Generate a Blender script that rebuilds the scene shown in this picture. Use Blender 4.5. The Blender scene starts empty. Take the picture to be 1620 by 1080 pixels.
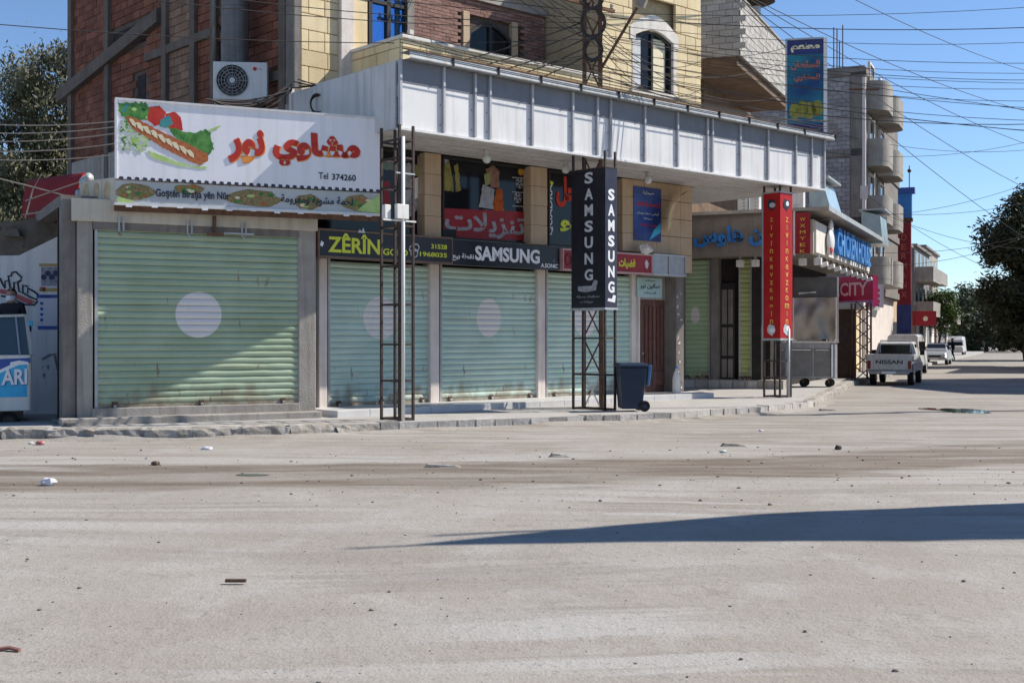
import bpy, bmesh, math, random
from mathutils import Vector, Matrix, noise
R = math.radians
random.seed(11)
S = bpy.context.scene
col = S.collection

# ------------------------------------------------------------------ camera, sky, sun, exposure
FPX, CX, CY, CAMZ = 1907.0, 810.0, 535.0, 1.75        # pixels of the 1620 x 1080 photograph
cd = bpy.data.cameras.new('camera'); cam = bpy.data.objects.new('camera', cd); col.objects.link(cam)
cam.location = (0, 0, CAMZ); cam.rotation_euler = (R(90), 0, 0)
cd.sensor_width = 36; cd.lens = 36*FPX/1620; cd.shift_y = -5/1620; cd.clip_end = 3000; cd.clip_start = .1
S.camera = cam
SUN_AZ, SUN_EL = 14.5, 43.0                             # azimuth from +X towards +Y
w = bpy.data.worlds.new('World'); S.world = w; w.use_nodes = True
wn = w.node_tree; bg = wn.nodes['Background']
sky = wn.nodes.new('ShaderNodeTexSky'); sky.sky_type = 'NISHITA'; sky.sun_disc = False
sky.sun_elevation = R(SUN_EL); sky.sun_rotation = R(90-SUN_AZ)
sky.air_density = 1.0; sky.dust_density = 0.0; sky.ozone_density = 5.5; sky.altitude = 1300
wn.links.new(sky.outputs[0], bg.inputs[0]); bg.inputs[1].default_value = 0.108
sl = bpy.data.lights.new('sun', 'SUN'); sun = bpy.data.objects.new('sun', sl); col.objects.link(sun)
sl.energy = 4.6; sl.angle = R(0.5); sl.color = (1, .94, .85)
sd = Vector((math.cos(R(SUN_EL))*math.cos(R(SUN_AZ)), math.cos(R(SUN_EL))*math.sin(R(SUN_AZ)), math.sin(R(SUN_EL))))
sun.rotation_euler = sd.to_track_quat('Z', 'Y').to_euler(); sun.location = sd*80
S.view_settings.view_transform = 'Standard'; S.view_settings.look = 'None'
S.view_settings.exposure = 0.5; S.view_settings.gamma = 1; S.view_settings.use_curve_mapping = False

# ------------------------------------------------------------------ frames: plan position + heading of a facade
class Frame:
    def __init__(s, x, y, ang):
        s.o = Vector((x, y)); s.a = R(ang); s.d = Vector((math.cos(s.a), math.sin(s.a))); s.n = Vector((-math.sin(s.a), math.cos(s.a)))
    def world(s, x, y, z=0): p = s.o+s.d*x+s.n*y; return Vector((p.x, p.y, z))
    def hit(s, u, v, y=0):            # where the sight line (u, v) meets the plane local y
        r = Vector(((u-CX)/FPX, 1.0)); k = (y+s.o.dot(s.n))/r.dot(s.n)
        return (r*k-s.o).dot(s.d), CAMZ-(v-CY)/FPX*k
    def side(s, u, v, x=0):           # where it meets the plane local x
        r = Vector(((u-CX)/FPX, 1.0)); k = (x+s.o.dot(s.d))/r.dot(s.d)
        return (r*k-s.o).dot(s.n), CAMZ-(v-CY)/FPX*k
W0 = Frame(0, 0, 0)
def gnd(u, v, z=0):
    Y = (CAMZ-z)*FPX/(v-CY); return Vector(((u-CX)/FPX*Y, Y, z))
def px(u, v, Y): return Vector(((u-CX)/FPX*Y, Y, CAMZ-(v-CY)/FPX*Y))

# ------------------------------------------------------------------ materials
MATS = {}
def mat(name, c1, c2=None, scale=3., rough=.8, bump=.0, bscale=30., metal=0., rnd=0., streak=None, sfac=.5, spec=.3, alpha=1., trans=0., detail=5.):
    if name in MATS: return MATS[name]
    m = bpy.data.materials.new(name); m.use_nodes = True; nt = m.node_tree; N = nt.nodes; L = nt.links
    b = N['Principled BSDF']; b.inputs['Roughness'].default_value = rough; b.inputs['Metallic'].default_value = metal
    b.inputs['Specular IOR Level'].default_value = spec
    b.inputs['Transmission Weight'].default_value = trans
    geo = N.new('ShaderNodeNewGeometry'); c = None
    if c2 is not None:
        n = N.new('ShaderNodeTexNoise'); n.inputs['Scale'].default_value = scale; n.inputs['Detail'].default_value = detail; n.inputs['Roughness'].default_value = .62
        L.new(geo.outputs['Position'], n.inputs['Vector'])
        r = N.new('ShaderNodeValToRGB'); r.color_ramp.elements[0].position = .33; r.color_ramp.elements[1].position = .67
        r.color_ramp.elements[0].color = (*c1, 1); r.color_ramp.elements[1].color = (*c2, 1)
        L.new(n.outputs[0], r.inputs[0]); c = r.outputs[0]
    else:
        rg = N.new('ShaderNodeRGB'); rg.outputs[0].default_value = (*c1, 1); c = rg.outputs[0]
    if streak is not None:                # rain-washed dirt runs
        mp = N.new('ShaderNodeMapping'); mp.inputs['Scale'].default_value = (6, 6, .35); L.new(geo.outputs['Position'], mp.inputs[0])
        n = N.new('ShaderNodeTexNoise'); n.inputs['Scale'].default_value = 1.3; n.inputs['Detail'].default_value = 6; L.new(mp.outputs[0], n.inputs['Vector'])
        r = N.new('ShaderNodeMapRange'); r.inputs[1].default_value = .48; r.inputs[2].default_value = .72; r.inputs[4].default_value = sfac
        L.new(n.outputs[0], r.inputs[0]); mx = N.new('ShaderNodeMix'); mx.data_type = 'RGBA'
        L.new(r.outputs[0], mx.inputs[0]); L.new(c, mx.inputs[6]); mx.inputs[7].default_value = (*streak, 1); c = mx.outputs[2]
    if rnd:
        oi = N.new('ShaderNodeObjectInfo'); h = N.new('ShaderNodeHueSaturation'); mr = N.new('ShaderNodeMapRange')
        mr.inputs[3].default_value = 1-rnd; mr.inputs[4].default_value = 1+rnd
        L.new(oi.outputs['Random'], mr.inputs[0]); L.new(mr.outputs[0], h.inputs['Value']); L.new(c, h.inputs['Color']); c = h.outputs[0]
    L.new(c, b.inputs['Base Color'])
    if bump:
        n = N.new('ShaderNodeTexNoise'); n.inputs['Scale'].default_value = bscale; n.inputs['Detail'].default_value = 6
        L.new(geo.outputs['Position'], n.inputs['Vector'])
        bp = N.new('ShaderNodeBump'); bp.inputs['Strength'].default_value = bump; bp.inputs['Distance'].default_value = .02
        L.new(n.outputs[0], bp.inputs['Height']); L.new(bp.outputs[0], b.inputs['Normal'])
    MATS[name] = m; return m
def emat(name, c, s):
    m = mat(name, c); b = m.node_tree.nodes['Principled BSDF']; b.inputs['Emission Color'].default_value = (*c, 1); b.inputs['Emission Strength'].default_value = s; return m

M = dict(
 concrete=mat('concrete', (.30, .27, .24), (.40, .37, .33), 1.6, .9, .5, 35, streak=(.17, .15, .13), sfac=.6),
 concrete_dark=mat('concrete_dark', (.17, .15, .135), (.25, .225, .2), 2, .92, .5, 30, streak=(.1, .09, .08)),
 column_brown=mat('column_brown', (.115, .092, .078), (.175, .145, .122), 2, .92, .5, 25, streak=(.085, .068, .058)),
 brick=mat('brick', (.155, .058, .036), (.22, .088, .054), 2.5, .9, .4, 40, rnd=.28),
 brick_pale=mat('brick_pale', (.20, .125, .085), (.28, .18, .125), 2.5, .9, .4, 40, rnd=.2),
 brick_small=mat('brick_small', (.23, .13, .105), (.30, .18, .15), 4, .9, .4, 40, rnd=.2),
 mortar=mat('mortar', (.085, .066, .056), (.13, .10, .085), 5, .95, .5, 40),
 stone=mat('cream_stone', (.66, .52, .30), (.76, .63, .40), 1.3, .8, .25, 25, rnd=.08, streak=(.5, .4, .26), sfac=.35),
 stone_joint=mat('stone_joint', (.36, .28, .17), (.46, .37, .24), 6, .9),
 stone_tan=mat('tan_stone', (.46, .33, .21), (.54, .40, .27), 1.5, .7, .2, 20, streak=(.36, .26, .17), sfac=.4),
 coping=mat('white_coping', (.62, .58, .52), (.74, .70, .64), 3, .8, .3, 30, streak=(.4, .36, .3)),
 plaster=mat('pale_plaster', (.62, .55, .50), (.74, .67, .62), 2, .85, .3, 25, streak=(.45, .38, .33)),
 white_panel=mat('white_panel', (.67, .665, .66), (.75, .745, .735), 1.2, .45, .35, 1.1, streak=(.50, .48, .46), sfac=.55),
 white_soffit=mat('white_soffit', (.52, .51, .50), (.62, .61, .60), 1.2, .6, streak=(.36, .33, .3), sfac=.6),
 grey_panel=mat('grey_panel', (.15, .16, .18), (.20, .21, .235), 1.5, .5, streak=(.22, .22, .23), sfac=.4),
 gutter=mat('gutter_metal', (.27, .29, .30), (.36, .38, .39), 4, .55, .3, 6, streak=(.2, .17, .14), sfac=.6),
 rib=mat('grey_rib', (.36, .36, .38), (.46, .46, .48), 3, .5, metal=.2, streak=(.25, .2, .17), sfac=.5),
 zinc=mat('zinc', (.36, .39, .40), (.47, .50, .51), 3, .5, .1, 30, metal=.25, streak=(.38, .34, .3)),
 steel=mat('stainless', (.50, .48, .46), (.62, .60, .57), 2.5, .28, metal=.9),
 steel_dull=mat('dull_steel', (.30, .30, .31), (.40, .40, .41), 5, .5, metal=.6),
 rail_rust=mat('rusty_rail', (.22, .15, .09), (.36, .36, .30), 5, .8, .3, 40),
 rust=mat('rusty_steel', (.10, .055, .035), (.19, .10, .065), 9, .8, .4, 60, metal=.2),
 black_steel=mat('black_steel', (.035, .03, .03), (.09, .06, .05), 14, .6, .2, 60, metal=.3),
 pipe_white=mat('white_pipe', (.68, .66, .62), (.78, .76, .73), 6, .5, streak=(.5, .46, .4)),
 glass=mat('dark_glass', (.012, .013, .016), None, rough=.08, spec=.25),
 glass_blue=mat('blue_glass', (.10, .26, .55), None, rough=.03, metal=.9, spec=.6),
 dark=mat('dark_interior', (.02, .018, .016), (.035, .03, .028), 3, .9),
 dark_brown=mat('brown_render', (.13, .085, .055), (.20, .135, .09), 1.5, .9, .3, 20, streak=(.08, .055, .04)),
 frame_dark=mat('dark_frame', (.03, .028, .026), None, rough=.5),
 timber=mat('brown_door', (.10, .042, .03), (.15, .065, .047), 6, .55, .2, 20, streak=(.3, .2, .17), sfac=.35),
 black_sign=mat('black_sign', (.016, .016, .022), (.026, .026, .034), 3, .35),
 black_vinyl=mat('black_vinyl', (.012, .011, .013), (.022, .02, .023), 2, .4),
 white_ink=mat('white_ink', (.82, .82, .84), None, rough=.5),
 grey_ink=mat('grey_ink', (.55, .56, .58), None, rough=.5),
 yellow_ink=mat('yellow_ink', (.66, .70, .06), None, rough=.5),
 gold_ink=mat('gold_ink', (.75, .50, .10), None, rough=.5),
 red_ink=mat('red_ink', (.46, .025, .018), (.56, .05, .03), 4, .5),
 red_deep=mat('deep_red', (.42, .012, .016), (.5, .02, .022), 2, .4, streak=(.3, .02, .02), sfac=.4),
 red_sign=mat('red_sign', (.27, .014, .022), (.34, .022, .03), 2, .45),
 orange_ink=mat('orange_ink', (.8, .3, .06), None, rough=.5),
 green_ink=mat('green_ink', (.03, .15, .03), (.14, .34, .08), 7, .5),
 lime_ink=mat('lime_ink', (.35, .55, .12), (.55, .68, .3), 8, .5),
 pale_green_ink=mat('pale_green_ink', (.4, .5, .36), (.62, .66, .52), 22, .5),
 meat_ink=mat('meat_ink', (.36, .09, .03), (.52, .17, .06), 18, .5),
 cream_ink=mat('cream_ink', (.72, .62, .4), (.8, .72, .5), 10, .5),
 teal_ink=mat('teal_ink', (.03, .2, .24), (.08, .3, .3), 5, .5),
 food_ink=mat('food_ink', (.14, .12, .05), (.38, .27, .12), 26, .5),
 blue_ink=mat('blue_ink', (.03, .17, .5), (.05, .24, .6), 3, .45),
 navy_ink=mat('navy_ink', (.02, .03, .12), (.035, .05, .2), 3, .45),
 cyan_ink=mat('cyan_ink', (.03, .38, .68), (.05, .46, .75), 3, .4),
 pink_ink=mat('pink_ink', (.34, .012, .075), (.40, .022, .11), 3, .45),
 dark_ink=mat('dark_ink', (.03, .04, .06), None, rough=.5),
 beige_panel=mat('beige_panel', (.50, .45, .36), (.60, .54, .44), 2, .6, streak=(.34, .3, .24)),
 taupe=mat('taupe_panel', (.20, .175, .15), (.27, .24, .21), 2, .6, streak=(.15, .13, .11)),
 marble=mat('pale_marble', (.50, .49, .48), (.60, .59, .58), 1.4, .45, .1, 20, streak=(.42, .4, .38), sfac=.3),
 tile_white=mat('edge_tile_white', (.40, .375, .34), (.54, .51, .47), 6, .8, .6, 16, rnd=.16, streak=(.33, .3, .26), sfac=.6),
 bin=mat('bin_plastic', (.012, .024, .05), (.02, .036, .07), 6, .4),
 bin_blue=mat('bin_blue', (.05, .14, .3), (.07, .18, .36), 6, .45),
 rubber=mat('rubber', (.014, .014, .014), (.025, .024, .023), 8, .85),
 cable=mat('cable', (.05, .043, .04), None, rough=.7),
 cable_pale=mat('pale_cable', (.34, .29, .25), None, rough=.7),
 bark=mat('bark', (.10, .075, .055), (.17, .13, .1), 6, .95, .5, 20),
 ac=mat('ac_white', (.58, .58, .57), (.68, .68, .67), 3, .5, streak=(.45, .43, .4)),
 galvan=mat('galvanised', (.12, .115, .11), (.20, .19, .185), 2.2, .5, .1, 15, metal=.3, streak=(.09, .075, .065)),
)
def leafmat(name, c1, c2, tr=.25):
    m = mat(name, c1, c2, .9, .65, spec=.25, detail=2)
    b = m.node_tree.nodes['Principled BSDF']
    b.inputs['Subsurface Weight'].default_value = 0
    return m
LEAF_EUC = leafmat('eucalyptus_leaf', (.085, .09, .045), (.21, .195, .12))
LEAF_DARK = leafmat('dark_leaf', (.03, .04, .02), (.085, .092, .05))
LEAF_FAR = leafmat('far_leaf', (.04, .055, .03), (.09, .105, .06))
LEAF_LIT = leafmat('bright_leaf', (.06, .10, .02), (.13, .18, .05))

# ------------------------------------------------------------------ mesh builder and object helpers
OFF = {}
class MB:
    def __init__(s): s.v = []; s.f = []
    def add(s, vs, fs):
        b = len(s.v); s.v += [tuple(p) for p in vs]; s.f += [tuple(i+b for i in f) for f in fs]; return s
    def box(s, x0, x1, y0, y1, z0, z1):
        return s.add([(x0,y0,z0),(x1,y0,z0),(x1,y1,z0),(x0,y1,z0),(x0,y0,z1),(x1,y0,z1),(x1,y1,z1),(x0,y1,z1)],
                     [(0,3,2,1),(4,5,6,7),(0,1,5,4),(1,2,6,5),(2,3,7,6),(3,0,4,7)])
    def hexa(s, p):      # 8 corners: bottom 4 ccw, top 4 ccw
        return s.add(p, [(0,3,2,1),(4,5,6,7),(0,1,5,4),(1,2,6,5),(2,3,7,6),(3,0,4,7)])
    def quad(s, a, b, c, d): return s.add([a, b, c, d], [(0,1,2,3)])
    def prism(s, poly, y0, y1):       # poly in xz, ccw seen from -y
        n = len(poly); return s.add([(x,y0,z) for x,z in poly]+[(x,y1,z) for x,z in poly],
            [tuple(range(n)), tuple(range(2*n-1,n-1,-1))]+[((i+1)%n, i, i+n, (i+1)%n+n) for i in range(n)])
    def slab(s, poly, z0, z1):        # poly in xy ccw
        n = len(poly); return s.add([(x,y,z0) for x,y in poly]+[(x,y,z1) for x,y in poly],
            [tuple(range(n-1,-1,-1)), tuple(range(n,2*n))]+[(i,(i+1)%n,(i+1)%n+n,i+n) for i in range(n)])
    def tube(s, pts, r, seg=6, caps=True):
        pts = [Vector(p) for p in pts]; n = len(pts); rs = r if isinstance(r, (list, tuple)) else [r]*n; vs = []; fs = []
        for i, p in enumerate(pts):
            t = (pts[min(i+1,n-1)]-pts[max(i-1,0)]).normalized()
            a = t.cross(Vector((0,0,1)) if abs(t.z) < .92 else Vector((1,0,0))).normalized(); b = t.cross(a)
            for k in range(seg):
                th = 2*math.pi*(k+.5)/seg; vs.append(p+(a*math.cos(th)+b*math.sin(th))*rs[i])
        for i in range(n-1):
            for k in range(seg): k2 = (k+1)%seg; fs.append((i*seg+k, i*seg+k2, (i+1)*seg+k2, (i+1)*seg+k))
        if caps: fs += [tuple(range(seg-1,-1,-1)), tuple(range((n-1)*seg, n*seg))]
        return s.add(vs, fs)
    def bar(s, a, b, w): return s.tube([a, b], w*.7071, 4)
    def lathe(s, prof, c=(0,0,0), seg=16):   # prof: (r, z)
        vs = []; fs = []; n = len(prof)
        for r, z in prof:
            for k in range(seg): th = 2*math.pi*k/seg; vs.append((c[0]+r*math.cos(th), c[1]+r*math.sin(th), c[2]+z))
        for i in range(n-1):
            for k in range(seg): k2 = (k+1)%seg; fs.append((i*seg+k, i*seg+k2, (i+1)*seg+k2, (i+1)*seg+k))
        fs += [tuple(range(seg-1,-1,-1)), tuple(range((n-1)*seg, n*seg))]
        return s.add(vs, fs)
    def ball(s, c, r, sx=1, sy=1, sz=1, u=12, v=8):
        prof = [(r*math.sin(math.pi*i/v), -r*math.cos(math.pi*i/v)) for i in range(v+1)]; prof[0] = (.001*r, -r); prof[-1] = (.001*r, r)
        b = len(s.v); s.lathe(prof, (0,0,0), u)
        for i in range(b, len(s.v)): x, y, z = s.v[i]; s.v[i] = (c[0]+x*sx, c[1]+y*sy, c[2]+z*sz)
        return s
    def disc_y(s, cx, cz, r, y0, y1, seg=24, ry=None):   # coin facing -y
        ry = ry or r; return s.prism([(cx+r*math.cos(2*math.pi*k/seg), cz+ry*math.sin(2*math.pi*k/seg)) for k in range(seg)], y0, y1)
    def mesh(s, name, m, off=(0,0,0), smooth=False):
        me = bpy.data.meshes.new(name); o = Vector(off)
        me.from_pydata([(x-o.x, y-o.y, z-o.z) for x, y, z in s.v], [], s.f)
        for k in (m if isinstance(m, (list, tuple)) else [m]): me.materials.append(k)
        if smooth:
            for p in me.polygons: p.use_smooth = True
        return me
    def build(s, name, m, parent=None, bev=0, smooth=False, kind=None):
        off = OFF.get(parent.name, (0,0,0)) if parent else (0,0,0)
        o = bpy.data.objects.new(name, s.mesh(name, m, off, smooth)); col.objects.link(o)
        if parent: o.parent = parent; OFF[o.name] = off
        if bev:
            b = o.modifiers.new('b', 'BEVEL'); b.width = bev; b.segments = 2; b.limit_method = 'ANGLE'
        if kind: o['kind'] = kind
        return o
def tag(o, label, cat, group=None):
    o['label'] = label; o['category'] = cat
    if group: o['group'] = group
    return o
def thing(name, label, cat, F=W0, at=(0,0,0), group=None):
    o = bpy.data.objects.new(name, None); col.objects.link(o); o.empty_display_size = .2
    o.location = F.world(*at); o.rotation_euler = (0, 0, F.a); OFF[o.name] = tuple(at)
    return tag(o, label, cat, group)
def piece(name, me, parent, loc, rot=(0,0,0), sc=(1,1,1)):      # alike pieces share mesh data; loc in frame coordinates
    o = bpy.data.objects.new(name, me); col.objects.link(o); o.parent = parent
    f = OFF.get(parent.name, (0,0,0)); o.location = (loc[0]-f[0], loc[1]-f[1], loc[2]-f[2]); o.rotation_euler = rot; o.scale = sc
    return o
def group_part(name, parent):        # an Empty part that holds sub-parts
    o = bpy.data.objects.new(name, None); col.objects.link(o); o.parent = parent; o.empty_display_size = .1; OFF[o.name] = OFF[parent.name]; return o
def copy_tree(o, parent=None):
    c = o.copy(); col.objects.link(c); c.parent = parent
    for ch in list(o.children): copy_tree(ch, c)
    return c

# ------------------------------------------------------------------ lettering (Arabic letters are shaped here, then set right to left)
AF = {'ا':'FE8D FE8E','أ':'FE83 FE84','ب':'FE8F FE90 FE91 FE92','ت':'FE95 FE96 FE97 FE98','ج':'FE9D FE9E FE9F FEA0','ح':'FEA1 FEA2 FEA3 FEA4','خ':'FEA5 FEA6 FEA7 FEA8','د':'FEA9 FEAA','ر':'FEAD FEAE','ز':'FEAF FEB0','س':'FEB1 FEB2 FEB3 FEB4','ش':'FEB5 FEB6 FEB7 FEB8','ص':'FEB9 FEBA FEBB FEBC','ض':'FEBD FEBE FEBF FEC0','ط':'FEC1 FEC2 FEC3 FEC4','ع':'FEC9 FECA FECB FECC','غ':'FECD FECE FECF FED0','ف':'FED1 FED2 FED3 FED4','ق':'FED5 FED6 FED7 FED8','ك':'FED9 FEDA FEDB FEDC','ل':'FEDD FEDE FEDF FEE0','م':'FEE1 FEE2 FEE3 FEE4','ن':'FEE5 FEE6 FEE7 FEE8','ه':'FEE9 FEEA FEEB FEEC','و':'FEED FEEE','ي':'FEF1 FEF2 FEF3 FEF4','ة':'FE93 FE94','ﻻ':'FEFB FEFC'}
def ar(t):
    t = t.replace('لا', 'ﻻ'); out = []
    for i, ch in enumerate(t):
        if ch not in AF: out.append(ch); continue
        f = [chr(int(h, 16)) for h in AF[ch].split()]
        p = i > 0 and t[i-1] in AF and len(AF[t[i-1]].split()) == 4
        n = len(f) == 4 and i+1 < len(t) and t[i+1] in AF
        out.append(f[(3 if n else 1) if p else (2 if n else 0)])
    return ''.join(reversed(out))
def letter_mesh(t, bold, ext, m, name='lettering'):
    c = bpy.data.curves.new('t', 'FONT'); c.body = t; c.offset = bold; c.extrude = ext; c.resolution_u = 3
    o = bpy.data.objects.new('t', c); me = bpy.data.meshes.new_from_object(o)
    bpy.data.objects.remove(o); bpy.data.curves.remove(c); me.name = name
    me.materials.clear(); me.materials.append(m); return me
def text(t, parent, box, y, m, bold=.0, thick=.006, tilt=0., name='lettering', xplane=None, shear=0., keep=False):
    """set t to fill box = (a0, a1, z0, z1) on the plane local y facing -y, or on the plane local x = xplane facing -x (a runs along -y)"""
    me = letter_mesh(t, bold, 1., m, name)
    X = [v.co.x for v in me.vertices]; Z = [v.co.y for v in me.vertices]; x0, x1, z0, z1 = min(X), max(X), min(Z), max(Z)
    a0, a1, c0, c1 = box; kx = (a1-a0)/(x1-x0); kz = (c1-c0)/(z1-z0)
    if keep:
        k = min(kx, kz); mid = (a0+a1)/2; a0 = mid-k*(x1-x0)/2; kx = kz = k; c0 = (c0+c1)/2-k*(z1-z0)/2
    f = OFF.get(parent.name, (0,0,0)); co = []
    for v in me.vertices:
        a = a0+(v.co.x-x0)*kx; z = c0+(v.co.y-z0)*kz; d = -v.co.z*thick*.5
        a += (z-c0)*shear; z += (a-a0)*tilt
        p = (a, y+d, z) if xplane is None else (xplane+d, -a, z)
        co += [p[0]-f[0], p[1]-f[1], p[2]-f[2]]
    me.vertices.foreach_set('co', co); me.update()
    o = bpy.data.objects.new(name, me); col.objects.link(o); o.parent = parent; OFF[o.name] = f; return o

A = Frame(-2.2, 23.5, 42)            # main row of shops: canopy front line, x along it, y into the building
_bo = A.world(A.hit(500, 535, 1.72)[0], 1.72); B = Frame(_bo.x, _bo.y, 28)           # grill shop on the left
C = Frame(9.0, 36.0, 66)             # chicken shop on the side street
D = Frame(17.03, 58.0, 66)           # block of flats further up
AX = lambda u, y=1.9: A.hit(u, 535, y)[0]
WY = 1.9
# ------------------------------------------------------------------ the ground
def ground_material():
    m = bpy.data.materials.new('dusty_road'); m.use_nodes = True; nt = m.node_tree; N = nt.nodes; L = nt.links
    b = N['Principled BSDF']; b.inputs['Roughness'].default_value = .93; b.inputs['Specular IOR Level'].default_value = .2
    geo = N.new('ShaderNodeNewGeometry'); pos = geo.outputs['Position']
    def nz(scale, sc=(1,1,1), det=6, rot=0, rough=.6, src=None):
        mp = N.new('ShaderNodeMapping'); mp.inputs['Scale'].default_value = sc; mp.inputs['Rotation'].default_value = (0,0,R(rot)); L.new(src or pos, mp.inputs[0])
        n = N.new('ShaderNodeTexNoise'); n.inputs['Scale'].default_value = scale; n.inputs['Detail'].default_value = det; n.inputs['Roughness'].default_value = rough
        L.new(mp.outputs[0], n.inputs['Vector']); return n.outputs[0]
    def mr(x, a, bb, c=0., d=1.):
        r = N.new('ShaderNodeMapRange'); r.interpolation_type = 'SMOOTHSTEP'; r.inputs[1].default_value = a; r.inputs[2].default_value = bb; r.inputs[3].default_value = c; r.inputs[4].default_value = d
        L.new(x, r.inputs[0]); return r.outputs[0]
    def mix(f, c1, c2):
        x = N.new('ShaderNodeMix'); x.data_type = 'RGBA'
        if hasattr(f, 'is_output') or not isinstance(f, float): L.new(f, x.inputs[0])
        else: x.inputs[0].default_value = f
        for i, c in ((6, c1), (7, c2)):
            if isinstance(c, tuple): x.inputs[i].default_value = (*c, 1)
            else: L.new(c, x.inputs[i])
        return x.outputs[2]
    def ma(op, a, bb=None):
        x = N.new('ShaderNodeMath'); x.operation = op
        for i, c in ((0, a), (1, bb)):
            if c is None: continue
            if isinstance(c, (int, float)): x.inputs[i].default_value = c
            else: L.new(c, x.inputs[i])
        return x.outputs[0]
    c = mix(mr(nz(.3, det=8), .36, .64), (.300, .268, .230), (.350, .322, .286))
    c = mix(mr(nz(1.2, (1, .8, 1), 7, 25), .50, .66, 0, .55), c, (.385, .366, .338))          # powdery pale patches
    c = mix(mr(nz(.7, (1, .6, 1), 6, -20), .55, .68, 0, .40), c, (.255, .228, .196))          # scuffed patches
    # wheel tracks: bent bundles of pale and dark lines crossing the junction
    wp = N.new('ShaderNodeTexNoise'); wp.inputs['Scale'].default_value = .09; wp.inputs['Detail'].default_value = 1; L.new(pos, wp.inputs['Vector'])
    wv = N.new('ShaderNodeVectorMath'); wv.operation = 'SCALE'; wv.inputs['Scale'].default_value = 5.0; L.new(wp.outputs['Color'], wv.inputs[0])
    bent = N.new('ShaderNodeVectorMath'); bent.operation = 'ADD'; L.new(pos, bent.inputs[0]); L.new(wv.outputs[0], bent.inputs[1]); bent = bent.outputs[0]
    patch = mr(nz(.22, det=2), .40, .60)
    c = mix(ma('MULTIPLY', mr(nz(1.0, (.05, 1.9, 1), 4, 50, src=bent), .50, .58, 0, .75), patch), c, (.400, .382, .356))
    c = mix(ma('MULTIPLY', mr(nz(1.0, (.05, 2.6, 1), 4, 56, src=bent), .53, .60, 0, .55), patch), c, (.238, .212, .182))
    c = mix(ma('MULTIPLY', mr(nz(1.0, (.05, 2.0, 1), 4, -40, src=bent), .54, .62, 0, .5), mr(nz(.2, det=2, rot=70), .45, .6)), c, (.245, .220, .190))
    c = mix(mr(nz(2.5, det=3, src=bent), .66, .70, 0, .35), c, (.21, .185, .16))               # old oil and damp spots
    # mud band that follows the kerb: |y - (15.75 + .2x + .015x^2)|
    sp = N.new('ShaderNodeSeparateXYZ'); L.new(pos, sp.inputs[0]); x, y = sp.outputs[0], sp.outputs[1]
    q = ma('ADD', ma('MULTIPLY', x, .2), ma('MULTIPLY', ma('MULTIPLY', x, x), .015))
    dd = ma('SUBTRACT', y, ma('ADD', q, 15.75))
    wob = ma('MULTIPLY', ma('SUBTRACT', nz(.55, (.35, 1.4, 1), 7), .5), 3.4)
    band = mr(ma('ABSOLUTE', ma('ADD', dd, wob)), 1.75, 1.15)
    lim = mr(ma('ABSOLUTE', x), 16, 11)
    band = ma('MULTIPLY', band, lim)
    mud = mix(mr(nz(2.2, (.25, 1.3, 1), 7), .4, .62), (.150, .120, .092), (.225, .190, .155))
    c = mix(ma('MULTIPLY', band, mr(nz(.8, (.22, 1.6, 1), 6), .34, .54, .35, .95)), c, mud)
    # grime of the gutter close to the kerb
    c = mix(ma('MULTIPLY', mr(nz(1.1, (.25, 2.2, 1), 6, -24), .50, .62, 0, .6), mr(y, 17, 21)), c, (.215, .185, .155))
    # fine grit
    c = mix(mr(nz(28., det=3), .58, .70, 0, .6), c, (.17, .15, .13))
    c = mix(mr(nz(9., det=5), .60, .68, 0, .45), c, (.19, .17, .15))
    c = mix(mr(nz(60., det=2), .6, .75, 0, .4), c, (.42, .40, .38))
    L.new(c, b.inputs['Base Color'])
    bp = N.new('ShaderNodeBump'); bp.inputs['Strength'].default_value = .55; bp.inputs['Distance'].default_value = .03
    h = ma('ADD', nz(9., (1, 1, 1), 8), ma('MULTIPLY', nz(45., det=3), .5)); L.new(h, bp.inputs['Height']); L.new(bp.outputs[0], b.inputs['Normal'])
    return m
M['road'] = ground_material()
xs = [-900, -400, -150, -60, -30]+[-20+i*.5 for i in range(97)]+[35, 45, 70, 120, 260, 900]
ys = [-60, -20, 0, 4]+[6+i*.4 for i in range(75)]+[38, 42, 48, 56, 70, 95, 140, 240, 600, 1500]
g = MB()
def gz(x, y):
    if not (-20 <= x <= 28 and 6 <= y <= 35.6): return 0.
    e = min(1, (x+20)/3, (28-x)/3, (y-6)/2, (35.6-y)/3)
    return e*(.022*noise.noise(Vector((x*.35, y*.5, 0)))+.012*noise.noise(Vector((x*1.1, y*1.4, 3))))
for yy in ys:
    for xx in xs: g.v.append((xx, yy, gz(xx, yy)))
nx = len(xs)
for j in range(len(ys)-1):
    for i in range(nx-1): g.f.append((j*nx+i, j*nx+i+1, (j+1)*nx+i+1, (j+1)*nx+i))
g.build('road', M['road'], smooth=True, kind='structure')

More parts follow.
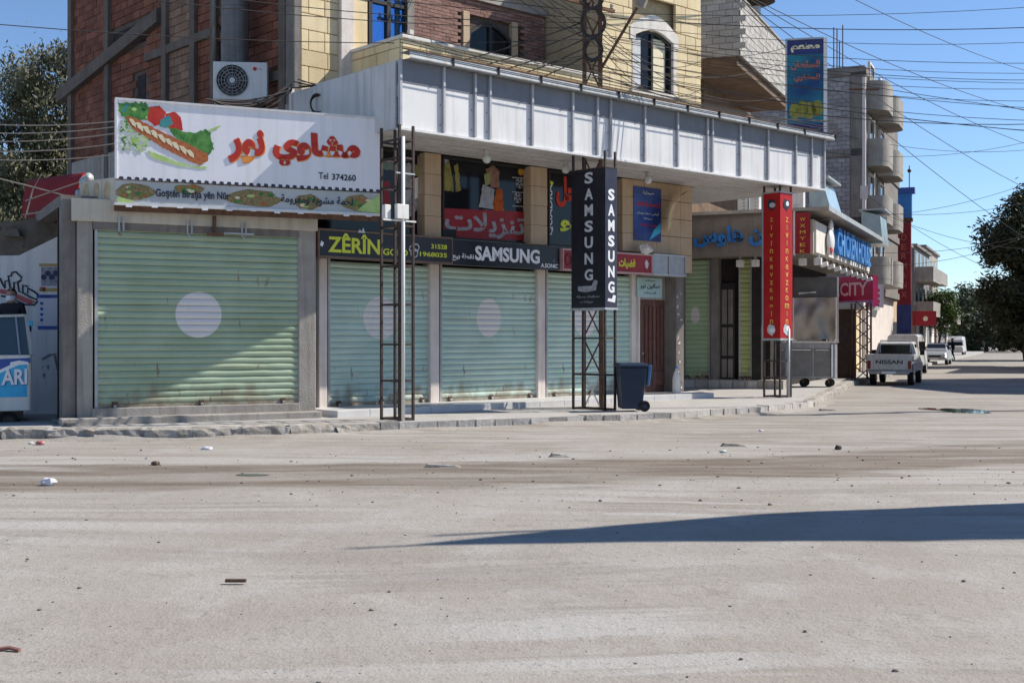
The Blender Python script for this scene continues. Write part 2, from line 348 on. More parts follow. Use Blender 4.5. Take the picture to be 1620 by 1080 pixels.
# pavement in front of the shops
PZ = .17
kerb = [(-30, 20.5), (-14, 20.4), (-8.75, 20.6), (-5.58, 20.9), (-4.0, 21.5), (-2.48, 22.55), (.35, 23.95), (3.37, 25.7), (5.7, 27.75), (7.55, 30.2), (8.6, 33.2), (12.1, 43.3), (18.6, 58.6), (31.5, 88), (58, 148)]
M['pave'] = mat('pavement', (.37, .35, .325), (.46, .44, .415), 1.2, .8, .35, 30, streak=(.29, .265, .24), sfac=.4)
bm = bmesh.new(); vs = [bm.verts.new((x, y, PZ)) for x, y in kerb]+[bm.verts.new((x, y, PZ)) for x, y in [(40, 148), (6, 60), (-30, 60)]]
bm.faces.new(vs); bmesh.ops.triangulate(bm, faces=bm.faces[:])
vb = {v: bm.verts.new((v.co.x, v.co.y, -.1)) for v in vs}
for i in range(len(kerb)-1): bm.faces.new((vb[vs[i]], vb[vs[i+1]], vs[i+1], vs[i]))
me = bpy.data.meshes.new('pavement'); bm.to_mesh(me); bm.free(); me.materials.append(M['pave'])
pave = bpy.data.objects.new('pavement', me); col.objects.link(pave); pave['kind'] = 'structure'
# kerb stones (left: broken concrete; middle: small pale edging tiles; street: long stones)
M['kerb'] = mat('kerb_concrete', (.22, .195, .165), (.42, .39, .35), 6.5, .95, .8, 14, rnd=.12, streak=(.2, .17, .14), sfac=.5)
def along(P, a, b, step):
    out = []; acc = 0
    for i in range(a, b):
        p = Vector(P[i]); q = Vector(P[i+1]); l = (q-p).length; t = -acc
        n = max(1, round(l/step)); 
        for k in range(n): out.append((p.lerp(q, (k+.5)/n), (q-p).normalized(), l/n))
    return out
def rough_block(l, d, h, n, seed):
    rnd = random.Random(seed); mb = MB(); nxx, nzz = 7, 4; vs = []
    prof = [(-d, h), (-d*.4, h*1.02), (0, h*.93), (.025, h*.55), (.04, -.06)]
    for j, (yy, zz) in enumerate(prof):
        for i in range(nxx):
            e = abs(i/(nxx-1)-.5)*2; 
            vs.append((l*(i/(nxx-1)-.5)*(1-.02), -yy-n*rnd.uniform(0, 1)*(.5+e*.6), zz-(n*rnd.uniform(0, 1)*(1.1 if e > .8 else .5) if 0 < j < 4 else 0)))
    for j in range(len(prof)-1):
        for i in range(nxx-1): mb.f.append((j*nxx+i, j*nxx+i+1, (j+1)*nxx+i+1, (j+1)*nxx+i))
    mb.v = vs
    return mb.mesh('kerb_stone', M['kerb'], smooth=False)
kinds = [rough_block(1., .34, PZ+.05, .035+.007*(k%6), k) for k in range(11)]
for k, (p, t, l) in enumerate(along(kerb, 1, 5, .85)):
    gap = random.choice([.90, .97, 1.0, .93, .8])
    piece('kerb_stone', kinds[(k*7)%11], pave, (p.x, p.y, random.uniform(-.03, .015)), (random.uniform(-.03, .03), random.uniform(-.02, .02), math.atan2(t.y, t.x)+random.uniform(-.03, .03)), (l*gap, 1, random.uniform(.9, 1.05)))
tl = MB().box(-.5, .5, -.018, .3, -.05, PZ+.012).mesh('edging_tile', M['tile_white'])
M['tile_grey'] = mat('edge_tile_grey', (.31, .29, .265), (.41, .385, .355), 6, .85, .6, 16, rnd=.2, streak=(.28, .25, .22), sfac=.6)
tl2 = tl.copy(); tl2.materials.clear(); tl2.materials.append(M['tile_grey'])
for k, (p, t, l) in enumerate(along(kerb, 5, 9, .42)):
    piece('edging_tile', tl if random.random() < .62 else tl2, pave, (p.x+random.uniform(-.015, .015), p.y+random.uniform(-.02, .01), random.uniform(-.035, .004)), (random.uniform(-.04, .04), random.uniform(-.025, .025), math.atan2(t.y, t.x)+random.uniform(-.035, .035)), (l*random.uniform(.86, .98), 1, 1))
for k, (p, t, l) in enumerate(along(kerb, 9, 12, .95)):
    piece('kerb_stone', kinds[k%5], pave, (p.x, p.y, -.03), (0, 0, math.atan2(t.y, t.x)), (l*.97, .8, 1))

# dust and grit banked against the kerb foot
dk = MB(); rnd_ = random.Random(77); base = len(dk.v); pts_ = along(kerb, 1, 10, .16); nr = 4
for (p, t, l) in pts_:
    o_ = Vector((t.y, -t.x)); w_ = .22+.25*abs(noise.noise(Vector((p.x*.9, p.y*.9, 0)))); h_ = .03+.07*max(0, noise.noise(Vector((p.x*.7, p.y*.7, 4)))+.3)
    for k in range(nr+1): q = p+o_*(.0+w_*k/nr); dk.v.append((q.x, q.y, h_*(1-k/nr)**1.6+.012-.03*(k == nr)+gz(q.x, q.y)*(k == nr)))
for i in range(len(pts_)-1):
    for k in range(nr): dk.f.append((i*(nr+1)+k, i*(nr+1)+k+1, (i+1)*(nr+1)+k+1, (i+1)*(nr+1)+k))
o = dk.build('dust_bank', M['road'], smooth=True, kind='stuff'); o['label'] = 'dust banked along the foot of the kerb'
# pale marble landing in front of the shutters
land = thing('shop_step', 'pale stone step running below the row of shutters', 'step', A, (-.55, .75, PZ))
sx0, sx1 = -.6, 11.3; n = 15
for i in range(n):
    a = sx0+(sx1-sx0)*i/n; b = sx0+(sx1-sx0)*(i+1)/n
    MB().box(a+.004, b-.004, 1.25, 2.85, PZ-.05, .305+.003*(i%2)).build('stone_slab', M['marble'], land, bev=.008)
# ------------------------------------------------------------------ roller shutters
def shutter_material(name, root, c1, c2, cz, cr, circ=(.72, .69, .67), ell=1.):
    """painted slats with dust and one painted disc; coordinates of the shutter itself"""
    m = bpy.data.materials.new(name); m.use_nodes = True; nt = m.node_tree; N = nt.nodes; L = nt.links
    b = N['Principled BSDF']; b.inputs['Roughness'].default_value = .55; b.inputs['Specular IOR Level'].default_value = .3
    tc = N.new('ShaderNodeTexCoord'); tc.object = root; sp = N.new('ShaderNodeSeparateXYZ'); L.new(tc.outputs['Object'], sp.inputs[0])
    def noisef(sc, det, scale):
        mp = N.new('ShaderNodeMapping'); mp.inputs['Scale'].default_value = sc; L.new(tc.outputs['Object'], mp.inputs[0])
        n = N.new('ShaderNodeTexNoise'); n.inputs['Scale'].default_value = scale; n.inputs['Detail'].default_value = det; L.new(mp.outputs[0], n.inputs['Vector']); return n.outputs[0]
    r = N.new('ShaderNodeValToRGB'); r.color_ramp.elements[0].position = .35; r.color_ramp.elements[1].position = .65
    r.color_ramp.elements[0].color = (*c1, 1); r.color_ramp.elements[1].color = (*c2, 1); L.new(noisef((1, 1, 1), 4, 1.1), r.inputs[0])
    # dust settled along the slats
    d = N.new('ShaderNodeMapRange'); d.inputs[1].default_value = .5; d.inputs[2].default_value = .75; d.inputs[4].default_value = .5; L.new(noisef((.25, 1, 5), 6, 2.4), d.inputs[0])
    mx = N.new('ShaderNodeMix'); mx.data_type = 'RGBA'; L.new(d.outputs[0], mx.inputs[0]); L.new(r.outputs[0], mx.inputs[6]); mx.inputs[7].default_value = (c1[0]*.75+.03, c1[1]*.62, c1[2]*.45, 1)
    v = N.new('ShaderNodeCombineXYZ'); L.new(sp.outputs[0], v.inputs[0])
    z = N.new('ShaderNodeMath'); z.operation = 'SUBTRACT'; L.new(sp.outputs[2], z.inputs[0]); z.inputs[1].default_value = cz
    z2 = N.new('ShaderNodeMath'); z2.operation = 'DIVIDE'; L.new(z.outputs[0], z2.inputs[0]); z2.inputs[1].default_value = ell; L.new(z2.outputs[0], v.inputs[2])
    ln = N.new('ShaderNodeVectorMath'); ln.operation = 'LENGTH'; L.new(v.outputs[0], ln.inputs[0])
    lt = N.new('ShaderNodeMapRange'); lt.inputs[1].default_value = cr+.008; lt.inputs[2].default_value = cr-.008; lt.inputs[4].default_value = .95; L.new(ln.outputs['Value'], lt.inputs[0])
    m2 = N.new('ShaderNodeMix'); m2.data_type = 'RGBA'; L.new(lt.outputs[0], m2.inputs[0]); L.new(mx.outputs[2], m2.inputs[6]); m2.inputs[7].default_value = (*circ, 1)
    zz = N.new('ShaderNodeMapRange'); zz.inputs[1].default_value = .75; zz.inputs[2].default_value = .02; zz.inputs[4].default_value = .45; L.new(sp.outputs[2], zz.inputs[0])
    nn = N.new('ShaderNodeMath'); nn.operation = 'ADD'; L.new(zz.outputs[0], nn.inputs[0]); L.new(noisef((1, 1, .6), 8, 3.2), nn.inputs[1])
    gg = N.new('ShaderNodeMapRange'); gg.inputs[1].default_value = .72; gg.inputs[2].default_value = .98; gg.inputs[4].default_value = .7; L.new(nn.outputs[0], gg.inputs[0])
    m3 = N.new('ShaderNodeMix'); m3.data_type = 'RGBA'; L.new(gg.outputs[0], m3.inputs[0]); L.new(m2.outputs[2], m3.inputs[6]); m3.inputs[7].default_value = (.25, .20, .14, 1)
    rs = N.new('ShaderNodeMapRange'); rs.inputs[1].default_value = .66; rs.inputs[2].default_value = .72; rs.inputs[4].default_value = .8; L.new(noisef((1.6, 1, .5), 8, 4.5), rs.inputs[0])
    m4 = N.new('ShaderNodeMix'); m4.data_type = 'RGBA'; L.new(rs.outputs[0], m4.inputs[0]); L.new(m3.outputs[2], m4.inputs[6]); m4.inputs[7].default_value = (.20, .11, .06, 1)
    L.new(m4.outputs[2], b.inputs['Base Color']); return m
def shutter(parent, F, x0, x1, y, z0, z1, pitch, c1, c2, cz, cr, cxo=0., ell=1., box=True):
    """part roller_shutter > slat, guide, bottom_rail"""
    f = OFF[parent.name]
    g = bpy.data.objects.new('roller_shutter', None); col.objects.link(g); g.parent = parent; g.empty_display_size = .1
    cx = (x0+x1)/2+cxo; g.location = (cx-f[0], y-f[1], z0-f[2]); OFF[g.name] = (cx, y, z0)
    m = shutter_material('shutter_paint', g, c1, c2, cz-z0, cr, ell=ell)
    mb = MB(); w0, w1 = x0-cx, x1-cx; prof = []; k = 4     # convex slat with a dark rolled joint
    for i in range(k+1): t = i/k; prof.append((-.022*math.sin(math.pi*min(1, t*1.05))**.7 if t < 1 else 0, pitch*(t*.93+.0)))
    prof = [(.012, 0)]+prof+[(.012, pitch*.95), (.02, pitch)]
    n = len(prof); nxs = 19
    for yy, zz in prof:
        for i in range(nxs): mb.v.append((w0+(w1-w0)*i/(nxs-1), yy, zz))
    for j in range(n-1):
        for i in range(nxs-1): mb.f.append((j*nxs+i, j*nxs+i+1, (j+1)*nxs+i+1, (j+1)*nxs+i))
    ms = []
    for q in range(5):
        me = mb.mesh('slat', m)
        for v in me.vertices: v.co.y += .011*noise.noise(Vector((v.co.x*1.7, q*7.7, v.co.z*4)))+.006*noise.noise(Vector((v.co.x*4.1, q*3.1, 2)))
        ms.append(me)
    cnt = int(round((z1-z0-.06)/pitch))
    for i in range(cnt):
        o = piece('slat', ms[(i*2)%5], g, (cx, y+random.uniform(-.003, .003), z0+.06+i*pitch), (0, random.uniform(-.0012, .0012), 0)); o.location.z = .06+i*pitch; o.location.x = 0; o.location.y = random.uniform(-.003, .003)
    MB().box(w0, w1, -.02, .03, 0, .06).build('bottom_rail', M['rail_rust'], None).parent = g
    for kx in (.08, .5, .92):
        lx = w0+(w1-w0)*kx; o = MB().box(lx-.05, lx+.05, -.05, -.02, .0, .11).build('lock_hasp', M['rust'], None, bev=.008); o.parent = g
        o = MB().box(lx-.03, lx+.03, -.085, -.05, .0, .055).build('padlock', M['steel_dull'], None, bev=.01); o.parent = g
    for a, b in ((w0-.05, w0+.004), (w1-.004, w1+.05)):
        o = MB().box(a, b, -.03, .06, 0, z1-z0).build('guide_rail', M['rib'], None); o.parent = g
    return g

# ------------------------------------------------------------------ main building
mb_ = main = thing('shop_building', 'long cream stone and brick building over the row of shuttered shops', 'building', A, (0, 1.9, 0))
xe = 11.58                                   # right end of the cream block
DEP = 16.4                                   # depth of the brick flank
# ---- ground floor piers and walls
def pier(u0, u1, z0, z1, m, y0=1.9, y1=2.5, name='pier', bev=.015):
    a, b = AX(u0, y0), AX(u1, y0); return MB().box(a, b, y0, y1, z0, z1).build(name, m, main, bev=bev)
MB().box(-.6, 11.3, 2.8, 3.2, .1, 5.84).build('inner_wall', M['dark'], main)
for u0_, u1_ in ((505, 518), (681, 695), (851, 863), (1000, 1008), (1055, 1069)): pier(u0_, u1_, .2, 3.43, M['plaster'], 2.5, 2.8) 
rough_p = pier(1069.5, 1082, .17, 3.42, M['concrete_dark'], 2.1, 2.9)
rough_p['label'] = 'rough dark concrete end pier with patchy render'
for k in range(14):          # broken render on the end pier
    z = .4+k*.2+random.uniform(-.05, .05); a = AX(random.uniform(1071, 1079), 2.1)
    MB().add([(a+random.uniform(-.07, .07), 2.097, z+random.uniform(-.08, .08)) for _ in range(3)]+[(a, 2.08, z)], [(0,1,3),(1,2,3),(2,0,3),(0,2,1)]).build('render_patch', M['plaster'], main)
# ---- shutters of the row
SY = 2.6
MINT1, MINT2 = (.42, .57, .50), (.51, .65, .58)
def rowshutter(u0, u1, cu, cv, rpx, ell=1.0):
    a, b = AX(u0, SY), AX(u1, SY); cx, cz = A.hit(cu, cv, SY)
    s = abs(A.hit(cu+rpx, cv, SY)[0]-cx)
    shutter(main, A, a+.05, b-.05, SY, .31, 3.44, .131, MINT1, MINT2, cz, s, cx-(a+b)/2, ell)
rowshutter(518, 681, 602, 503, 27, 1.0)
rowshutter(695, 851, 773, 503, 19, 1.2)
rowshutter(863, 1000, 925, 503, 17, 1.2)
for u in (505, 690, 862, 1002): pass
# rolled bin caps above the shutters
MB().box(-.55, 11.2, 2.0, 2.8, 3.435, 3.98).build('shutter_lintel', M['concrete_dark'], main)
# ---- brown panelled door beside the end pier
DYo = .45
dx0, dx1 = AX(1008, 2.5), AX(1055, 2.5)
door = MB().box(dx0+.02, dx1-.02, 2.51, 2.57, .31, 2.78).build('door', M['timber'], main, bev=.01)
for i in range(6):
    a = dx0+.12+(dx1-dx0-.24)*(i+.1)/6; b = dx0+.12+(dx1-dx0-.24)*(i+.75)/6
    MB().box(a, b, 2.485, 2.515, 1.0, 2.6).build('door_slat', M['timber'], door, bev=.006)
MB().box(dx0+.14, dx1-.14, 2.48, 2.515, .5, .88).build('door_panel', M['timber'], door, bev=.012)
MB().box(dx0-.02, dx0+.05, 2.44, 2.65, .31, 2.85).build('door_frame', M['plaster'], main)
MB().ball((dx0+.16, 2.45, 1.35), .035).build('door_handle', M['steel_dull'], door)
MB().box(dx0, dx1, 2.48, 2.75, 2.78, 3.42).build('door_transom', M['concrete'], main)
# ---- mezzanine: tan piers, dark show windows
for u0, u1 in ((672, 698), (840, 866), (985, 1000)):
    a, b = AX(u0), AX(u1); z = 3.97; k = 0
    while z < 5.8:                           # stone courses
        h = min(.46, 5.83-z); MB().box(a, b, 1.9+.004*(k%2), 2.5, z+.003, z+h-.003).build('pier_stone', M['stone_tan'], main, bev=.006); z += h; k += 1
aw0, aw1 = AX(1000, 1.95), 11.25
k = 0
for z in (3.5, 3.97, 4.44, 4.91, 5.38):
    for i in range(5):
        a = aw0+(aw1-aw0)*i/5; b = aw0+(aw1-aw0)*(i+1)/5
        if z == 3.5 and i < 3: continue
        MB().box(a+.004, b-.004, 1.95+random.uniform(0, .006), 2.5, z+.004, min(z+.462, 5.82)).build('facing_stone', M['stone_tan'], main, bev=.006)
def show_window(u0, u1, name='show_window'):
    a, b = AX(u0, 2.15), AX(u1, 2.15)
    w_ = MB().box(a, b, 2.17, 2.2, 3.98, 5.82).build(name, M['glass'], main)
    f = MB().box(a, a+.05, 2.1, 2.2, 3.98, 5.82).box(b-.05, b, 2.1, 2.2, 3.98, 5.82).box(a+.05, b-.05, 2.1, 2.2, 5.76, 5.82).box(a+.05, b-.05, 2.1, 2.2, 3.98, 4.03)
    f.build('window_frame', M['frame_dark'], w_); return w_, a, b
def hz(u, v, y=2.15): return A.hit(u, v, y)
def art(parent, name, pts, m, y=2.15, t=.006, F=None):
    """flat print: a polygon given by its corners in the facade"""
    if name.startswith('print_') and name != 'print_line':
        q = []; rr_ = random.Random(int(pts[0][0]*7+pts[0][1]*3))
        for i in range(len(pts)):
            (a0, b0), (a1, b1) = pts[i], pts[(i+1)%len(pts)]; n_ = max(2, int(math.hypot(a1-a0, b1-b0)/4))
            for k in range(n_): q.append((a0+(a1-a0)*k/n_+rr_.uniform(-.9, .9), b0+(b1-b0)*k/n_+rr_.uniform(-.9, .9)))
        pts = q
    P = [(F or A).hit(u, v, y) for u, v in pts]; ar_ = sum(P[i][0]*P[(i+1)%len(P)][1]-P[(i+1)%len(P)][0]*P[i][1] for i in range(len(P)))
    if ar_ < 0: P = P[::-1]
    return MB().prism(P, y-t, y).build(name, m, parent)
M['shirt_y'] = mat('yellow_shirt_print', (.16, .13, .03), (.34, .29, .07), 6, .5)
M['grey_print'] = mat('grey_print', (.22, .22, .24), (.42, .42, .44), 7, .5)
M['skin_print'] = mat('skin_print', (.16, .08, .05), (.33, .18, .12), 9, .5)
# left window: sports print
w1_, a, b = show_window(520, 671)
art(w1_, 'print_figure', [(628,262),(648,258),(656,300),(664,330),(640,350),(630,320)], M['grey_print'], 2.16)
art(w1_, 'print_figure', [(650,285),(661,280),(663,310),(652,318)], M['white_ink'], 2.155)
art(w1_, 'print_band', [(604,255),(668,262),(668,275),(604,268)], mat('green_grey_print', (.14,.19,.17),(.2,.25,.22),3,.5), 2.162)
art(w1_, 'print_figure', [(652,262),(666,263),(666,280),(652,278)], mat('olive_print', (.28,.30,.12),None), 2.156)
art(w1_, 'print_figure', [(606,288),(616,286),(618,330),(608,345)], mat('maroon_print', (.25,.04,.05),None), 2.16)
text('QUADRA', w1_, (hz(653,350)[0], hz(661,350)[0], hz(655,372)[1], hz(655,308)[1]), 2.155, M['grey_print']) if False else None
# middle window: clothes and footballs above a red sale band
w2_, a, b = show_window(698, 840)
art(w2_, 'print_shirt', [(703,262),(709,254),(714,268),(717,303),(700,302)], M['shirt_y'], 2.16)
art(w2_, 'print_shirt', [(719,262),(724,258),(729,301),(721,303)], M['shirt_y'], 2.16)
art(w2_, 'print_head', [(702,252),(708,250),(710,258),(704,262)], M['grey_print'], 2.16)
art(w2_, 'print_shirt', [(764,292),(782,300),(780,332),(757,328)], M['grey_print'], 2.16)
art(w2_, 'print_shirt', [(784,300),(794,298),(797,336),(780,333)], mat('orange_print', (.30,.06,.015),(.52,.11,.02), 8), 2.158)
art(w2_, 'print_figure', [(768,268),(780,262),(790,270),(789,298),(776,296)], M['skin_print'], 2.157)
art(w2_, 'print_figure', [(766,276),(776,272),(776,290),(768,294)], mat('olive_print', (.28,.30,.12),None), 2.154)
for (u, v, c) in ((822, 290, M['grey_print']), (819, 313, M['grey_print'])):
    x_, z_ = hz(u, v); o = MB().disc_y(x_, z_, .125, 2.152, 2.16, 14).build('print_ball', c, w2_)
    for k in range(5):
        an = 2*math.pi*k/5+.3; MB().disc_y(x_+.085*math.cos(an), z_+.085*math.sin(an), .034, 2.147, 2.152, 5).build('ball_patch', M['black_vinyl'], o)
    MB().disc_y(x_, z_, .036, 2.147, 2.152, 5).build('ball_patch', M['black_vinyl'], o)
x_, z_ = hz(824, 272); MB().disc_y(x_, z_, .09, 2.152, 2.16, 7).build('print_splash', mat('amber_print', (.6,.3,.04),None), w2_)
for v in (263, 280, 303, 325): art(w2_, 'print_line', [(810,v),(834,v+1.5),(834,v+3),(810,v+1.5)], M['grey_print'], 2.16)
band = art(w2_, 'sale_band', [(700,329),(838,336),(838,381),(700,376)], M['red_sign'], 2.152, .004)
p0, p1 = hz(704, 372, 2.145), hz(830, 342, 2.145); text(ar('تنزيلات'), band, (p0[0], p1[0], p0[1], p1[1]), 2.147, M['grey_print'], .025, tilt=0)
art(w2_, 'dark_panel', [(700,362),(722,363),(722,380),(700,380)], M['black_vinyl'], 2.147, .004)
# right window: QUADRA
w3_, a, b = show_window(866, 985)
M['red_script'] = mat('red_script', (.55,.05,.03), None)
o = text('QUADRA', w3_, (0, 1, 0, 1), 2.16, M['white_ink'], .02)
o = o   # stand the word upright, reading upwards
me = o.data; f = OFF[main.name]; xa, za = hz(866.5, 372, 2.16); xb, zb = hz(875, 292, 2.16)
for v in me.vertices:
    x_, z_ = v.co.x+f[0], v.co.z+f[2]; v.co.x = xb-z_*(xb-xa)-f[0]+.0; v.co.z = za+x_*(zb-za)-f[2]
art(w3_, 'print_flag', [(868,284),(876,289),(873,293),(868,290)], M['yellow_ink'], 2.16)
p0, p1 = hz(880, 327, 2.15), hz(925, 283, 2.15); text(ar('محل'), w3_, (p0[0], p1[0], p0[1], p1[1]), 2.155, M['red_script'], .05)
p0, p1 = hz(886, 366, 2.15), hz(912, 342, 2.15); text(ar('نو'), w3_, (p0[0], p1[0], p0[1], p1[1]), 2.155, M['yellow_ink'], .05)
for u0, u1 in ((975, 982),): art(w3_, 'pale_jamb', [(u0,290),(u1,292),(u1,385),(u0,385)], M['grey_print'], 2.16)

# ---- upper storey
xb0 = A.hit(637, 60, 1.9)[0]                 # left end of the balcony
xr0 = A.hit(950, 60, 1.9)[0]                 # left end of the cream block on the right
ZP = 8.28
MB().box(0, xe, 2.0, DEP, 5.86, 6.9).build('floor_slab', M['concrete'], main)
# core walls: flank (brick), back wall of the balcony, cream corner piece and cream block
core = MB()
YB = 3.9
MB().box(.12, 1.75, YB+.06, YB+.5, 6.9, 11.5).build('corner_wall', M['stone_joint'], main)
MB().box(1.75, xr0, YB+.1, YB+.5, 6.9, 10.12).build('balcony_wall', M['mortar'], main)
MB().box(xr0+.02, xr0+.1, 1.98, 2.12, 6.9, 11.5).build('block_return', M['stone_joint'], main)
MB().box(xr0+.05, xe-.05, 2.12, DEP, 6.9, 11.9).build('block_wall', M['stone_joint'], main)
MB().box(.1, xr0, DEP-.4, DEP, 0, 11.9).build('back_wall', M['concrete'], main)
MB().box(.12, .35, YB+.1, DEP, 3.2, 13.5).build('flank_wall', M['mortar'], main)
MB().box(.35, xr0, YB+.5, DEP-.4, 9.95, 10.1).build('roof_slab', M['concrete'], main)
MB().box(xb0+.05, xr0, 1.96, 2.2, 6.6, ZP-.08).build('parapet_wall', M['stone_joint'], main)
MB().box(xb0+.05, xb0+.25, 2.2, YB, 6.6, ZP-.08).build('parapet_return', M['stone_joint'], main)
MB().box(xb0-.05, xr0+.02, 1.85, 2.26, ZP-.08, ZP).build('coping', M['coping'], main, bev=.015)
MB().box(xb0-.05, xb0+.32, 2.26, YB+.1, ZP-.08, ZP).build('coping', M['coping'], main, bev=.015)
MB().box(xb0+.2, xb0+.3, 1.9, 2.0, ZP+.002, ZP+.14).build('coping_stub', M['coping'], main)
# facing stones laid in random ashlar
TILES = {}
def tile_mesh(w_, h_):
    k = (round(w_, 2), round(h_, 2))
    if k not in TILES:
        b = .008; TILES[k] = MB().add([(0,.0,0),(w_,.0,0),(w_,.0,h_),(0,.0,h_),(b,-.02,b),(w_-b,-.02,b),(w_-b,-.02,h_-b),(b,-.02,h_-b),(0,.06,0),(w_,.06,0),(w_,.06,h_),(0,.06,h_)],
            [(4,5,6,7),(0,1,5,4),(1,2,6,5),(2,3,7,6),(3,0,4,7),(8,9,1,0),(9,10,2,1),(10,11,3,2),(11,8,0,3)]).mesh('facing_stone', M['stone'])
    return TILES[k]
def ashlar(parent, x0, x1, y, z0, z1, side=False, holes=(), hh=.33):
    z = z0; r = 0
    while z < z1-.05:
        h = min(hh if r%3 else hh*1.25, z1-z); x = x0-(.22 if r%2 else 0)
        while x < x1-.02:
            w_ = random.choice([.42, .56, .7]); a = max(x, x0); b = min(x+w_, x1); x += w_
            if b-a < .06: continue
            hit_ = False
            for (ha, hb, hc, hd) in holes:
                if b > ha and a < hb and z+h > hc and z < hd:
                    if a < ha-.06: b = ha
                    elif b > hb+.06: a = hb
                    else: hit_ = True
            if hit_ or b-a < .05: continue
            g = .006
            w2 = round(b-a-2*g, 2); h2 = round(h-2*g, 2)
            if side: o = piece('facing_stone', tile_mesh(w2, h2), parent, (y+random.uniform(0, .006), b-g, z+g), (0, 0, -math.pi/2))
            else: o = piece('facing_stone', tile_mesh(w2, h2), parent, (a+g, y+random.uniform(0, .006), z+g))
        z += h; r += 1
ashlar(main, xb0, xr0, 1.92, 6.95, ZP-.08)
ashlar(main, 2.0, YB+.0, xb0+.0, 6.95, ZP-.08, side=True)
wx0, wz0 = A.hit(1004, 132, 1.92); wx1, wz1 = A.hit(1064, 52, 1.92)
wz0 = 8.15; wz1 = 9.72
ashlar(main, xr0, xe, 1.92, 6.95, 11.5, holes=((wx0-.1, wx1+.1, wz0-.12, wz1+.5),))
ashlar(main, .22, 1.2, YB+.02, 6.95, 11.5, hh=.36)
ashlar(main, 1.9, DEP, 11.54, 6.95, 11.5, side=False) if False else None
MB().box(1.2, 1.55, YB-.12, YB+.3, 6.9, 11.5).build('pilaster', M['plaster'], main, bev=.01)
MB().box(.02, .22, YB-.04, YB+.4, 3.2, 11.6).build('corner_column', M['concrete_dark'], main, bev=.01)
# windows of the upper storey
def arched(parent, x0, x1, z0, z1, y, rise, m_pane, name='window', surround=None, mull=1):
    n = 12; top = [(x1+(x0-x1)*i/n, z1-rise+rise*math.sin(math.pi*i/n)) for i in range(n+1)]
    w_ = MB().prism([(x0, z0), (x1, z0)]+top, y+.06, y+.1).build(name, m_pane, parent)
    fr = MB(); prof = [(x0, z0)]+[(x1, z0)]+top
    inner = [(x0+.06, z0+.06), (x1-.06, z0+.06)]+[(x1-.06+(x0-x1+.12)*i/n, z1-rise-.06+rise*math.sin(math.pi*i/n)) for i in range(n+1)]
    k = len(prof)
    for i in range(k):
        j = (i+1)%k; fr.add([(prof[i][0], y, prof[i][1]), (prof[j][0], y, prof[j][1]), (inner[j][0], y, inner[j][1]), (inner[i][0], y, inner[i][1]),
             (inner[i][0], y+.07, inner[i][1]), (inner[j][0], y+.07, inner[j][1])], [(0,1,2,3),(3,2,5,4)])
    for q in range(mull):
        xm = x0+(x1-x0)*(q+1)/(mull+1); fr.box(xm-.035, xm+.035, y+.005, y+.07, z0+.05, z1-.06)
    fr.build('window_frame', M['frame_dark'], w_); return w_
# window in the cream block: white arched hood, sill, curtain
wA = arched(main, wx0, wx1, wz0, wz1, 1.97, .22, M['glass'])
cx = (wx0+wx1)/2; hw = (wx1-wx0)/2
hood = MB(); n = 10; zc = wz1-.22
out = [(cx-hw-.2, zc-.1)]+[(cx-hw-.2+(2*hw+.4)*i/n, zc+.1+.42*math.sin(math.pi*i/n)+.12) for i in range(n+1)]+[(cx+hw+.2, zc-.1)]
inn = [(cx-hw, zc-.1)]+[(cx-hw+2*hw*i/n, zc+.22*math.sin(math.pi*i/n)+.03) for i in range(n+1)]+[(cx+hw, zc-.1)]
for i in range(len(out)-1):
    hood.add([(out[i][0], 1.88, out[i][1]), (out[i+1][0], 1.88, out[i+1][1]), (inn[i+1][0], 1.88, inn[i+1][1]), (inn[i][0], 1.88, inn[i][1]),
              (inn[i][0], 1.98, inn[i][1]), (inn[i+1][0], 1.98, inn[i+1][1]), (out[i+1][0], 1.98, out[i+1][1]), (out[i][0], 1.98, out[i][1])], [(3,2,1,0),(5,2,3,4),(7,0,1,6)])
hood.build('arched_hood', M['coping'], main)
MB().box(cx-hw-.12, cx-hw, 1.89, 2.0, wz0, zc-.1).build('window_jamb', M['coping'], main, bev=.008); MB().box(cx+hw, cx+hw+.12, 1.89, 2.0, wz0, zc-.1).build('window_jamb', M['coping'], main, bev=.008)
MB().box(cx-hw-.18, cx+hw+.18, 1.84, 2.0, wz0-.12, wz0).build('window_sill', M['coping'], main, bev=.01)
MB().box(cx+.02, cx+hw-.2, 2.02, 2.028, wz0+.05, wz1-.15).build('curtain', M['cream_ink'], wA)
MB().box(cx-hw+.06, cx-hw*.55, 2.02, 2.028, wz0+.05, wz1-.2).build('curtain', M['grey_ink'], wA)
# back wall of the balcony: small bricks, arched window, dark doorway, blue glazed bay
bx0, bz0 = A.hit(742, 80, YB); bx1, bz1 = A.hit(809, 6, YB)
ox0, _ = A.hit(872, 80, YB); ox1, _ = A.hit(916, 80, YB)
arched(main, bx0, bx1, 7.7, 9.62, YB+.0, .28, M['glass'])
dr = MB().box(ox0, ox1, YB+.07, YB+.12, 6.95, 9.3).build('balcony_door', M['dark'], main)
MB().box(ox0-.16, ox0, YB-.03, YB+.12, 6.95, 9.45).build('door_jamb', M['stone_tan'], main); MB().box(ox1, ox1+.16, YB-.03, YB+.12, 6.95, 9.45).build('door_jamb', M['stone_tan'], main)
MB().box(bx0-.2, bx0, YB-.03, YB+.12, 7.6, 9.8).build('window_jamb', M['stone_tan'], main); MB().box(bx1, bx1+.2, YB-.03, YB+.12, 7.6, 9.8).build('window_jamb', M['stone_tan'], main)
gx0, _ = A.hit(556, 40, YB); gx1, _ = A.hit(643, 40, YB)
gp = MB().box(gx0, gx1, YB+.05, YB+.1, 8.28, 11.4).build('glazed_bay', M['glass_blue'], main)
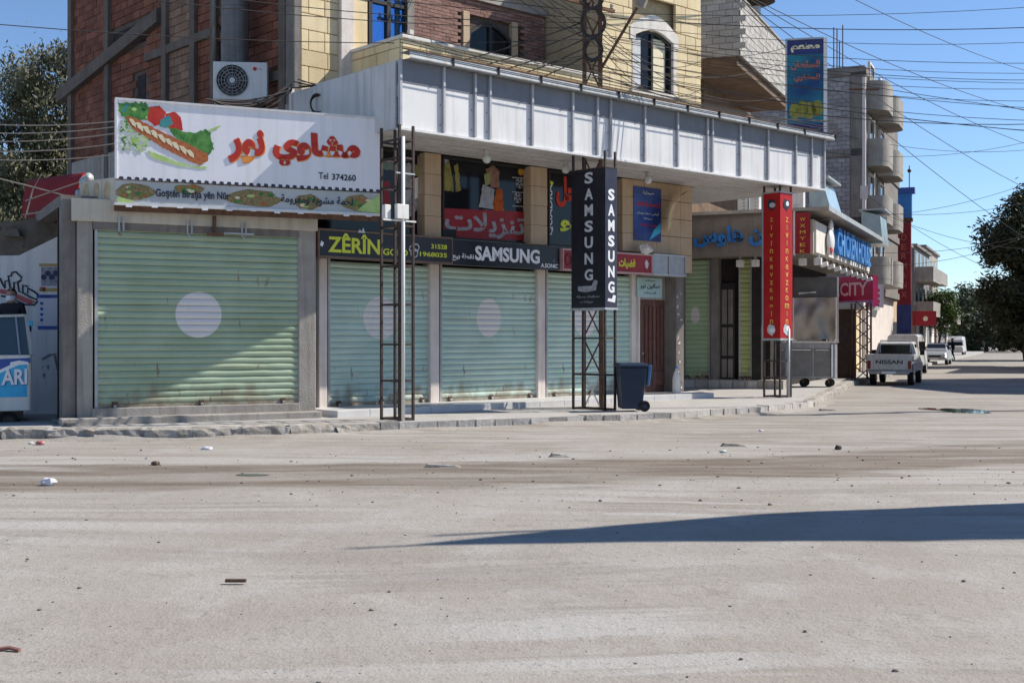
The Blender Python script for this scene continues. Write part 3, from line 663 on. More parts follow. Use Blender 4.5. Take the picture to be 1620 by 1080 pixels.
for i in range(4):
    a = gx0+(gx1-gx0)*i/3; MB().box(a-.05, a+.05, YB-.02, YB+.05, 8.28, 11.4).build('glazing_bar', M['frame_dark'] if i else M['plaster'], gp)
MB().box(gx0+.05, gx1, YB-.02, YB+.05, 9.5, 9.58).build('glazing_bar', M['frame_dark'], gp)
MB().box(gx0+.05, gx0+(gx1-gx0)*.28, YB-.005, YB+.045, 8.3, 11.4).build('bay_panel', M['stone'], gp)
MB().box(gx0-.05, gx1+.08, YB-.06, YB+.12, 8.16, 8.28).build('bay_sill', M['plaster'], main)
MB().box(gx1+.0, gx1+.2, YB-.05, YB+.3, 8.28, 10.1).build('pier', M['taupe'], main)

# ---- bricks
def brick_mesh(l, h, d, m):
    b = .006; return MB().add([(0,0,0),(l,0,0),(l,0,h),(0,0,h),(b,-.012,b),(l-b,-.012,b),(l-b,-.012,h-b),(b,-.012,h-b),(0,d,0),(l,d,0),(l,d,h),(0,d,h)],
        [(4,5,6,7),(0,1,5,4),(1,2,6,5),(2,3,7,6),(3,0,4,7),(8,9,1,0),(9,10,2,1),(10,11,3,2),(11,8,0,3)]).mesh('brick', m)
BL, BH = .40, .195
bricks = []
flank = group_part('brick_flank', main)
FS = lambda u, v=100: A.side(u, v, 0)
colsY = [3.94]+[FS(u)[0] for u in (446, 337, 304, 259, 168)]+[DEP-.2]       # concrete columns of the frame
for yc in colsY[1:]:
    MB().box(-.02, .3, yc-.13, yc+.13, 3.2, 13.4).build('concrete_column', M['column_brown'], main, bev=.01)
beamz = 9.15
for a, b, z in ((colsY[1], colsY[2], 7.5), (colsY[2], FS(228)[0], FS(265, 84)[1]), (3.94, colsY[3], 11.4)):
    MB().box(-.01, .28, a, b, z, z+.22).build('ring_beam', M['column_brown'], main, bev=.01)
# stair slab showing on the flank
s0 = A.side(250, 22, -.05); s1 = A.side(104, 128, -.05)
d_ = MB(); t_ = .36
d_.add([(-.1, s0[0], s0[1]+t_*.4), (-.1, s1[0]+.6, s1[1]+t_*.4-.35), (-.1, s1[0]+.6, s1[1]-t_*.6-.35), (-.1, s0[0], s0[1]-t_*.6), (.2, s0[0], s0[1]+t_*.4), (.2, s1[0]+.6, s1[1]+t_*.4-.35), (.2, s1[0]+.6, s1[1]-t_*.6-.35), (.2, s0[0], s0[1]-t_*.6)],
       [(0,1,2,3),(7,6,5,4),(0,4,5,1),(1,5,6,2),(2,6,7,3),(3,7,4,0)])
d_.build('stair_slab', M['column_brown'], main)
op0 = (8.75, 9.95)                            # stairwell openings beside the stair slab
openings = [(FS(226)[0], FS(173)[0], FS(200, 74)[1], FS(200, 42)[1]), (FS(224)[0], FS(212)[0], FS(218, 158)[1], FS(218, 118)[1])]
for (a, b, c, d) in openings: MB().box(.105, .115, a, b, c, d).build('stair_opening', M['dark'], main)
pale = (FS(304)[0], FS(259)[0])
z = 3.3; r = 0
while z < 13.2:
    y = YB+.2-(BL/2 if r%2 else 0)
    while y < DEP:
        a, b = max(y, YB+.2), min(y+BL-.012, DEP); y += BL; ok = b-a > .08
        for yc in colsY:
            if b > yc-.13 and a < yc+.13: 
                if a < yc-.2: b = yc-.13
                elif b > yc+.2: a = yc+.13
                else: ok = False
        for (oa, ob, oc, od) in openings:
            if b > oa and a < ob and z+BH > oc and z < od: ok = False
        if ok and b-a > .06: bricks.append((a, b, z, pale[0] < (a+b)/2 < pale[1]))
    z += BH+.012; r += 1
def seen(a, z):
    p = A.world(0, a, z); return p.y
cand = [k for k in bricks if 4.6 < k[2] < 12.2]
def uv(a, z):
    p = A.world(0, a); return CX+FPX*p.x/p.y, CY-(z-CAMZ)*FPX/p.y
vis = [k for k in cand if 0 < uv(k[0], k[2])[1] < 300 and not (uv(k[0], k[2])[0] > 185 and uv(k[0], k[2])[1] > 180) and uv(k[0], k[2])[1] > 0]
vis.sort(key=lambda k: k[0]); top = set(vis[:300])
BM = {}
rest = {True: MB(), False: MB()}
for k in bricks:
    a, b, z, p = k; L_ = round(b-a, 2)
    if k in top:
        if (L_, p) not in BM: BM[(L_, p)] = brick_mesh(L_, BH, .1, M['brick_pale'] if p else M['brick'])
        piece('brick', BM[(L_, p)], flank, (.1+random.uniform(-.01, .006), b, z), (0, 0, -math.pi/2))
    else:
        j = .1+random.uniform(-.012, .006); rest[p].box(j-.012, .2, a, b, z, z+BH)
M['brick_far'] = M['brick']
def islandrnd(m0, name):
    m = m0.copy(); m.name = name; nt = m.node_tree
    for n in nt.nodes:
        if n.type == 'OBJECT_INFO':
            g = [x for x in nt.nodes if x.type == 'NEW_GEOMETRY'][0]
            for l in list(n.outputs['Random'].links): nt.links.new(g.outputs['Random Per Island'], l.to_socket)
    return m
rest[True].build('brickwork', islandrnd(M['brick_pale'], 'brick_pale_far'), flank, kind='stuff')
rest[False].build('brickwork', islandrnd(M['brick'], 'brick_far'), flank, kind='stuff')
# small bricks of the balcony wall (too small to pick apart)
sm = MB(); z = 6.95; r = 0; M['bs'] = islandrnd(M['brick_small'], 'brick_small_far')
while z < 10.1:
    x = 1.75-(.12 if r%2 else 0)
    while x < xr0-.05:
        a, b = max(x, gx1+.2), min(x+.235, xr0); x += .245
        if b-a < .05: continue
        if (b > bx0-.2 and a < bx1+.2 and 7.6 < z < 9.75) or (b > ox0-.16 and a < ox1+.16 and z < 9.4): continue
        sm.box(a, b, YB+random.uniform(-.006, .006), YB+.1, z, min(z+.075, 10.11))
    z += .085; r += 1
sm.build('small_brickwork', M['bs'], main, kind='stuff')
MB().box(1.75, xr0, YB-.08, YB+.55, 10.12, 10.3).build('roof_edge', M['concrete'], main)
# projecting slab over the cream corner, which shades its top
MB().box(.0, 1.75, YB-.6, YB+.5, 11.6, 11.8).build('eaves_slab', M['concrete'], main)
# ------------------------------------------------------------------ canopy over the pavement
CZ0, CZ1 = 5.83, 7.2
CL = A.hit(1305, 300, 0)[0]
can = thing('shop_canopy', 'long white panelled canopy above the row of shops', 'canopy', A, (0, 0, CZ0))
ribs = [636, 702, 751.5, 775, 842, 906, 945, 966, 1020, 1072, 1119, 1127, 1171, 1215, 1259, 1284, 1303]
rx = [A.hit(u, 250, 0)[0] for u in ribs]; rx[0] = 0.03; rx[-1] = CL-.03
for i in range(len(rx)-1):
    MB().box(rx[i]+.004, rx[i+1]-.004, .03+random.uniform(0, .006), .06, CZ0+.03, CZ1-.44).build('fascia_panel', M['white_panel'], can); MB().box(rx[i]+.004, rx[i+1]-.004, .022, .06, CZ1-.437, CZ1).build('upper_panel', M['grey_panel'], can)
for x in rx:
    for zz_ in (CZ0+.2, CZ0+.6): MB().disc_y(x-.07, zz_, .012, .018, .028, 6).build('screw_head', M['rust'], can)
for x in rx: MB().box(x-.03, x+.03, -.03, .05, CZ0+.05, CZ1-.005).build('rib', M['rib'], can, bev=.006)
MB().box(0, CL, -.035, .1, CZ0-.015, CZ0+.03).build('bottom_edge', M['white_panel'], can)
# gutter flashing: tilted strips with dark brackets
n = 12
for i in range(n):
    a, b = CL*i/n+.008, CL*(i+1)/n-.008+(.25 if i == n-1 else 0); a += .12 if i == 0 else 0
    MB().add([(a,-.19,CZ1+.02),(b,-.19,CZ1+.02),(b,-.15,CZ1+.16),(a,-.15,CZ1+.16),(a,-.185,CZ1+.0),(b,-.185,CZ1+.0),(b,.2,CZ1+.015),(a,.2,CZ1+.015),(a,.2,CZ1+.16),(b,.2,CZ1+.16)],
             [(0,1,2,3),(4,5,1,0),(7,6,5,4),(3,2,9,8)]).build('gutter_strip', M['gutter'], can)
    MB().box(b-.005, b+.022, -.21, .1, CZ1+.0, CZ1+.165).build('gutter_bracket', M['black_steel'], can)
MB().box(-.02, CL+.3, -.165, -.12, CZ1+.162, CZ1+.185).build('gutter_lip', M['rust'], can)
MB().box(.1, CL, .1, 1.85, CZ1-.05, CZ1+.01).build('top_sheet', M['zinc'], can)
# left return
jy = A.side(577, 250, 0)[0]
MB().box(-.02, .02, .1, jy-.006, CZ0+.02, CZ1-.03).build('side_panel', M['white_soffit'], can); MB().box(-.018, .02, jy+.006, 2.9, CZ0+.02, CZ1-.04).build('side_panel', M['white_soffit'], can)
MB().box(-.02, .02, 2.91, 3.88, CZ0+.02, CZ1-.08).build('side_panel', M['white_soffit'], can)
MB().box(-.05, .03, 3.86, 3.96, 4.6, CZ1+.02).build('side_post', M['plaster'], can)
# boarded soffit
nb = 9
for i in range(nb):
    a = .1+(1.95-.1)*i/nb; b = .1+(1.95-.1)*(i+1)/nb
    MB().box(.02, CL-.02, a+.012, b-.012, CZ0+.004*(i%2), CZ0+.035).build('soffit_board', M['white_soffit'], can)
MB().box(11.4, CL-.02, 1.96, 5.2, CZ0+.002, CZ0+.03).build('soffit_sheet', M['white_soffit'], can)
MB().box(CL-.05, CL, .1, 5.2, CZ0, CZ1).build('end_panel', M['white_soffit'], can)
MB().box(11.62, CL-.06, 1.9, 5.2, CZ1-.06, CZ1).build('top_sheet', M['zinc'], can)
# lamps under the canopy
def globe(u, v, lab):
    x, z = A.hit(u, 250, .85); z = CZ0
    t = thing('ceiling_lamp', lab, 'lamp', A, (x, .85, z-.3), 'lamps under the canopy')
    MB().lathe([(.02, 0), (.055, 0), (.055, .1), (.02, .1)], (x, .85, z-.1)).build('lamp_base', M['white_soffit'], t)
    MB().ball((x, .85, z-.19), .1, 1, 1, 1.05).build('lamp_globe', mat('opal', (.6, .6, .58), None, rough=.25), t, smooth=True)
globe(770, 240, 'white globe lamp under the canopy in front of the sale window')
globe(895, 250, 'white globe lamp under the canopy left of the black pillar sign')
globe(1025, 275, 'white globe lamp under the canopy near the blue poster')

# ------------------------------------------------------------------ signs along the row
def board(name, label, u0, u1, v0, v1, m, y=1.72, dep=.14, frame=None, cat='sign', fw=.03):
    a, z1 = A.hit(u0, v0, y); b, z0 = A.hit(u1, v1, y); z1b = A.hit(u1, v0, y)[1]
    t = thing(name, label, cat, A, ((a+b)/2, y, z0))
    MB().box(a, b, y, y+dep, z0, z1).build('sign_panel', m, t)
    if frame:
        for q in ((a-fw, b+fw, z1, z1+fw), (a-fw, b+fw, z0-fw, z0), (a-fw, a, z0, z1), (b, b+fw, z0, z1)):
            MB().box(q[0], q[1], y-.02, y+dep, q[2], q[3]).build('sign_frame', frame, t)
    return t, a, b, z0, z1
def fx(u, y=1.72): return A.hit(u, 400, y)[0]
# gold shop
zt, zb = 3.93, 3.42
t, a, b, z0, z1 = board('shop_sign', 'black and yellow gold shop sign above the shutter behind the lattice post', 505, 714, 0, 0, M['black_sign'])
bpy.data.objects.remove(t.children[0]); t.location = A.world((a+b)/2, 1.72, zb); OFF[t.name] = ((a+b)/2, 1.72, zb)
MB().box(a, b, 1.72, 1.88, zb, zt).build('sign_panel', M['black_sign'], t)
for q in ((a-.03, b+.03, zt, zt+.04), (a-.03, b+.03, zb-.04, zb), (a-.03, a, zb, zt), (b, b+.03, zb, zt)): MB().box(q[0], q[1], 1.7, 1.88, q[2], q[3]).build('sign_frame', mat('bronze_frame', (.14,.085,.06), (.2,.12,.09), 6, .5), t)
text('ZÊRÎN', t, (fx(519), fx(601), 3.5, 3.9), 1.717, M['yellow_ink'], .025)
text('GOLD', t, (fx(606), fx(645), 3.5, 3.64), 1.717, M['yellow_ink'], .02)
for v_, s_ in ((3.70, '31528'), (3.52, '1968035')): text(s_, t, (fx(682 if v_ > 3.6 else 664), fx(707), v_, v_+.1), 1.717, M['yellow_ink'], .02)
cxr = fx(655)
ring = MB()
for (dx, dz, r) in ((0, 0, .09), (.05, .12, .075), (-.07, .09, .06)):
    pts = [(cxr+dx+r*math.cos(2*math.pi*k/14), 1.712, 3.58+dz+r*math.sin(2*math.pi*k/14)) for k in range(15)]; ring.tube(pts, .016, 5, False)
ring.build('ring_emblem', M['grey_ink'], t)
crown = MB(); cxk = fx(571)
crown.prism([(cxk-.09, 3.93), (cxk-.05, 4.0), (cxk, 3.96), (cxk+.04, 4.04), (cxk+.09, 3.93)], 1.69, 1.70).build('crown_emblem', M['grey_ink'], t)
MB().prism([(fx(506), 3.62), (fx(510), 3.6), (fx(512), 3.68), (fx(508), 3.72)], 1.712, 1.719).build('corner_mark', M['white_ink'], t)
# phone shop sign
t = thing('shop_sign', 'black phone shop sign with large white capitals above the middle shutter', 'sign', A, (fx(800), 1.74, zb))
a, b = fx(716), fx(886)
MB().box(a, b, 1.75, 1.88, zb-.04, zt+.0).build('sign_panel', M['black_sign'], t)
text('SAMSUNG', t, (fx(753), fx(855), 3.5, 3.83), 1.747, M['white_ink'], .035)
text(ar('نقطة بيع'), t, (fx(717), fx(751), 3.47, 3.64), 1.747, M['white_ink'], .02)
text('A.SONIC', t, (fx(857), fx(884), 3.42, 3.52), 1.747, M['white_ink'], .02)
MB().prism([(fx(874), 3.56), (fx(880), 3.56), (fx(878), 3.66)], 1.742, 1.749).build('corner_mark', mat('slate_ink', (.1,.14,.2), None), t)
# jeweller's red sign, partly behind the pillar sign
t = thing('shop_sign', 'red shop sign with white frame passing behind the black pillar sign', 'sign', A, (fx(960), 1.66, 3.4))
a, b = fx(889), fx(1028)
MB().box(a, b, 1.68, 1.88, 3.42, 3.86).build('sign_panel', M['red_sign'], t)
for q in ((a-.03, b+.03, 3.86, 3.9), (a-.03, b+.03, 3.38, 3.42), (a-.03, a, 3.42, 3.86), (b, b+.03, 3.42, 3.86)): MB().box(q[0], q[1], 1.65, 1.88, q[2], q[3]).build('sign_frame', mat('pink_frame', (.45,.25,.25), (.55,.35,.34), 6, .5), t)
text(ar('فضيات'), t, (fx(977), fx(1003), 3.5, 3.76), 1.677, M['yellow_ink'], .04)
o = MB(); o.tube([(fx(897)+.1*math.cos(2*math.pi*k/14), 1.672, 3.64+.13*math.sin(2*math.pi*k/14)) for k in range(15)], .02, 5, False); o.build('ring_emblem', mat('dull_red', (.2,.05,.06), None), t)
MB().prism([(fx(1019), 3.56), (fx(1022), 3.52), (fx(1024), 3.66), (fx(1021), 3.76), (fx(1018), 3.7)], 1.67, 1.677).build('silver_mark', M['grey_ink'], t)
# box at the end
t = thing('shutter_box', 'dark grey metal shutter box with pale frame at the row end', 'box', A, (fx(1055), 1.6, 3.4))
a, b = fx(1031), fx(1081)
MB().box(a, b, 1.68, 1.9, 3.42, 3.88).build('box_panel', M['steel_dull'], t)
for q in ((a-.01, b+.03, 3.88, 3.93), (a-.01, b+.03, 3.37, 3.42), (b, b+.03, 3.42, 3.88), ((a+b)/2-.02, (a+b)/2+.02, 3.42, 3.88)): MB().box(q[0], q[1], 1.65, 1.9, q[2], q[3]).build('box_frame', M['zinc'], t)
# street number plate over the door
t = thing('door_plate', 'small pale teal lettered plate above the brown door', 'plate', A, (fx(1029, 2.4), 2.42, 2.8))
pa, pz1 = A.hit(1009, 432, 2.43); pb, pz0 = A.hit(1048, 467, 2.43)
MB().box(pa, pb, 2.44, 2.48, 2.83, 3.36).build('plate', mat('teal_plate', (.36,.52,.52), (.44,.6,.6), 3, .5), t, bev=.008)
text(ar('صالون نور'), t, (pa+.1, pb-.1, 3.05, 3.2), 2.437, M['dark_ink'], .02)
text(ar('للسيدات'), t, (pa+.25, pb-.25, 2.92, 2.99), 2.437, M['dark_ink'], .01); text(ar('مركز'), t, (pa+.28, pb-.28, 3.25, 3.31), 2.437, M['dark_ink'], .01)
# blue poster
def poster_uv(name, label, cat, F, y, u0, u1, v0, v1, m, rows, extra=None):
    a, z1 = F.hit(u0, v0, y); b, z0 = F.hit(u1, v1, y)
    t = thing(name, label, cat, F, ((a+b)/2, y, z0)); MB().box(a, b, y, y+.02, z0, z1).build('sheet', m, t)
    for (s, p, q, r0, r1, mm, bold) in rows: text(s, t, (a+(b-a)*p, a+(b-a)*q, z0+(z1-z0)*r0, z0+(z1-z0)*r1), y-.003, mm, bold)
    return t, a, b, z0, z1
M['poster_blue'] = mat('poster_blue', (.018, .022, .11), (.04, .10, .36), .9, .4)
t, a, b, z0, z1 = poster_uv('poster', 'dark blue hanging poster with red and white script on tan stone', 'poster', A, 1.93, 1003, 1046, 294, 383, M['poster_blue'],
  [(ar('صيدلية'), .32, .72, .86, .93, M['grey_ink'], .01), (ar('الرحمة والشفاء'), .06, .94, .62, .74, M['red_ink'], .03), (ar('قياس ضغط وسكر'), .1, .9, .48, .54, M['grey_ink'], .01), (ar('مجانا'), .36, .66, .39, .44, M['grey_ink'], .01), (ar('خدمة ليلية'), .2, .85, .26, .33, M['red_ink'], .01)])
MB().prism([(a+(b-a)*.55, z0+.02), (b-.03, z0+.25), (b-.03, z0+.5), (a+(b-a)*.72, z0+.3)], 1.92, 1.929).build('poster_flash', M['cyan_ink'], t)
# rag of fabric and crumpled bag by the poster
t = thing('ragged_awning', 'torn tan fabric hanging from the canopy beside the poster', 'fabric', A, (AX(1062, 1.5), 1.5, 4.0))
rag = MB(); seg = 9
for i in range(seg+1):
    k = i/seg; uu = 1083-26*math.sin(k*1.55); vv = 303+62*(1-math.cos(k*1.5))
    for j in range(4):
        x_, z_ = A.hit(uu+j*3.2-2, vv+(3-j)*2.2+random.uniform(-1, 1), 1.45+.1*j); rag.v.append((x_, 1.45+.12*j+random.uniform(-.03, .03), z_))
for i in range(seg):
    for j in range(3): rag.f.append((i*4+j, i*4+j+1, (i+1)*4+j+1, (i+1)*4+j))
o = rag.build('cloth', mat('tan_cloth', (.5,.38,.2), (.62,.5,.3), 4, .9, .3), t, smooth=True); sm_ = o.modifiers.new('s', 'SOLIDIFY'); sm_.thickness = .02
t = thing('crumpled_bag', 'crumpled pale plastic bag caught on the red sign end', 'bag', A, (fx(1023, 1.6), 1.6, 3.9))
cb = MB().ball((fx(1023, 1.6), 1.66, 4.02), .16, 1.3, .7, .8, 10, 7)
cb.v = [tuple(Vector(p)+Vector((noise.noise(Vector(p)*9), noise.noise(Vector(p)*9+Vector((5,0,0))), noise.noise(Vector(p)*9+Vector((0,7,0)))))*.09) for p in cb.v]
cb.build('bag', mat('pale_bag', (.55,.5,.44), (.7,.66,.6), 8, .6), t)

# ------------------------------------------------------------------ lattice frames and pillar signs
def lattice(name, label, cat, u_back, u_near, u_right, v_base, ztop, group, levels, pipe=None):
    """square frame of thin tubes; returns root + corner plan points (near, right, far, back) in A coordinates"""
    p = gnd(u_near, v_base, PZ); l = Vector((p.x, p.y))-A.o; x0, y0 = l.dot(A.d), l.dot(A.n)
    x1 = A.hit(u_right, 600, y0)[0]; y1 = A.side(u_back, 600, x0)[0]
    t = thing(name, label, cat, A, ((x0+x1)/2, (y0+y1)/2, PZ), group)
    P = [(x0, y0), (x1, y0), (x1, y1), (x0, y1)]
    for q in P: MB().bar((q[0], q[1], PZ-.02), (q[0], q[1], ztop), .045).build('upright', M['black_steel'], t)
    for z in levels:
        for i in range(4): MB().bar((*P[i], z), (*P[(i+1)%4], z), .036).build('cross_bar', M['black_steel'], t)
    return t, P
t, P = lattice('lattice_post', 'slim open lattice post of thin tubes with white pipe left of the row', 'post', 603.5, 632, 653.5, 666, CZ0, None, [PZ+.03, .93, 1.63, 2.4, 3.14, 3.9, 4.65, 5.2, 5.55])
(x0, y0), (x1, y1) = P[0], P[2]
MB().tube([(x0+.06, y0-.03, PZ), (x0+.06, y0-.03, 5.6)], .038, 10).build('white_pipe', M['pipe_white'], t, smooth=True)
MB().box(x0-.12, x0+.16, y0-.09, y0-.0, 4.02, 4.3).build('junction_box', M['pipe_white'], t, bev=.01)
MB().box(x0-.34, x0-.2, y0+.0, y0+.1, 4.02, 4.28).build('junction_box', M['pipe_white'], t, bev=.01)
MB().bar((x0-.4, y0-.02, 3.99), (x1+.05, y0-.02, 3.99), .03).build('shelf_bar', M['pipe_white'], t)
MB().bar((x0-.1, y0-.02, 4.9), (x1+.02, y0-.02, 4.9), .03).build('shelf_bar', M['zinc'], t)
# black pillar sign round the pylon
t, P = lattice('pillar_sign', 'tall black two-sided pillar sign on open legs beside the bin', 'sign', 907, 957, 973, 650, CZ0, None, [PZ+.03, .95, 1.75])
(x0, y0), (x1, y1) = P[0], P[2]
zb_, zt_ = 2.42, 5.45
MB().box(x0-.03, x1+.03, y0-.03, y1+.03, zb_, zt_).build('sign_box', M['black_sign'], t)
MB().box(x0-.045, x1+.045, y0-.045, y1+.045, zb_-.05, zb_-.001).build('sign_frame', M['zinc'], t)
MB().box(x0-.04, x1+.04, y0-.04, y1+.04, zt_+.001, zt_+.03).build('sign_frame', M['black_steel'], t)
M['navy_face'] = mat('navy_face', (.03, .03, .05), (.05, .05, .075), 2, .3)
MB().box(x0-.025, x1+.025, y0-.036, y0-.031, zb_+.01, zt_-.01).build('front_face', M['navy_face'], t)
letters = 'SAMSUNG'
for i, ch in enumerate(letters):
    zc = zt_-.28-.44*i+.22; zc = 5.42-.355*i
    text(ch, t, (-(y0+(y1-y0)*.60), -(y0+(y1-y0)*.34), zc-.27+0, zc-.02), 0, M['grey_ink'], .03, xplane=x0-.034, name='letter')
    zc2 = 5.0-.335*i
    text(ch, t, (x0+.06, x1-.06, zc2-.25, zc2), y0-.039, M['white_ink'], .04, name='letter')
# phone shape and small script on the wide face
ym = (y0+y1)/2
def sidepoly(pts, x, name, m):
    n = len(pts); MB().add([(x, -a, z) for a, z in pts]+[(x-.006, -a, z) for a, z in pts], [tuple(range(n)), tuple(range(2*n-1, n-1, -1))]+[(i, i+n, (i+1)%n+n, (i+1)%n) for i in range(n)]).build(name, m, t)
sidepoly([(-ym-.3, 2.80), (-ym-.05, 2.76), (-ym+.25, 2.80), (-ym+.3, 3.0), (-ym+.2, 3.03), (-ym+.12, 2.9), (-ym-.3, 2.9)], x0-.034, 'phone_emblem', M['grey_print'])
text(ar('مستلزمات وصيانة'), t, (-ym-.35, -ym+.35, 2.63, 2.7), 0, M['grey_print'], .01, xplane=x0-.034)
text(ar('موبايلات'), t, (-ym-.25, -ym+.15, 2.52, 2.58), 0, M['grey_print'], .01, xplane=x0-.034)
MB().prism([(x0+.04, 2.56), (x1-.05, 2.53), (x1-.02, 2.68), (x1-.1, 2.7), (x1-.14, 2.61), (x0+.06, 2.62)], y0-.043, y0-.037).build('phone_emblem', M['white_ink'], t)
SP = (x0, x1, y0, y1)
# red pillar sign
t, P = lattice('pillar_sign', 'tall red two-sided pillar sign on open legs at the pavement corner', 'sign', 1209, 1234, 1251, 629, CZ0, None, [PZ+.03, .7, 1.15])
(x0, y0), (x1, y1) = P[0], P[2]
MB().tube([(x1-.14, y0-.02, PZ), (x1-.14, y0-.02, 2.0)], .05, 10).build('pipe', M['zinc'], t, smooth=True)
zb_, zt_ = 1.75, 5.62
MB().box(x0-.03, x1+.03, y0-.03, y1+.03, zb_, zt_).build('sign_box', M['red_deep'], t)
MB().box(x0-.045, x1+.045, y0-.045, y1+.045, zb_-.06, zb_-.001).build('sign_frame', M['zinc'], t)
MB().box(x0-.045, x0-.031, y1-.0, y1+.045, zb_, zt_).build('sign_frame', M['zinc'], t)
MB().box(x0-.04, x1+.04, y0-.04, y1+.04, zt_+.001, zt_+.04).build('sign_frame', M['zinc'], t)
word = 'Zîwer û Şewq Koçer'
word = 'Zîvîn Zêr Komîz'
k = 0
for wd, z_ in (('Zîvîn', 4.98), ('Kevz', 3.93), ('Komîne', 3.1)):
    for i, ch in enumerate(wd):
        z = z_-.21*i
        hh = .13
        text(ch, t, (-(y0+(y1-y0)*.58), -(y0+(y1-y0)*.40), z-hh, z), 0, M['gold_ink'], .0, xplane=x0-.034, name='letter', keep=True)
        text(ch, t, (x0+.14, x1-.1, z-hh, z), y0-.034, M['gold_ink'], .0, name='letter', keep=True)
for zc in (5.32, 1.98):
    m_ = M['dark_ink'] if zc > 3 else M['grey_ink']
    sidepoly([(-(y0+(y1-y0)*(.5-.26*math.cos(q))), zc+.17*math.sin(q)*(1 if k_%2 else .75)) for k_, q in enumerate([2*math.pi*j/9 for j in range(9)])], x0-.036, 'fish_emblem', m_)
    MB().prism([((x0+x1)/2+.15*math.cos(2*math.pi*j/9), zc+.17*math.sin(2*math.pi*j/9)*(1 if j%2 else .7)) for j in range(9)], y0-.04, y0-.033).build('fish_emblem', m_, t)
    MB().disc_y((x0+x1)/2+.03, zc+.02, .07, y0-.046, y0-.041, 8).build('emblem_core', M['white_ink'], t)
    sidepoly([(-(y0+(y1-y0)*.5)+.1*math.cos(2*math.pi*j/8)+.04, zc-.02+.07*math.sin(2*math.pi*j/8)) for j in range(8)], x0-.043, 'emblem_core', M['white_ink'] if zc < 3 else M['grey_ink'])

# ------------------------------------------------------------------ electricity pylon rising inside the black pillar sign
x0, x1, y0, y1 = SP
pc = A.world((x0+x1)/2-.05, (y0+y1)/2+.0); pc = pc+Vector((pc.x/pc.y, 1, 0))*.95; PYL = pc
t = thing('electricity_pylon', 'rusty steel lattice electricity pylon rising through the canopy', 'pylon', W0, (pc.x, pc.y, PZ))
hw0, hw1, H = .2, .17, 13.2
cor = []
for i, (sx, sy) in enumerate(((-1,-1),(1,-1),(1,1),(-1,1))):
    a_ = (pc.x+sx*hw0, pc.y+sy*hw0*.8, PZ-.05); b_ = (pc.x+sx*hw1, pc.y+sy*hw1*.8, H); cor.append((Vector(a_), Vector(b_)))
    MB().bar(a_, b_, .075).build('leg_angle', M['rust'], t)
for i in range(4):
    for k in range(16):
        z0_, z1_ = k/16, (k+1)/16; p = cor[i][0].lerp(cor[i][1], z0_ if k%2 else z1_); q = cor[(i+1)%4][0].lerp(cor[(i+1)%4][1], z1_ if k%2 else z0_)
        MB().bar(p, q, .034).build('brace', M['rust'] if k%3 else M['pipe_white'] if k < 3 else M['rust'], t)
for z, l in ((9.35, 1.6), (10.35, 1.5), (11.6, 1.4)):
    d_ = A.d; MB().bar((pc.x-d_.x*l*.55, pc.y-d_.y*l*.55, z), (pc.x+d_.x*l*.45, pc.y+d_.y*l*.45, z), .07).build('cross_arm', M['rust'], t)
    for s_ in (-.5, -.25, .4):
        MB().lathe([(.02,0),(.05,.02),(.03,.05),(.05,.08),(.02,.12)], (pc.x+d_.x*l*s_, pc.y+d_.y*l*s_, z+.04), 8).build('insulator', M['tile_white'], t)
# street light arm
MB().tube([(pc.x+.2, pc.y-.1, 7.9), (pc.x+1.0, pc.y-.2, 9.25)], .035, 8).build('lamp_arm', M['rust'], t)
MB().hexa([(pc.x+.95,pc.y-.35,9.3),(pc.x+1.12,pc.y-.3,9.2),(pc.x+1.2,pc.y-.05,9.25),(pc.x+1.0,pc.y-.1,9.35),(pc.x+1.15,pc.y-.4,9.95),(pc.x+1.38,pc.y-.35,9.85),(pc.x+1.42,pc.y-.05,9.9),(pc.x+1.2,pc.y-.1,10.0)]).build('lamp_head', M['taupe'], t, bev=.03)
# coils of cable on the pylon
for z, r in ((8.9, .3), (9.5, .25), (8.3, .22)):
    c_ = MB()
    for j in range(3): c_.tube([(pc.x+(r+.03*j)*math.cos(2*math.pi*k/14)*.8, pc.y-.25+.05*math.sin(4*math.pi*k/14), z+(r+.03*j)*math.sin(2*math.pi*k/14)) for k in range(15)], .018, 4, False)
    c_.build('cable_coil', M['cable'], t)
# ------------------------------------------------------------------ grill shop on the left
BXu = lambda u, y=0: B.hit(u, 535, y)[0]
gs = thing('grill_shop', 'low concrete shop with one wide green shutter under the food sign', 'building', B, (BXu(300), 0, PZ))
bl, br = BXu(100), 0.0
MB().box(BXu(472), br, 0, .55, PZ, 4.1).build('pier', M['concrete'], gs, bev=.02)
MB().box(BXu(122), BXu(147), 0, .55, PZ, 4.1).build('pier', M['concrete'], gs, bev=.02)
MB().box(BXu(100), BXu(121), .06, .55, PZ, 4.3).build('pier', M['concrete_dark'], gs, bev=.02)
MB().box(BXu(147)-.02, BXu(472)+.02, -.05, .5, PZ, .46).build('threshold', M['concrete'], gs, bev=.015)
MB().box(BXu(147)-.6, 0, -.35, .0, PZ-.02, .3).build('step', M['concrete'], gs, bev=.02)
MB().box(BXu(122)-.1, .02, -.06, .55, 3.9, 4.32).build('lintel', M['beige_panel'], gs, bev=.015)
MB().box(BXu(147), BXu(472), -.03, .25, 3.76, 3.9).build('shutter_box', M['concrete_dark'], gs)
MB().box(BXu(100), .02, .3, 4.2, 4.2, 4.4).build('roof_slab', M['concrete_dark'], gs)
MB().box(BXu(100), .0, .7, .8, PZ, 4.2).build('inner_wall', M['dark'], gs)
cx, cz = B.hit(312, 498, .15); rr = abs(B.hit(312+36, 498, .15)[0]-cx)
a, b = BXu(148, .15)+.05, BXu(472, .15)-.05
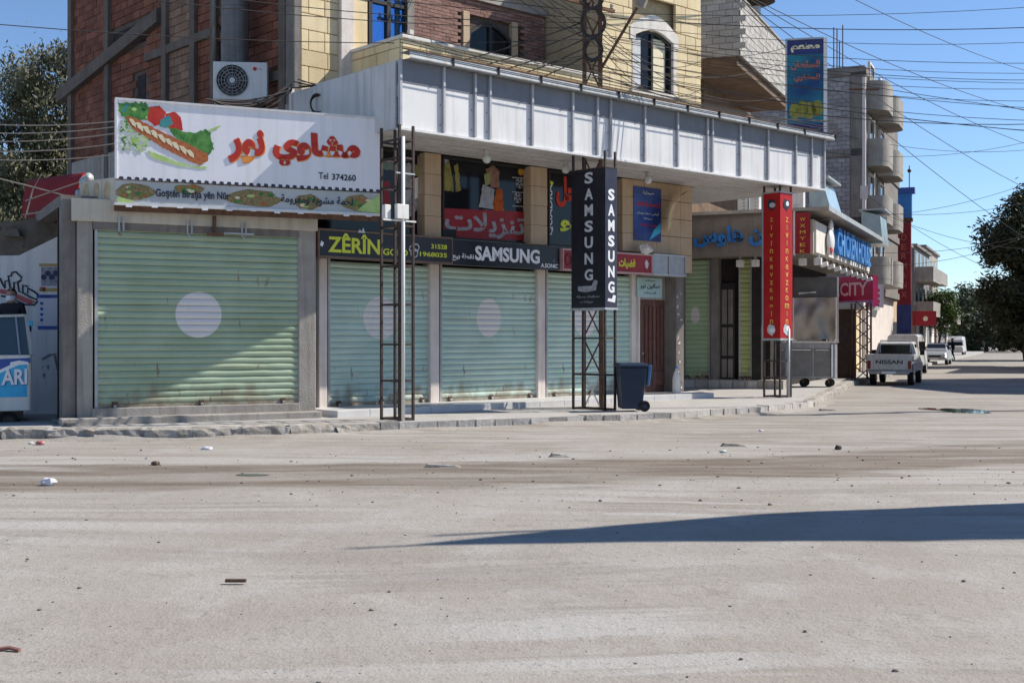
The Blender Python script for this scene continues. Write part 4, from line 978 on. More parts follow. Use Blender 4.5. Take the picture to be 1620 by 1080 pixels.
shutter(gs, B, a, b, .045, .46, 3.86, .124, (.31, .40, .27), (.39, .48, .35), cz, rr, cx-(a+b)/2, 1.0)
for u in (192, 300, 386):                        # brackets hanging under the lintel
    x = BXu(u, -.1); MB().tube([(x-.04, -.1, 4.0), (x-.04, -.1, 3.75), (x, -.14, 3.68), (x+.04, -.1, 3.75), (x+.04, -.1, 4.0)], .018, 6).build('bracket', M['zinc'], gs)
# rusty ceiling fan hub by the lintel
t = thing('rusty_bracket', 'rusty brown scrap bracket fixed above the green shutter', 'bracket', B, (BXu(345, -.12), -.12, 3.6))
x = BXu(345, -.12); MB().box(x-.2, x+.1, -.16, -.08, 3.72, 3.78).build('arm', M['rust'], t); MB().box(x-.1, x-.04, -.15, -.09, 3.78, 4.1).build('stem', M['rust'], t); MB().box(x+.1, x+.7, -.14, -.1, 3.76, 3.79).build('rod', M['zinc'], t)

# big food sign
_ga = 23.5; _gr = Vector((-2.62, 24.12)); G = Frame(_gr.x, _gr.y, _ga); _gl = G.hit(185, 300)[0]; G = Frame(_gr.x+_gl*G.d.x, _gr.y+_gl*G.d.y, _ga)
GL = -_gl; gz0, gz1 = 4.68, 6.12
t = thing('shop_sign', 'large white grill sign with kebab picture and red Arabic lettering', 'sign', G, (GL/2, 0, gz0))
M['sign_white'] = mat('sign_white', (.80, .79, .82), (.86, .85, .88), .8, .5, streak=(.62, .58, .57), sfac=.35)
MB().box(0, GL, 0, .14, gz0, gz1).build('sign_panel', M['sign_white'], t)
for q in ((-.03, GL+.03, gz1, gz1+.04), (-.03, 0, gz0, gz1), (GL, GL+.03, gz0, gz1)): MB().box(q[0], q[1], -.025, .15, q[2], q[3]).build('sign_frame', M['white_panel'], t)
n = 36
lo = MB()
for i in range(n):                               # torn dark edge of the skin
    x = GL*(i+.2)/n; lo.add([(x, -.004, gz0-.005), (x+GL*.62/n, -.004, gz0-.02), (x+GL*.6/n, -.004, gz0+.035), (x+.02, -.004, gz0+.045)], [(0,1,2,3)])
lo.build('torn_edge', M['dark_ink'], t, kind='stuff')
def gp(u, v): return G.hit(u, v, 0)
def gart(name, pts, m, y=-.004, th=.003, parent=None, rag=0):
    if rag:
        q = []; rr_ = random.Random(int(pts[0][0]*7+pts[0][1]))
        for i in range(len(pts)):
            (a0, b0), (a1, b1) = pts[i], pts[(i+1)%len(pts)]; n_ = max(2, int(math.hypot(a1-a0, b1-b0)/3))
            for k in range(n_): q.append((a0+(a1-a0)*k/n_+rr_.uniform(-rag, rag), b0+(b1-b0)*k/n_+rr_.uniform(-rag, rag)))
        pts = q
    P = [gp(u, v) for u, v in pts]; s = sum(P[i][0]*P[(i+1)%len(P)][1]-P[(i+1)%len(P)][0]*P[i][1] for i in range(len(P)))
    if s < 0: P = P[::-1]
    return MB().prism(P, y-th, y).build(name, m, parent or t)
gart('print_leaf', [(188,163),(215,162),(240,172),(232,190),(212,192),(197,186),(188,178)], M['green_ink'], rag=1.6)
for k in range(14):
    u, v = random.uniform(190, 236), random.uniform(165, 188); gart('print_leaf', [(u-5,v),(u,v-4),(u+5,v),(u,v+3)], random.choice([M['green_ink'], M['lime_ink'], M['teal_ink']]), -.0045-.0001*k, .002, rag=1.2)
random.seed(4)
for k in range(90):                              # shredded onion and herbs
    u, v = random.uniform(193, 236), random.uniform(192, 238); v = max(v, 188+(u-193)*.45)
    an = random.uniform(0, 3.14); l = random.uniform(7, 13); w_ = 1.5
    dx, dz = math.cos(an)*l/2, math.sin(an)*l/2
    gart('print_shred', [(u-dx-dz/l*2*w_, v-dz+dx/l*2*w_), (u+dx-dz/l*2*w_, v+dz+dx/l*2*w_), (u+dx+dz/l*2*w_, v+dz-dx/l*2*w_), (u-dx+dz/l*2*w_, v-dz-dx/l*2*w_)], random.choice([M['pale_green_ink'], M['green_ink'], M['pale_green_ink'], M['lime_ink']]), -.005-.00006*k)
gart('print_pepper', [(236,170),(252,168),(262,178),(258,196),(245,200),(233,190)], M['red_ink'], -.006, rag=.7)
gart('print_pepper', [(262,180),(276,177),(286,186),(289,206),(276,210),(264,200)], M['red_ink'], -.0065, rag=.7)
gart('print_gloss', [(240,174),(248,172),(246,182),(239,184)], M['orange_ink'], -.0066, .002, rag=.5); gart('print_gloss', [(276,183),(283,190),(284,203),(279,198)], M['cream_ink'], -.0071, .002, rag=.5)
gart('print_pepper', [(254,190),(268,182),(274,196),(262,203),(252,200)], M['teal_ink'], -.0072)
gart('print_leaf', [(262,198),(284,207),(305,211),(327,205),(333,212),(338,236),(328,246),(305,238),(284,226)], M['green_ink'], -.008, rag=1.4)
for k in range(9):
    u = 278+k*6; v = 212+k*1.8+random.uniform(-4, 6); gart('print_gloss', [(u-4,v),(u+1,v-2),(u+6,v+1),(u,v+3)], random.choice([M['lime_ink'], M['green_ink'], M['teal_ink']]), -.0085, .002, rag=.8)
gart('print_stalk', [(329,206),(348,199),(349,201),(331,209)], M['lime_ink'], -.009)
gart('print_shade', [(232,238),(270,252),(300,262),(330,265),(322,268),(280,262),(240,250)], M['lime_ink'], -.005, rag=1)
gart('print_kebab', [(196,186),(204,184),(216,188),(262,212),(310,234),(328,244),(329,254),(316,262),(302,256),(258,234),(212,206)], M['meat_ink'], -.010, rag=.9)
for k in range(9):
    u = 206+k*11.4; v = 189.5+k*6.1
    gart('print_sesame', [(u-3,v-1),(u+4,v-1),(u+9,v+6),(u+9,v+13),(u+4,v+9),(u+1,v+6)], M['cream_ink'], -.0135, rag=.8)
p0, p1 = gp(440, 262), gp(572, 210)
text(ar('مشاوي'), t, (gp(432,250)[0], gp(571,250)[0], gp(500,266)[1], gp(500,212)[1]), -.006, M['orange_ink'], .07, tilt=-.0)
text(ar('مشاوي'), t, (gp(432,250)[0]-.01, gp(571,250)[0]-.02, gp(500,266)[1]+.015, gp(500,212)[1]+.015), -.011, M['red_ink'], .062)
text(ar('نور'), t, (gp(361,250)[0], gp(420,250)[0], gp(390,260)[1], gp(390,206)[1]), -.006, M['orange_ink'], .07)
text(ar('نور'), t, (gp(361,250)[0]-.01, gp(420,250)[0]-.02, gp(390,260)[1]+.015, gp(390,206)[1]+.015), -.011, M['red_ink'], .055)
text('Tel', t, (gp(504,280)[0], gp(519,280)[0], gp(510,283.5)[1], gp(510,273)[1]), -.006, M['dark_ink'], .01); text('374260', t, (gp(525,280)[0], gp(563,280)[0], gp(545,286)[1], gp(545,276)[1]), -.006, M['dark_ink'], .02)
# food banner underneath
t2 = t = thing('food_banner', 'narrow banner of food pictures and dark script below the grill sign', 'banner', G, (GL/2, .05, 4.2))
M['banner_grey'] = mat('banner_grey', (.42, .45, .47), (.55, .57, .57), 1.2, .5)
MB().box(-.02, GL, .06, .12, 4.24, 4.655).build('banner_panel', M['banner_grey'], t)
def ba(name, u, v, ru, rv, m, y, sd):
    rnd = random.Random(sd); c_ = G.hit(u, v, .06)
    k = G.hit(u+1, v, .06)[0]-c_[0]
    MB().prism([(c_[0]+ru*k*math.cos(2*math.pi*j/14)*rnd.uniform(.8, 1.1), c_[1]+rv*k*math.sin(2*math.pi*j/14)*rnd.uniform(.8, 1.1)) for j in range(14)], y-.003, y).build(name, m, t)
for i, (u, v, ru, rv) in enumerate(((215, 303, 32, 14), (300, 300, 26, 9), (402, 314, 44, 15), (488, 320, 22, 13), (566, 321, 26, 13))):
    ba('print_dish', u, v, ru, rv, M['food_ink'], .056, i); 
    for q in range(9):
        rq = random.Random(i*31+q); ba('print_garnish', u+rq.uniform(-.7, .7)*ru, v+rq.uniform(-.6, .6)*rv, rq.uniform(3, 7), rq.uniform(1.5, 3.2), [M['green_ink'], M['meat_ink'], M['food_ink'], M['lime_ink'], M['cream_ink']][q%5 if q < 7 else 0], .052-.0003*q, i+20+q)
for pts, m_ in (([(186,311),(215,319),(186,322)], M['lime_ink']), ([(601,308),(601,338),(565,333),(580,320)], M['lime_ink'])):
    P = [G.hit(u, v, .06) for u, v in pts]
    s = sum(P[i][0]*P[(i+1)%len(P)][1]-P[(i+1)%len(P)][0]*P[i][1] for i in range(len(P))); P = P if s > 0 else P[::-1]
    MB().prism(P, .046, .049).build('print_corner', m_, t)
text('Goştên Biraşa yên Nûr', t, (G.hit(246,0,.06)[0], G.hit(363,0,.06)[0], 4.34, 4.53), .044, M['dark_ink'], .02)
text(ar('لحمة مشوية ومفرومة'), t, (G.hit(444,0,.06)[0], G.hit(558,0,.06)[0], 4.34, 4.54), .044, M['dark_ink'], .02)
MB().box(-.04, GL+.02, .03, .14, 4.2, 4.245).build('banner_edge', M['white_panel'], t)
for i in range(11):
    x = GL*(i+.5)/11; MB().box(x-.07, x+.04, .02, .06, 4.165+.01*(i%3), 4.2).build('banner_tab', M['white_ink'], t)
MB().box(-.03, GL, .14, .2, 4.1, 4.2).build('bearer', M['rust'], t)
# side piece of the sign box with bread pictures
pL = gnd(124, 600); 
HF_a = px(126, 300, 22.9); HF_b = px(183, 300, 22.25)
H_ = Frame(HF_a.x, HF_a.y, math.degrees(math.atan2(HF_b.y-HF_a.y, HF_b.x-HF_a.x))); hl = math.hypot(HF_b.x-HF_a.x, HF_b.y-HF_a.y)
t = thing('bread_panel', 'beige side panel with three bread ovals left of the food banner', 'sign', H_, (hl/2, 0, 4.15))
MB().box(0, hl-.02, 0, .1, 4.2, 4.72).build('sign_panel', M['beige_panel'], t)
for i in range(3): MB().disc_y(hl*(.18+.29*i), 4.48, .09, -.006, 0, 14, .19).build('print_bread', mat('bread_print', (.42,.3,.16), (.58,.45,.27), 9, .6), t)
t.location = t.location
# rounded grey end of the sign box
MB().tube([(-.02+.0, .05, 4.05), (-.08, .05, 4.3), (-.05, .05, 4.55), (.05, .05, 4.72), (.25, .05, 4.8)], .09, 8).build('end_cap', M['zinc'], t, smooth=True)

# red awning roll
t = thing('red_awning', 'faded red barrel awning beside the brick building', 'awning', W0, tuple(px(80, 350, 25.6)))
aw = MB(); n = 10; pa, pb = px(36, 345, 26.2), px(122, 345, 24.6)
for i in range(2):
    p = pa if i == 0 else pb
    for k in range(n+1):
        an = math.pi*.5*k/n; aw.v.append((p.x+.0, p.y-.0-.55*math.cos(an)+.5, p.z+(1.0 if i else .9)*math.sin(an)))
for k in range(n): aw.f.append((k, k+n+1, k+n+2, k+1))
aw.f.append(tuple(range(n, -1, -1))); aw.f.append(tuple(range(n+1, 2*n+2)))
aw.build('fabric', mat('awning_red', (.20,.008,.01), (.28,.014,.014), 1.5, .75, .2, 12), t)
MB().bar(pa+Vector((0,-.06,-.03)), pb+Vector((0,-.06,-.03)), .06).build('front_bar', M['rust'], t)

# white wall with posters on the far left
wl = Frame(-13.2, 25.2, 2.0)
t = thing('white_wall', 'whitewashed wall with graffiti and posters beside the green shutter', 'wall', wl, (1.5, 0, PZ))
xa = wl.hit(-60, 500)[0]; xb = wl.hit(104, 500)[0]; zt0 = wl.hit(0, 404)[1]; zt1 = wl.hit(104, 368)[1]; x0_ = wl.hit(0, 404)[0]; xm = wl.hit(30, 404)[0]
M['whitewash'] = mat('whitewash', (.66, .65, .64), (.75, .74, .73), 1.2, .85, .3, 20, streak=(.40, .40, .42), sfac=.5)
MB().prism([(xa-3, PZ-.05), (xb, PZ-.05), (xb, zt1), (xm, zt0), (xa-3, zt0-.05)], 0, .35).build('wall_face', M['whitewash'], t)
rub = MB(); random.seed(9)
for k in range(150):                             # loose rubble and brushwood on the wall head
    x = random.uniform(xa-2, xb+.2); zz = zt0+(zt1-zt0)*max(0, (x-xm)/(xb-xm)); p = Vector((x, random.uniform(-.05, .5), zz+random.uniform(-.02, .55)))
    if random.random() < .5: rub.bar(p, p+Vector((random.uniform(-.7, .7), random.uniform(-.1, .1), random.uniform(-.12, .25))), random.uniform(.015, .035))
    else: s_ = random.uniform(.08, .2); rub.hexa([tuple(p+Vector((a*s_*random.uniform(.6, 1.2), b*s_*.6, c*s_*random.uniform(.5, .9)))) for c in (0, 1) for a, b in ((-1,-1),(1,-1),(1,1),(-1,1))])
rub.prism([(xa-3, zt0-.02), (xm, zt0-.01), (xb+.3, zt1-.01), (xb+.4, zt1+.35), (xm+.4, zt0+.75), (xa-3, zt0+.5)], .02, .6)
rub.build('rubble_heap', mat('rubble', (.09,.075,.06), (.17,.145,.12), 3.5, .95, .6, 12), t, kind='stuff')
# graffiti: outlined letters with a red bar
def wart(name, pts, m, y=-.003, th=.003):
    P = [wl.hit(u, v, 0) for u, v in pts]; s = sum(P[i][0]*P[(i+1)%len(P)][1]-P[(i+1)%len(P)][0]*P[i][1] for i in range(len(P)))
    return MB().prism(P if s > 0 else P[::-1], y-th, y).build(name, m, t)
def wline(pts, w_, m):
    mm = MB(); mm.tube([(lambda h: (h[0], -.008, h[1]))(wl.hit(u, v, 0)) for u, v in pts], w_, 5); return mm.build('graffiti_line', m, t)
wart('graffiti_bar', [(0,457),(14,459),(56,477),(48,482),(10,466),(0,464)], mat('graffiti_red', (.42,.12,.12), None))
for pts in ([(0,440),(3,447),(8,456)], [(8,456),(8,445),(14,443),(16,455),(22,459),(22,447),(28,446),(30,461),(36,464),(36,451),(44,453)], [(36,463),(48,470),(58,474),(60,466),(54,461),(44,456),(44,464)], [(14,443),(13,437),(18,436),(19,431),(25,430),(30,435),(34,438),(33,444),(28,446)], [(2,468),(14,470),(40,482),(54,482),(60,476)]):
    wline(pts, .022, M['dark_ink'])
for k in range(7):
    u = 52+random.uniform(0, 40); v = 565+random.uniform(0, 28); wart('smudge', [(u,v),(u+random.uniform(2,6),v+random.uniform(-3,3)),(u+random.uniform(1,4),v+random.uniform(3,7))], mat('smudge_grey', (.2,.2,.22), (.32,.32,.34), 8), -.003-.0004*k)
wline([(66,568),(78,561),(86,560),(88,572),(92,588),(96,598)], .022, mat('smudge_grey', (.2,.2,.22)))
def wposter(label, u0, u1, v0, v1, m, parts):
    a, z1 = wl.hit(u0, v0, -.006); b, z0 = wl.hit(u1, v1, -.006)
    p = thing('poster', label, 'poster', wl, ((a+b)/2, -.006, z0)); MB().box(a, b, -.012, -.004, z0, z1).build('sheet', m, p)
    for (q0, q1, r0, r1, mm) in parts: MB().box(a+(b-a)*q0, a+(b-a)*q1, -.016, -.0125, z0+(z1-z0)*r0, z0+(z1-z0)*r1).build('print_block', mm, p)
    return p, a, b, z0, z1
M['paper'] = mat('paper', (.55,.55,.62), (.62,.62,.68), 2, .7); M['paper_blue'] = mat('paper_blue', (.06,.11,.36), None); M['paper_pic'] = mat('paper_picture', (.12,.15,.25), (.4,.38,.36), 14, .7); M['ochre'] = mat('ochre_print', (.42,.3,.12), None)
p, a, b, z0, z1 = wposter('upper poster of dark figures on the white wall', 62, 96, 417, 461, M['paper'], [(0, 1, .9, 1, M['ochre']), (.1, .9, .2, .88, M['paper_pic']), (0, 1, 0, .12, M['ochre']), (.05, .3, .0, .16, M['red_ink'])])
for k in range(4): MB().disc_y(a+(b-a)*(.22+.19*k), z0+.3+.08*(k%2), .06, -.02, -.0165, 10).build('print_face', mat('dark_face', (.05,.06,.12), None), p)
p, a, b, z0, z1 = wposter('lower poster with blue bars and icons on the white wall', 60, 98, 466, 521, M['paper'], [(0, 1, .9, 1, M['paper_blue']), (0, 1, 0, .1, M['paper_blue']), (.1, .55, .92, .98, M['red_ink'])])
for k in range(4): MB().disc_y(a+.08, z0+.2+.115*k, .035, -.018, -.0125, 8).build('print_icon', M['paper_blue'], p)
for k in range(6): MB().box(a+.16, b-.06-.05*(k%3), -.016, -.0125, z0+.16+.075*k, z0+.172+.075*k).build('print_line', M['grey_ink'], p)

# air conditioner and flue on the flank
acp = px(380, 158, 26.7)
AF_ = Frame(acp.x, acp.y, 6)
t = thing('air_conditioner', 'white outdoor air conditioner unit on the brick flank', 'air conditioner', AF_, (0, 0, acp.z))
wA_, hA = .59, .84; z0 = acp.z
MB().box(-wA_, wA_, 0, .38, z0, z0+hA).build('casing', M['ac'], t, bev=.02)
fan = MB(); fcx, fcz, fr = -.17, z0+hA*.5, .35
fan.disc_y(fcx, fcz, fr, -.012, .0, 32).build('fan_recess', M['dark'], t)
gr = MB()
for r_ in (.1, .17, .24, .30, .345): gr.tube([(fcx+r_*math.cos(2*math.pi*k/28), -.03, fcz+r_*math.sin(2*math.pi*k/28)) for k in range(29)], .006, 4, False)
for k in range(16): an = 2*math.pi*k/16; gr.tube([(fcx+.06*math.cos(an), -.03, fcz+.06*math.sin(an)), (fcx+.345*math.cos(an), -.03, fcz+.345*math.sin(an))], .005, 4)
gr.build('fan_grille', M['steel_dull'], t)
for k in range(3):
    an = 2*math.pi*k/3; c_, s_ = math.cos(an), math.sin(an); q = MB()
    q.add([(fcx+c_*.05-s_*.04, -.016, fcz+s_*.05+c_*.04), (fcx+c_*.3-s_*.09, -.018, fcz+s_*.3+c_*.09), (fcx+c_*.32+s_*.05, -.024, fcz+s_*.32-c_*.05), (fcx+c_*.05+s_*.04, -.02, fcz+s_*.05-c_*.04)], [(0,1,2,3)]); q.build('fan_blade', M['black_steel'], t)
MB().disc_y(fcx, fcz, .06, -.04, -.02, 12).build('fan_hub', M['grey_ink'], t)
MB().disc_y(.32, z0+hA*.82, .045, -.006, .001, 14).build('badge', M['red_ink'], t); text('LG', t, (.38, .48, z0+hA*.79, z0+hA*.85), -.003, M['grey_print'], .01)
for s_ in (-.45, .45): MB().bar((s_, .05, z0-.03), (s_, 1.2, z0-.03), .05).build('mount_bar', M['rust'], t); MB().bar((s_, .05, z0-.04), (s_, 1.2, z0-.5), .04).build('mount_strut', M['rust'], t)
fl = px(372, 95, 27.4)
t = thing('flue', 'fat galvanised flue pipe above the air conditioner', 'flue', W0, (fl.x, fl.y, fl.z))
MB().lathe([(.0,0),(.31,.0),(.31,1.18),(.325,1.2),(.325,1.26),(.31,1.28),(.31,3.6),(0,3.6)], (fl.x, fl.y, fl.z-.1), 24).build('duct', M['galvan'], t, smooth=False)
for z in (.5, 2.2): MB().box(fl.x-.05, fl.x+.05, fl.y+.2, fl.y+1.2, fl.z+z, fl.z+z+.06).build('wall_strap', M['rust'], t)
dp = px(340, 80, 27.6)
t = thing('downpipe', 'slim grey downpipe left of the fat flue', 'pipe', W0, (dp.x, dp.y, dp.z-.6))
MB().tube([(dp.x, dp.y, dp.z-.6), (dp.x, dp.y, dp.z+3)], .06, 10).build('pipe', M['galvan'], t, smooth=True)
MB().tube([(dp.x+.08, dp.y, dp.z-1.1), (dp.x+.08, dp.y, dp.z+.2)], .05, 8).build('lower_pipe', M['black_steel'], t, smooth=True)
MB().box(dp.x-.03, dp.x+.03, dp.y, dp.y+1.4, dp.z+.6, dp.z+.65).build('pipe_clip', M['rust'], t)
# white meter boxes hidden in cables above the sign
# ------------------------------------------------------------------ chicken shop on the side street
ck = thing('chicken_shop', 'corner grill shop with taupe fascia and blue letters beyond the canopy', 'building', C, (0, 0, PZ))
FZ0, FZ1 = 4.28, 5.55
# side fascia facing the crossing (plane x = 0) and front fascia along the street (plane y = 0)
ysd = C.side(1058, 370, 0)[0]
MB().box(0, .1, .1, ysd, FZ0+.02, FZ1).build('side_fascia', M['taupe'], ck)
MB().box(0, 12.2, 0, .1, FZ0, FZ1-.25).build('front_fascia', M['beige_panel'], ck)
MB().box(0, 12.2, .1, ysd, FZ0-.0, FZ0+.02).build('soffit', M['taupe'], ck)
MB().box(-.18, 12.7, -.45, ysd, FZ1+.002, FZ1+.1).build('roof_slab', M['concrete'], ck)
MB().box(-.2, 12.75, -.5, -.451, FZ1-.02, FZ1+.13).build('roof_edge', M['zinc'], ck)
# shop wall set back under the fascia
MB().box(1.5, 12, 1.6, ysd+2, PZ, FZ0).build('inner_wall', M['dark'], ck)
MB().box(1.2, 12.2, ysd-.2, 14, FZ1, 7.2).build('upper_wall', M['dark_brown'], ck)
def CS(u, x=1.0): return C.side(u, 560, x)[0]
def cpier(u0, u1, z0, z1, m, x=1.0, dx=.5, name='pier'): MB().box(x, x+dx, CS(u1, x), CS(u0, x), z0, z1).build(name, m, ck, bev=.01)
cpier(1060, 1083, PZ, FZ0, M['concrete_dark'], 1.0)
cpier(1124, 1136, PZ, FZ0, M['concrete_dark'], .95)
cpier(1189, 1204, PZ, FZ0, M['dark'], .95)
MB().box(.9, 1.6, CS(1240), CS(1075), PZ-.02, .45).build('plinth', M['concrete'], ck, bev=.01)
zz = .3
for (u0, u1) in ((1083, 1100), (1101, 1121), (1122, 1140), (1141, 1160), (1161, 1180), (1181, 1199)):    # glazed plinth tiles
    MB().box(.87, .9, CS(u1)+.01, CS(u0)-.01, PZ+.02, .42).build('plinth_tile', M['tile_white'] if random.random() < .4 else M['marble'], ck)
# shutters here face -x: build them in a turned frame
Cs = Frame(*C.world(1.0, 0)[:2], 66-90)
def csub(u0, u1, c1, c2, cu, rpx):
    a, b = Cs.hit(u0, 560, .12)[0], Cs.hit(u1, 560, .12)[0]
    t = thing('corner_shutter', 'x', 'shutter', Cs, ((a+b)/2, .12, .45))
    cx_, cz_ = Cs.hit(cu, 498, .12)
    shutter(t, Cs, a+.05, b-.05, .12, .45, FZ0-.02, .15, c1, c2, cz_, abs(Cs.hit(cu+rpx, 498, .12)[0]-cx_), cx_-(a+b)/2, 1.9 if rpx < 12 else 1); return t
tag(csub(1083, 1124, (.36,.50,.30), (.44,.58,.38), 1100, 7), 'wide green roller shutter beside the dark corner doorway', 'shutter')
tag(csub(1169, 1190, (.40,.46,.18), (.48,.54,.24), 1400, 7), 'narrow yellow green roller shutter right of the dark corner doorway', 'shutter')
# dark doorway with panelled leaf
MB().box(1.35, 1.45, CS(1169, 1.35), CS(1136, 1.35), .45, FZ0).build('doorway', M['dark'], ck)
dl = MB().box(1.25, 1.32, CS(1163, 1.25), CS(1140, 1.25), .45, 3.5).build('door', M['frame_dark'], ck)
for u0, u1 in ((1142, 1150), (1152, 1160)):
    for z0, z1 in ((1.2, 2.1), (2.2, 3.3)): MB().box(1.22, 1.25, CS(u1, 1.25), CS(u0, 1.25), z0, z1).build('door_panel', M['concrete_dark'], dl, bev=.01)
    MB().box(1.2, 1.25, CS(u1, 1.25), CS(u0, 1.25), .5, 1.1).build('door_panel', M['taupe'], dl, bev=.01)
# spot lamps under the fascia
for i, (u, v) in enumerate(((1171, 415), (1195, 417), (1270, 425), (1294, 428))):
    x_ = .5; y_ = C.side(u, 420, x_)[0]
    t = thing('spot_lamp', ['white cube lamp left of the red pillar sign, nearer the doorway', 'white cube lamp right beside the red pillar sign', 'white cube lamp above the steel food counter, left one', 'white cube lamp above the steel food counter, right one'][i], 'lamp', C, (x_, y_, FZ0-.32), 'lamps under the corner fascia')
    MB().box(x_-.11, x_+.11, y_-.11, y_+.11, FZ0-.32, FZ0-.1).build('lamp_body', M['pipe_white'], t, bev=.02); MB().box(x_-.04, x_+.04, y_-.04, y_+.04, FZ0-.1, FZ0).build('stem', M['zinc'], t)
for i in range(9):
    x_ = .8+i*1.25; t = thing('flood_lamp', 'small tilted floodlight under the street fascia, %s from the corner' % ['first', 'second', 'third', 'fourth', 'fifth', 'sixth', 'seventh', 'eighth', 'ninth'][i], 'lamp', C, (x_, -.12, FZ0-.3), 'floodlights under the street fascia')
    MB().hexa([(x_-.12,-.3,FZ0-.32),(x_+.12,-.3,FZ0-.32),(x_+.12,-.1,FZ0-.38),(x_-.12,-.1,FZ0-.38),(x_-.12,-.28,FZ0-.2),(x_+.12,-.28,FZ0-.2),(x_+.12,-.08,FZ0-.26),(x_-.12,-.08,FZ0-.26)]).build('lamp_head', M['pipe_white'], t, bev=.01)
    MB().bar((x_, -.1, FZ0-.25), (x_, .04, FZ0+.02), .04).build('arm', M['rust'], t)
# blue lettering: Arabic on the side fascia, Latin on the street fascia
def cy(u): return -C.side(u, 370, -.02)[0]
t = thing('blue_lettering', 'blue Arabic letters standing on the taupe side fascia', 'lettering', C, (-.03, 2, FZ0+.2))
text(ar('تشكن هاوس'), t, (cy(1098), cy(1264), 4.55, 5.2), 0, M['blue_ink'], .045, .1, xplane=-.06)
t = thing('shop_sign', 'pale street fascia sign with big blue letters and a chicken figure', 'sign', C, (6, -.05, FZ0))
cu = lambda u: C.hit(u, 400, -.05)[0]
MB().box(.15, 11.9, -.06, -.002, FZ0+.05, FZ1-.3).build('sign_panel', M['coping'], t)
text('CHICKEN HOUSE', t, (cu(1318), cu(1371), FZ0+.18, FZ1-.22), -.1, M['blue_ink'], .035, .22)
text('CHICKEN HOUSE', t, (cu(1318)+.03, cu(1371)+.03, FZ0+.2, FZ1-.2), -.2, mat('pale_blue_ink', (.2,.42,.72), None), .0, .02)
ch = MB(); x_ = cu(1308)
ch.ball((x_, -.16, FZ0+.5), .34, 1.2, .35, 1.1); ch.ball((x_+.1, -.16, FZ0+.98), .2, 1, .4, 1.1); ch.hexa([(x_-.35,-.2,FZ0+.1),(x_+.35,-.2,FZ0+.1),(x_+.35,-.1,FZ0+.1),(x_-.35,-.1,FZ0+.1),(x_-.2,-.2,FZ0+.45),(x_+.2,-.2,FZ0+.45),(x_+.2,-.1,FZ0+.45),(x_-.2,-.1,FZ0+.45)])
ch.build('chicken_figure', M['white_panel'], t, smooth=True)
MB().ball((x_-.1, -.2, FZ0+.25), .16, 1.3, .3, .9).build('red_trim', M['red_ink'], t)
# red upright banner at the fascia corner
t = thing('red_banner', 'dark red banner with faded script at the fascia corner', 'banner', C, (-.1, .6, FZ0-.05))
ya, yb = C.side(1258, 370, -.12)[0], C.side(1282, 370, -.12)[0]
MB().box(-.14, -.1, yb, ya, FZ0-.0, FZ1-.05).build('fabric', M['red_sign'], t)
for i in range(6): text('WXMYEK'[i], t, (-(ya+yb)/2-.08, -(ya+yb)/2+.08, FZ1-.3-.19*i, FZ1-.2-.19*i), 0, M['gold_ink'], 0, xplane=-.142, name='letter')
MB().box(-.16, -.08, ya, ya+.05, FZ0-.05, FZ1).build('edge_pole', M['pipe_white'], t)

# stainless food counter with patterned splash panel
cp = gnd(1283, 612, PZ); Cf = Frame(cp.x, cp.y, -20)
t = thing('food_counter', 'wheeled stainless steel food counter with polished patterned back panel', 'counter', Cf, (0, 0, PZ))
s = cp.y/FPX; wL, wR = (1200-1283)*s, (1320-1283)*s
ztop = CAMZ-(540-CY)*s+.0
MB().box(wL, wR, 0, .8, .45, 1.6).build('cabinet', M['steel_dull'], t, bev=.01)
for a, b in ((wL+.05, (wL+wR)*.5-.35), ((wL+wR)*.5-.3, .05), (.1, wR-.15)): 
    d_ = MB().box(a, b, -.02, 0, .52, 1.42).build('cabinet_door', mat('brushed_dark', (.17,.165,.16), (.23,.225,.22), 4, .4, metal=.5), t, bev=.008); MB().box(a+.05, b-.05, -.05, -.02, 1.36, 1.39).build('handle', M['steel'], d_)
MB().box(wL-.05, wR+.05, -.06, .85, 1.6, 1.66).build('worktop', M['steel'], t, bev=.008)
MB().tube([(wR-.1, -.05, .5), (wR-.1, -.05, 1.55)], .04, 8).build('corner_tube', M['steel'], t)
sp = MB(); nxp, nzp = 18, 10                       # embossed splash panel
for j in range(nzp+1):
    for i in range(nxp+1):
        x_ = -.55+(wR+.55)*i/nxp; z_ = 1.72+1.35*j/nzp; sp.v.append((x_, .1+.07*noise.noise(Vector((x_*2.6, z_*2.2, 1.3))), z_))
for j in range(nzp):
    for i in range(nxp): sp.f.append((j*(nxp+1)+i, j*(nxp+1)+i+1, (j+1)*(nxp+1)+i+1, (j+1)*(nxp+1)+i))
sp.build('splash_panel', mat('polished_panel', (.27,.245,.21), (.38,.345,.30), 2, .34, metal=.75), t, smooth=True)
MB().box(-.6, wR+.05, .2, .8, 3.08, 3.75).build('hood', mat('hood_grey', (.1,.1,.1), (.15,.145,.14), 3, .5), t, bev=.02)
MB().box(-.6, -.55, .15, .75, 1.66, 3.08).build('hood_post', M['steel'], t); MB().box(wR, wR+.05, .15, .75, 1.66, 3.08).build('hood_post', M['steel'], t)
for k in range(2): MB().bar((-.4, .1, 3.2+.03*k), (.15, .1, 3.26-.02*k), .035).build('blade_rest', M['pipe_white'], t)
for x_ in (wL+.2, -.25, wR-.2):
    for y_ in (.1, .7):
        wv = MB(); wv.v = []; wv.disc_y(x_, PZ+.13, .13, y_-.04, y_+.04, 16).build('castor', M['rubber'], t); MB().box(x_-.03, x_+.03, y_-.06, y_+.06, PZ+.13, .46).build('castor_fork', M['rust'], t)

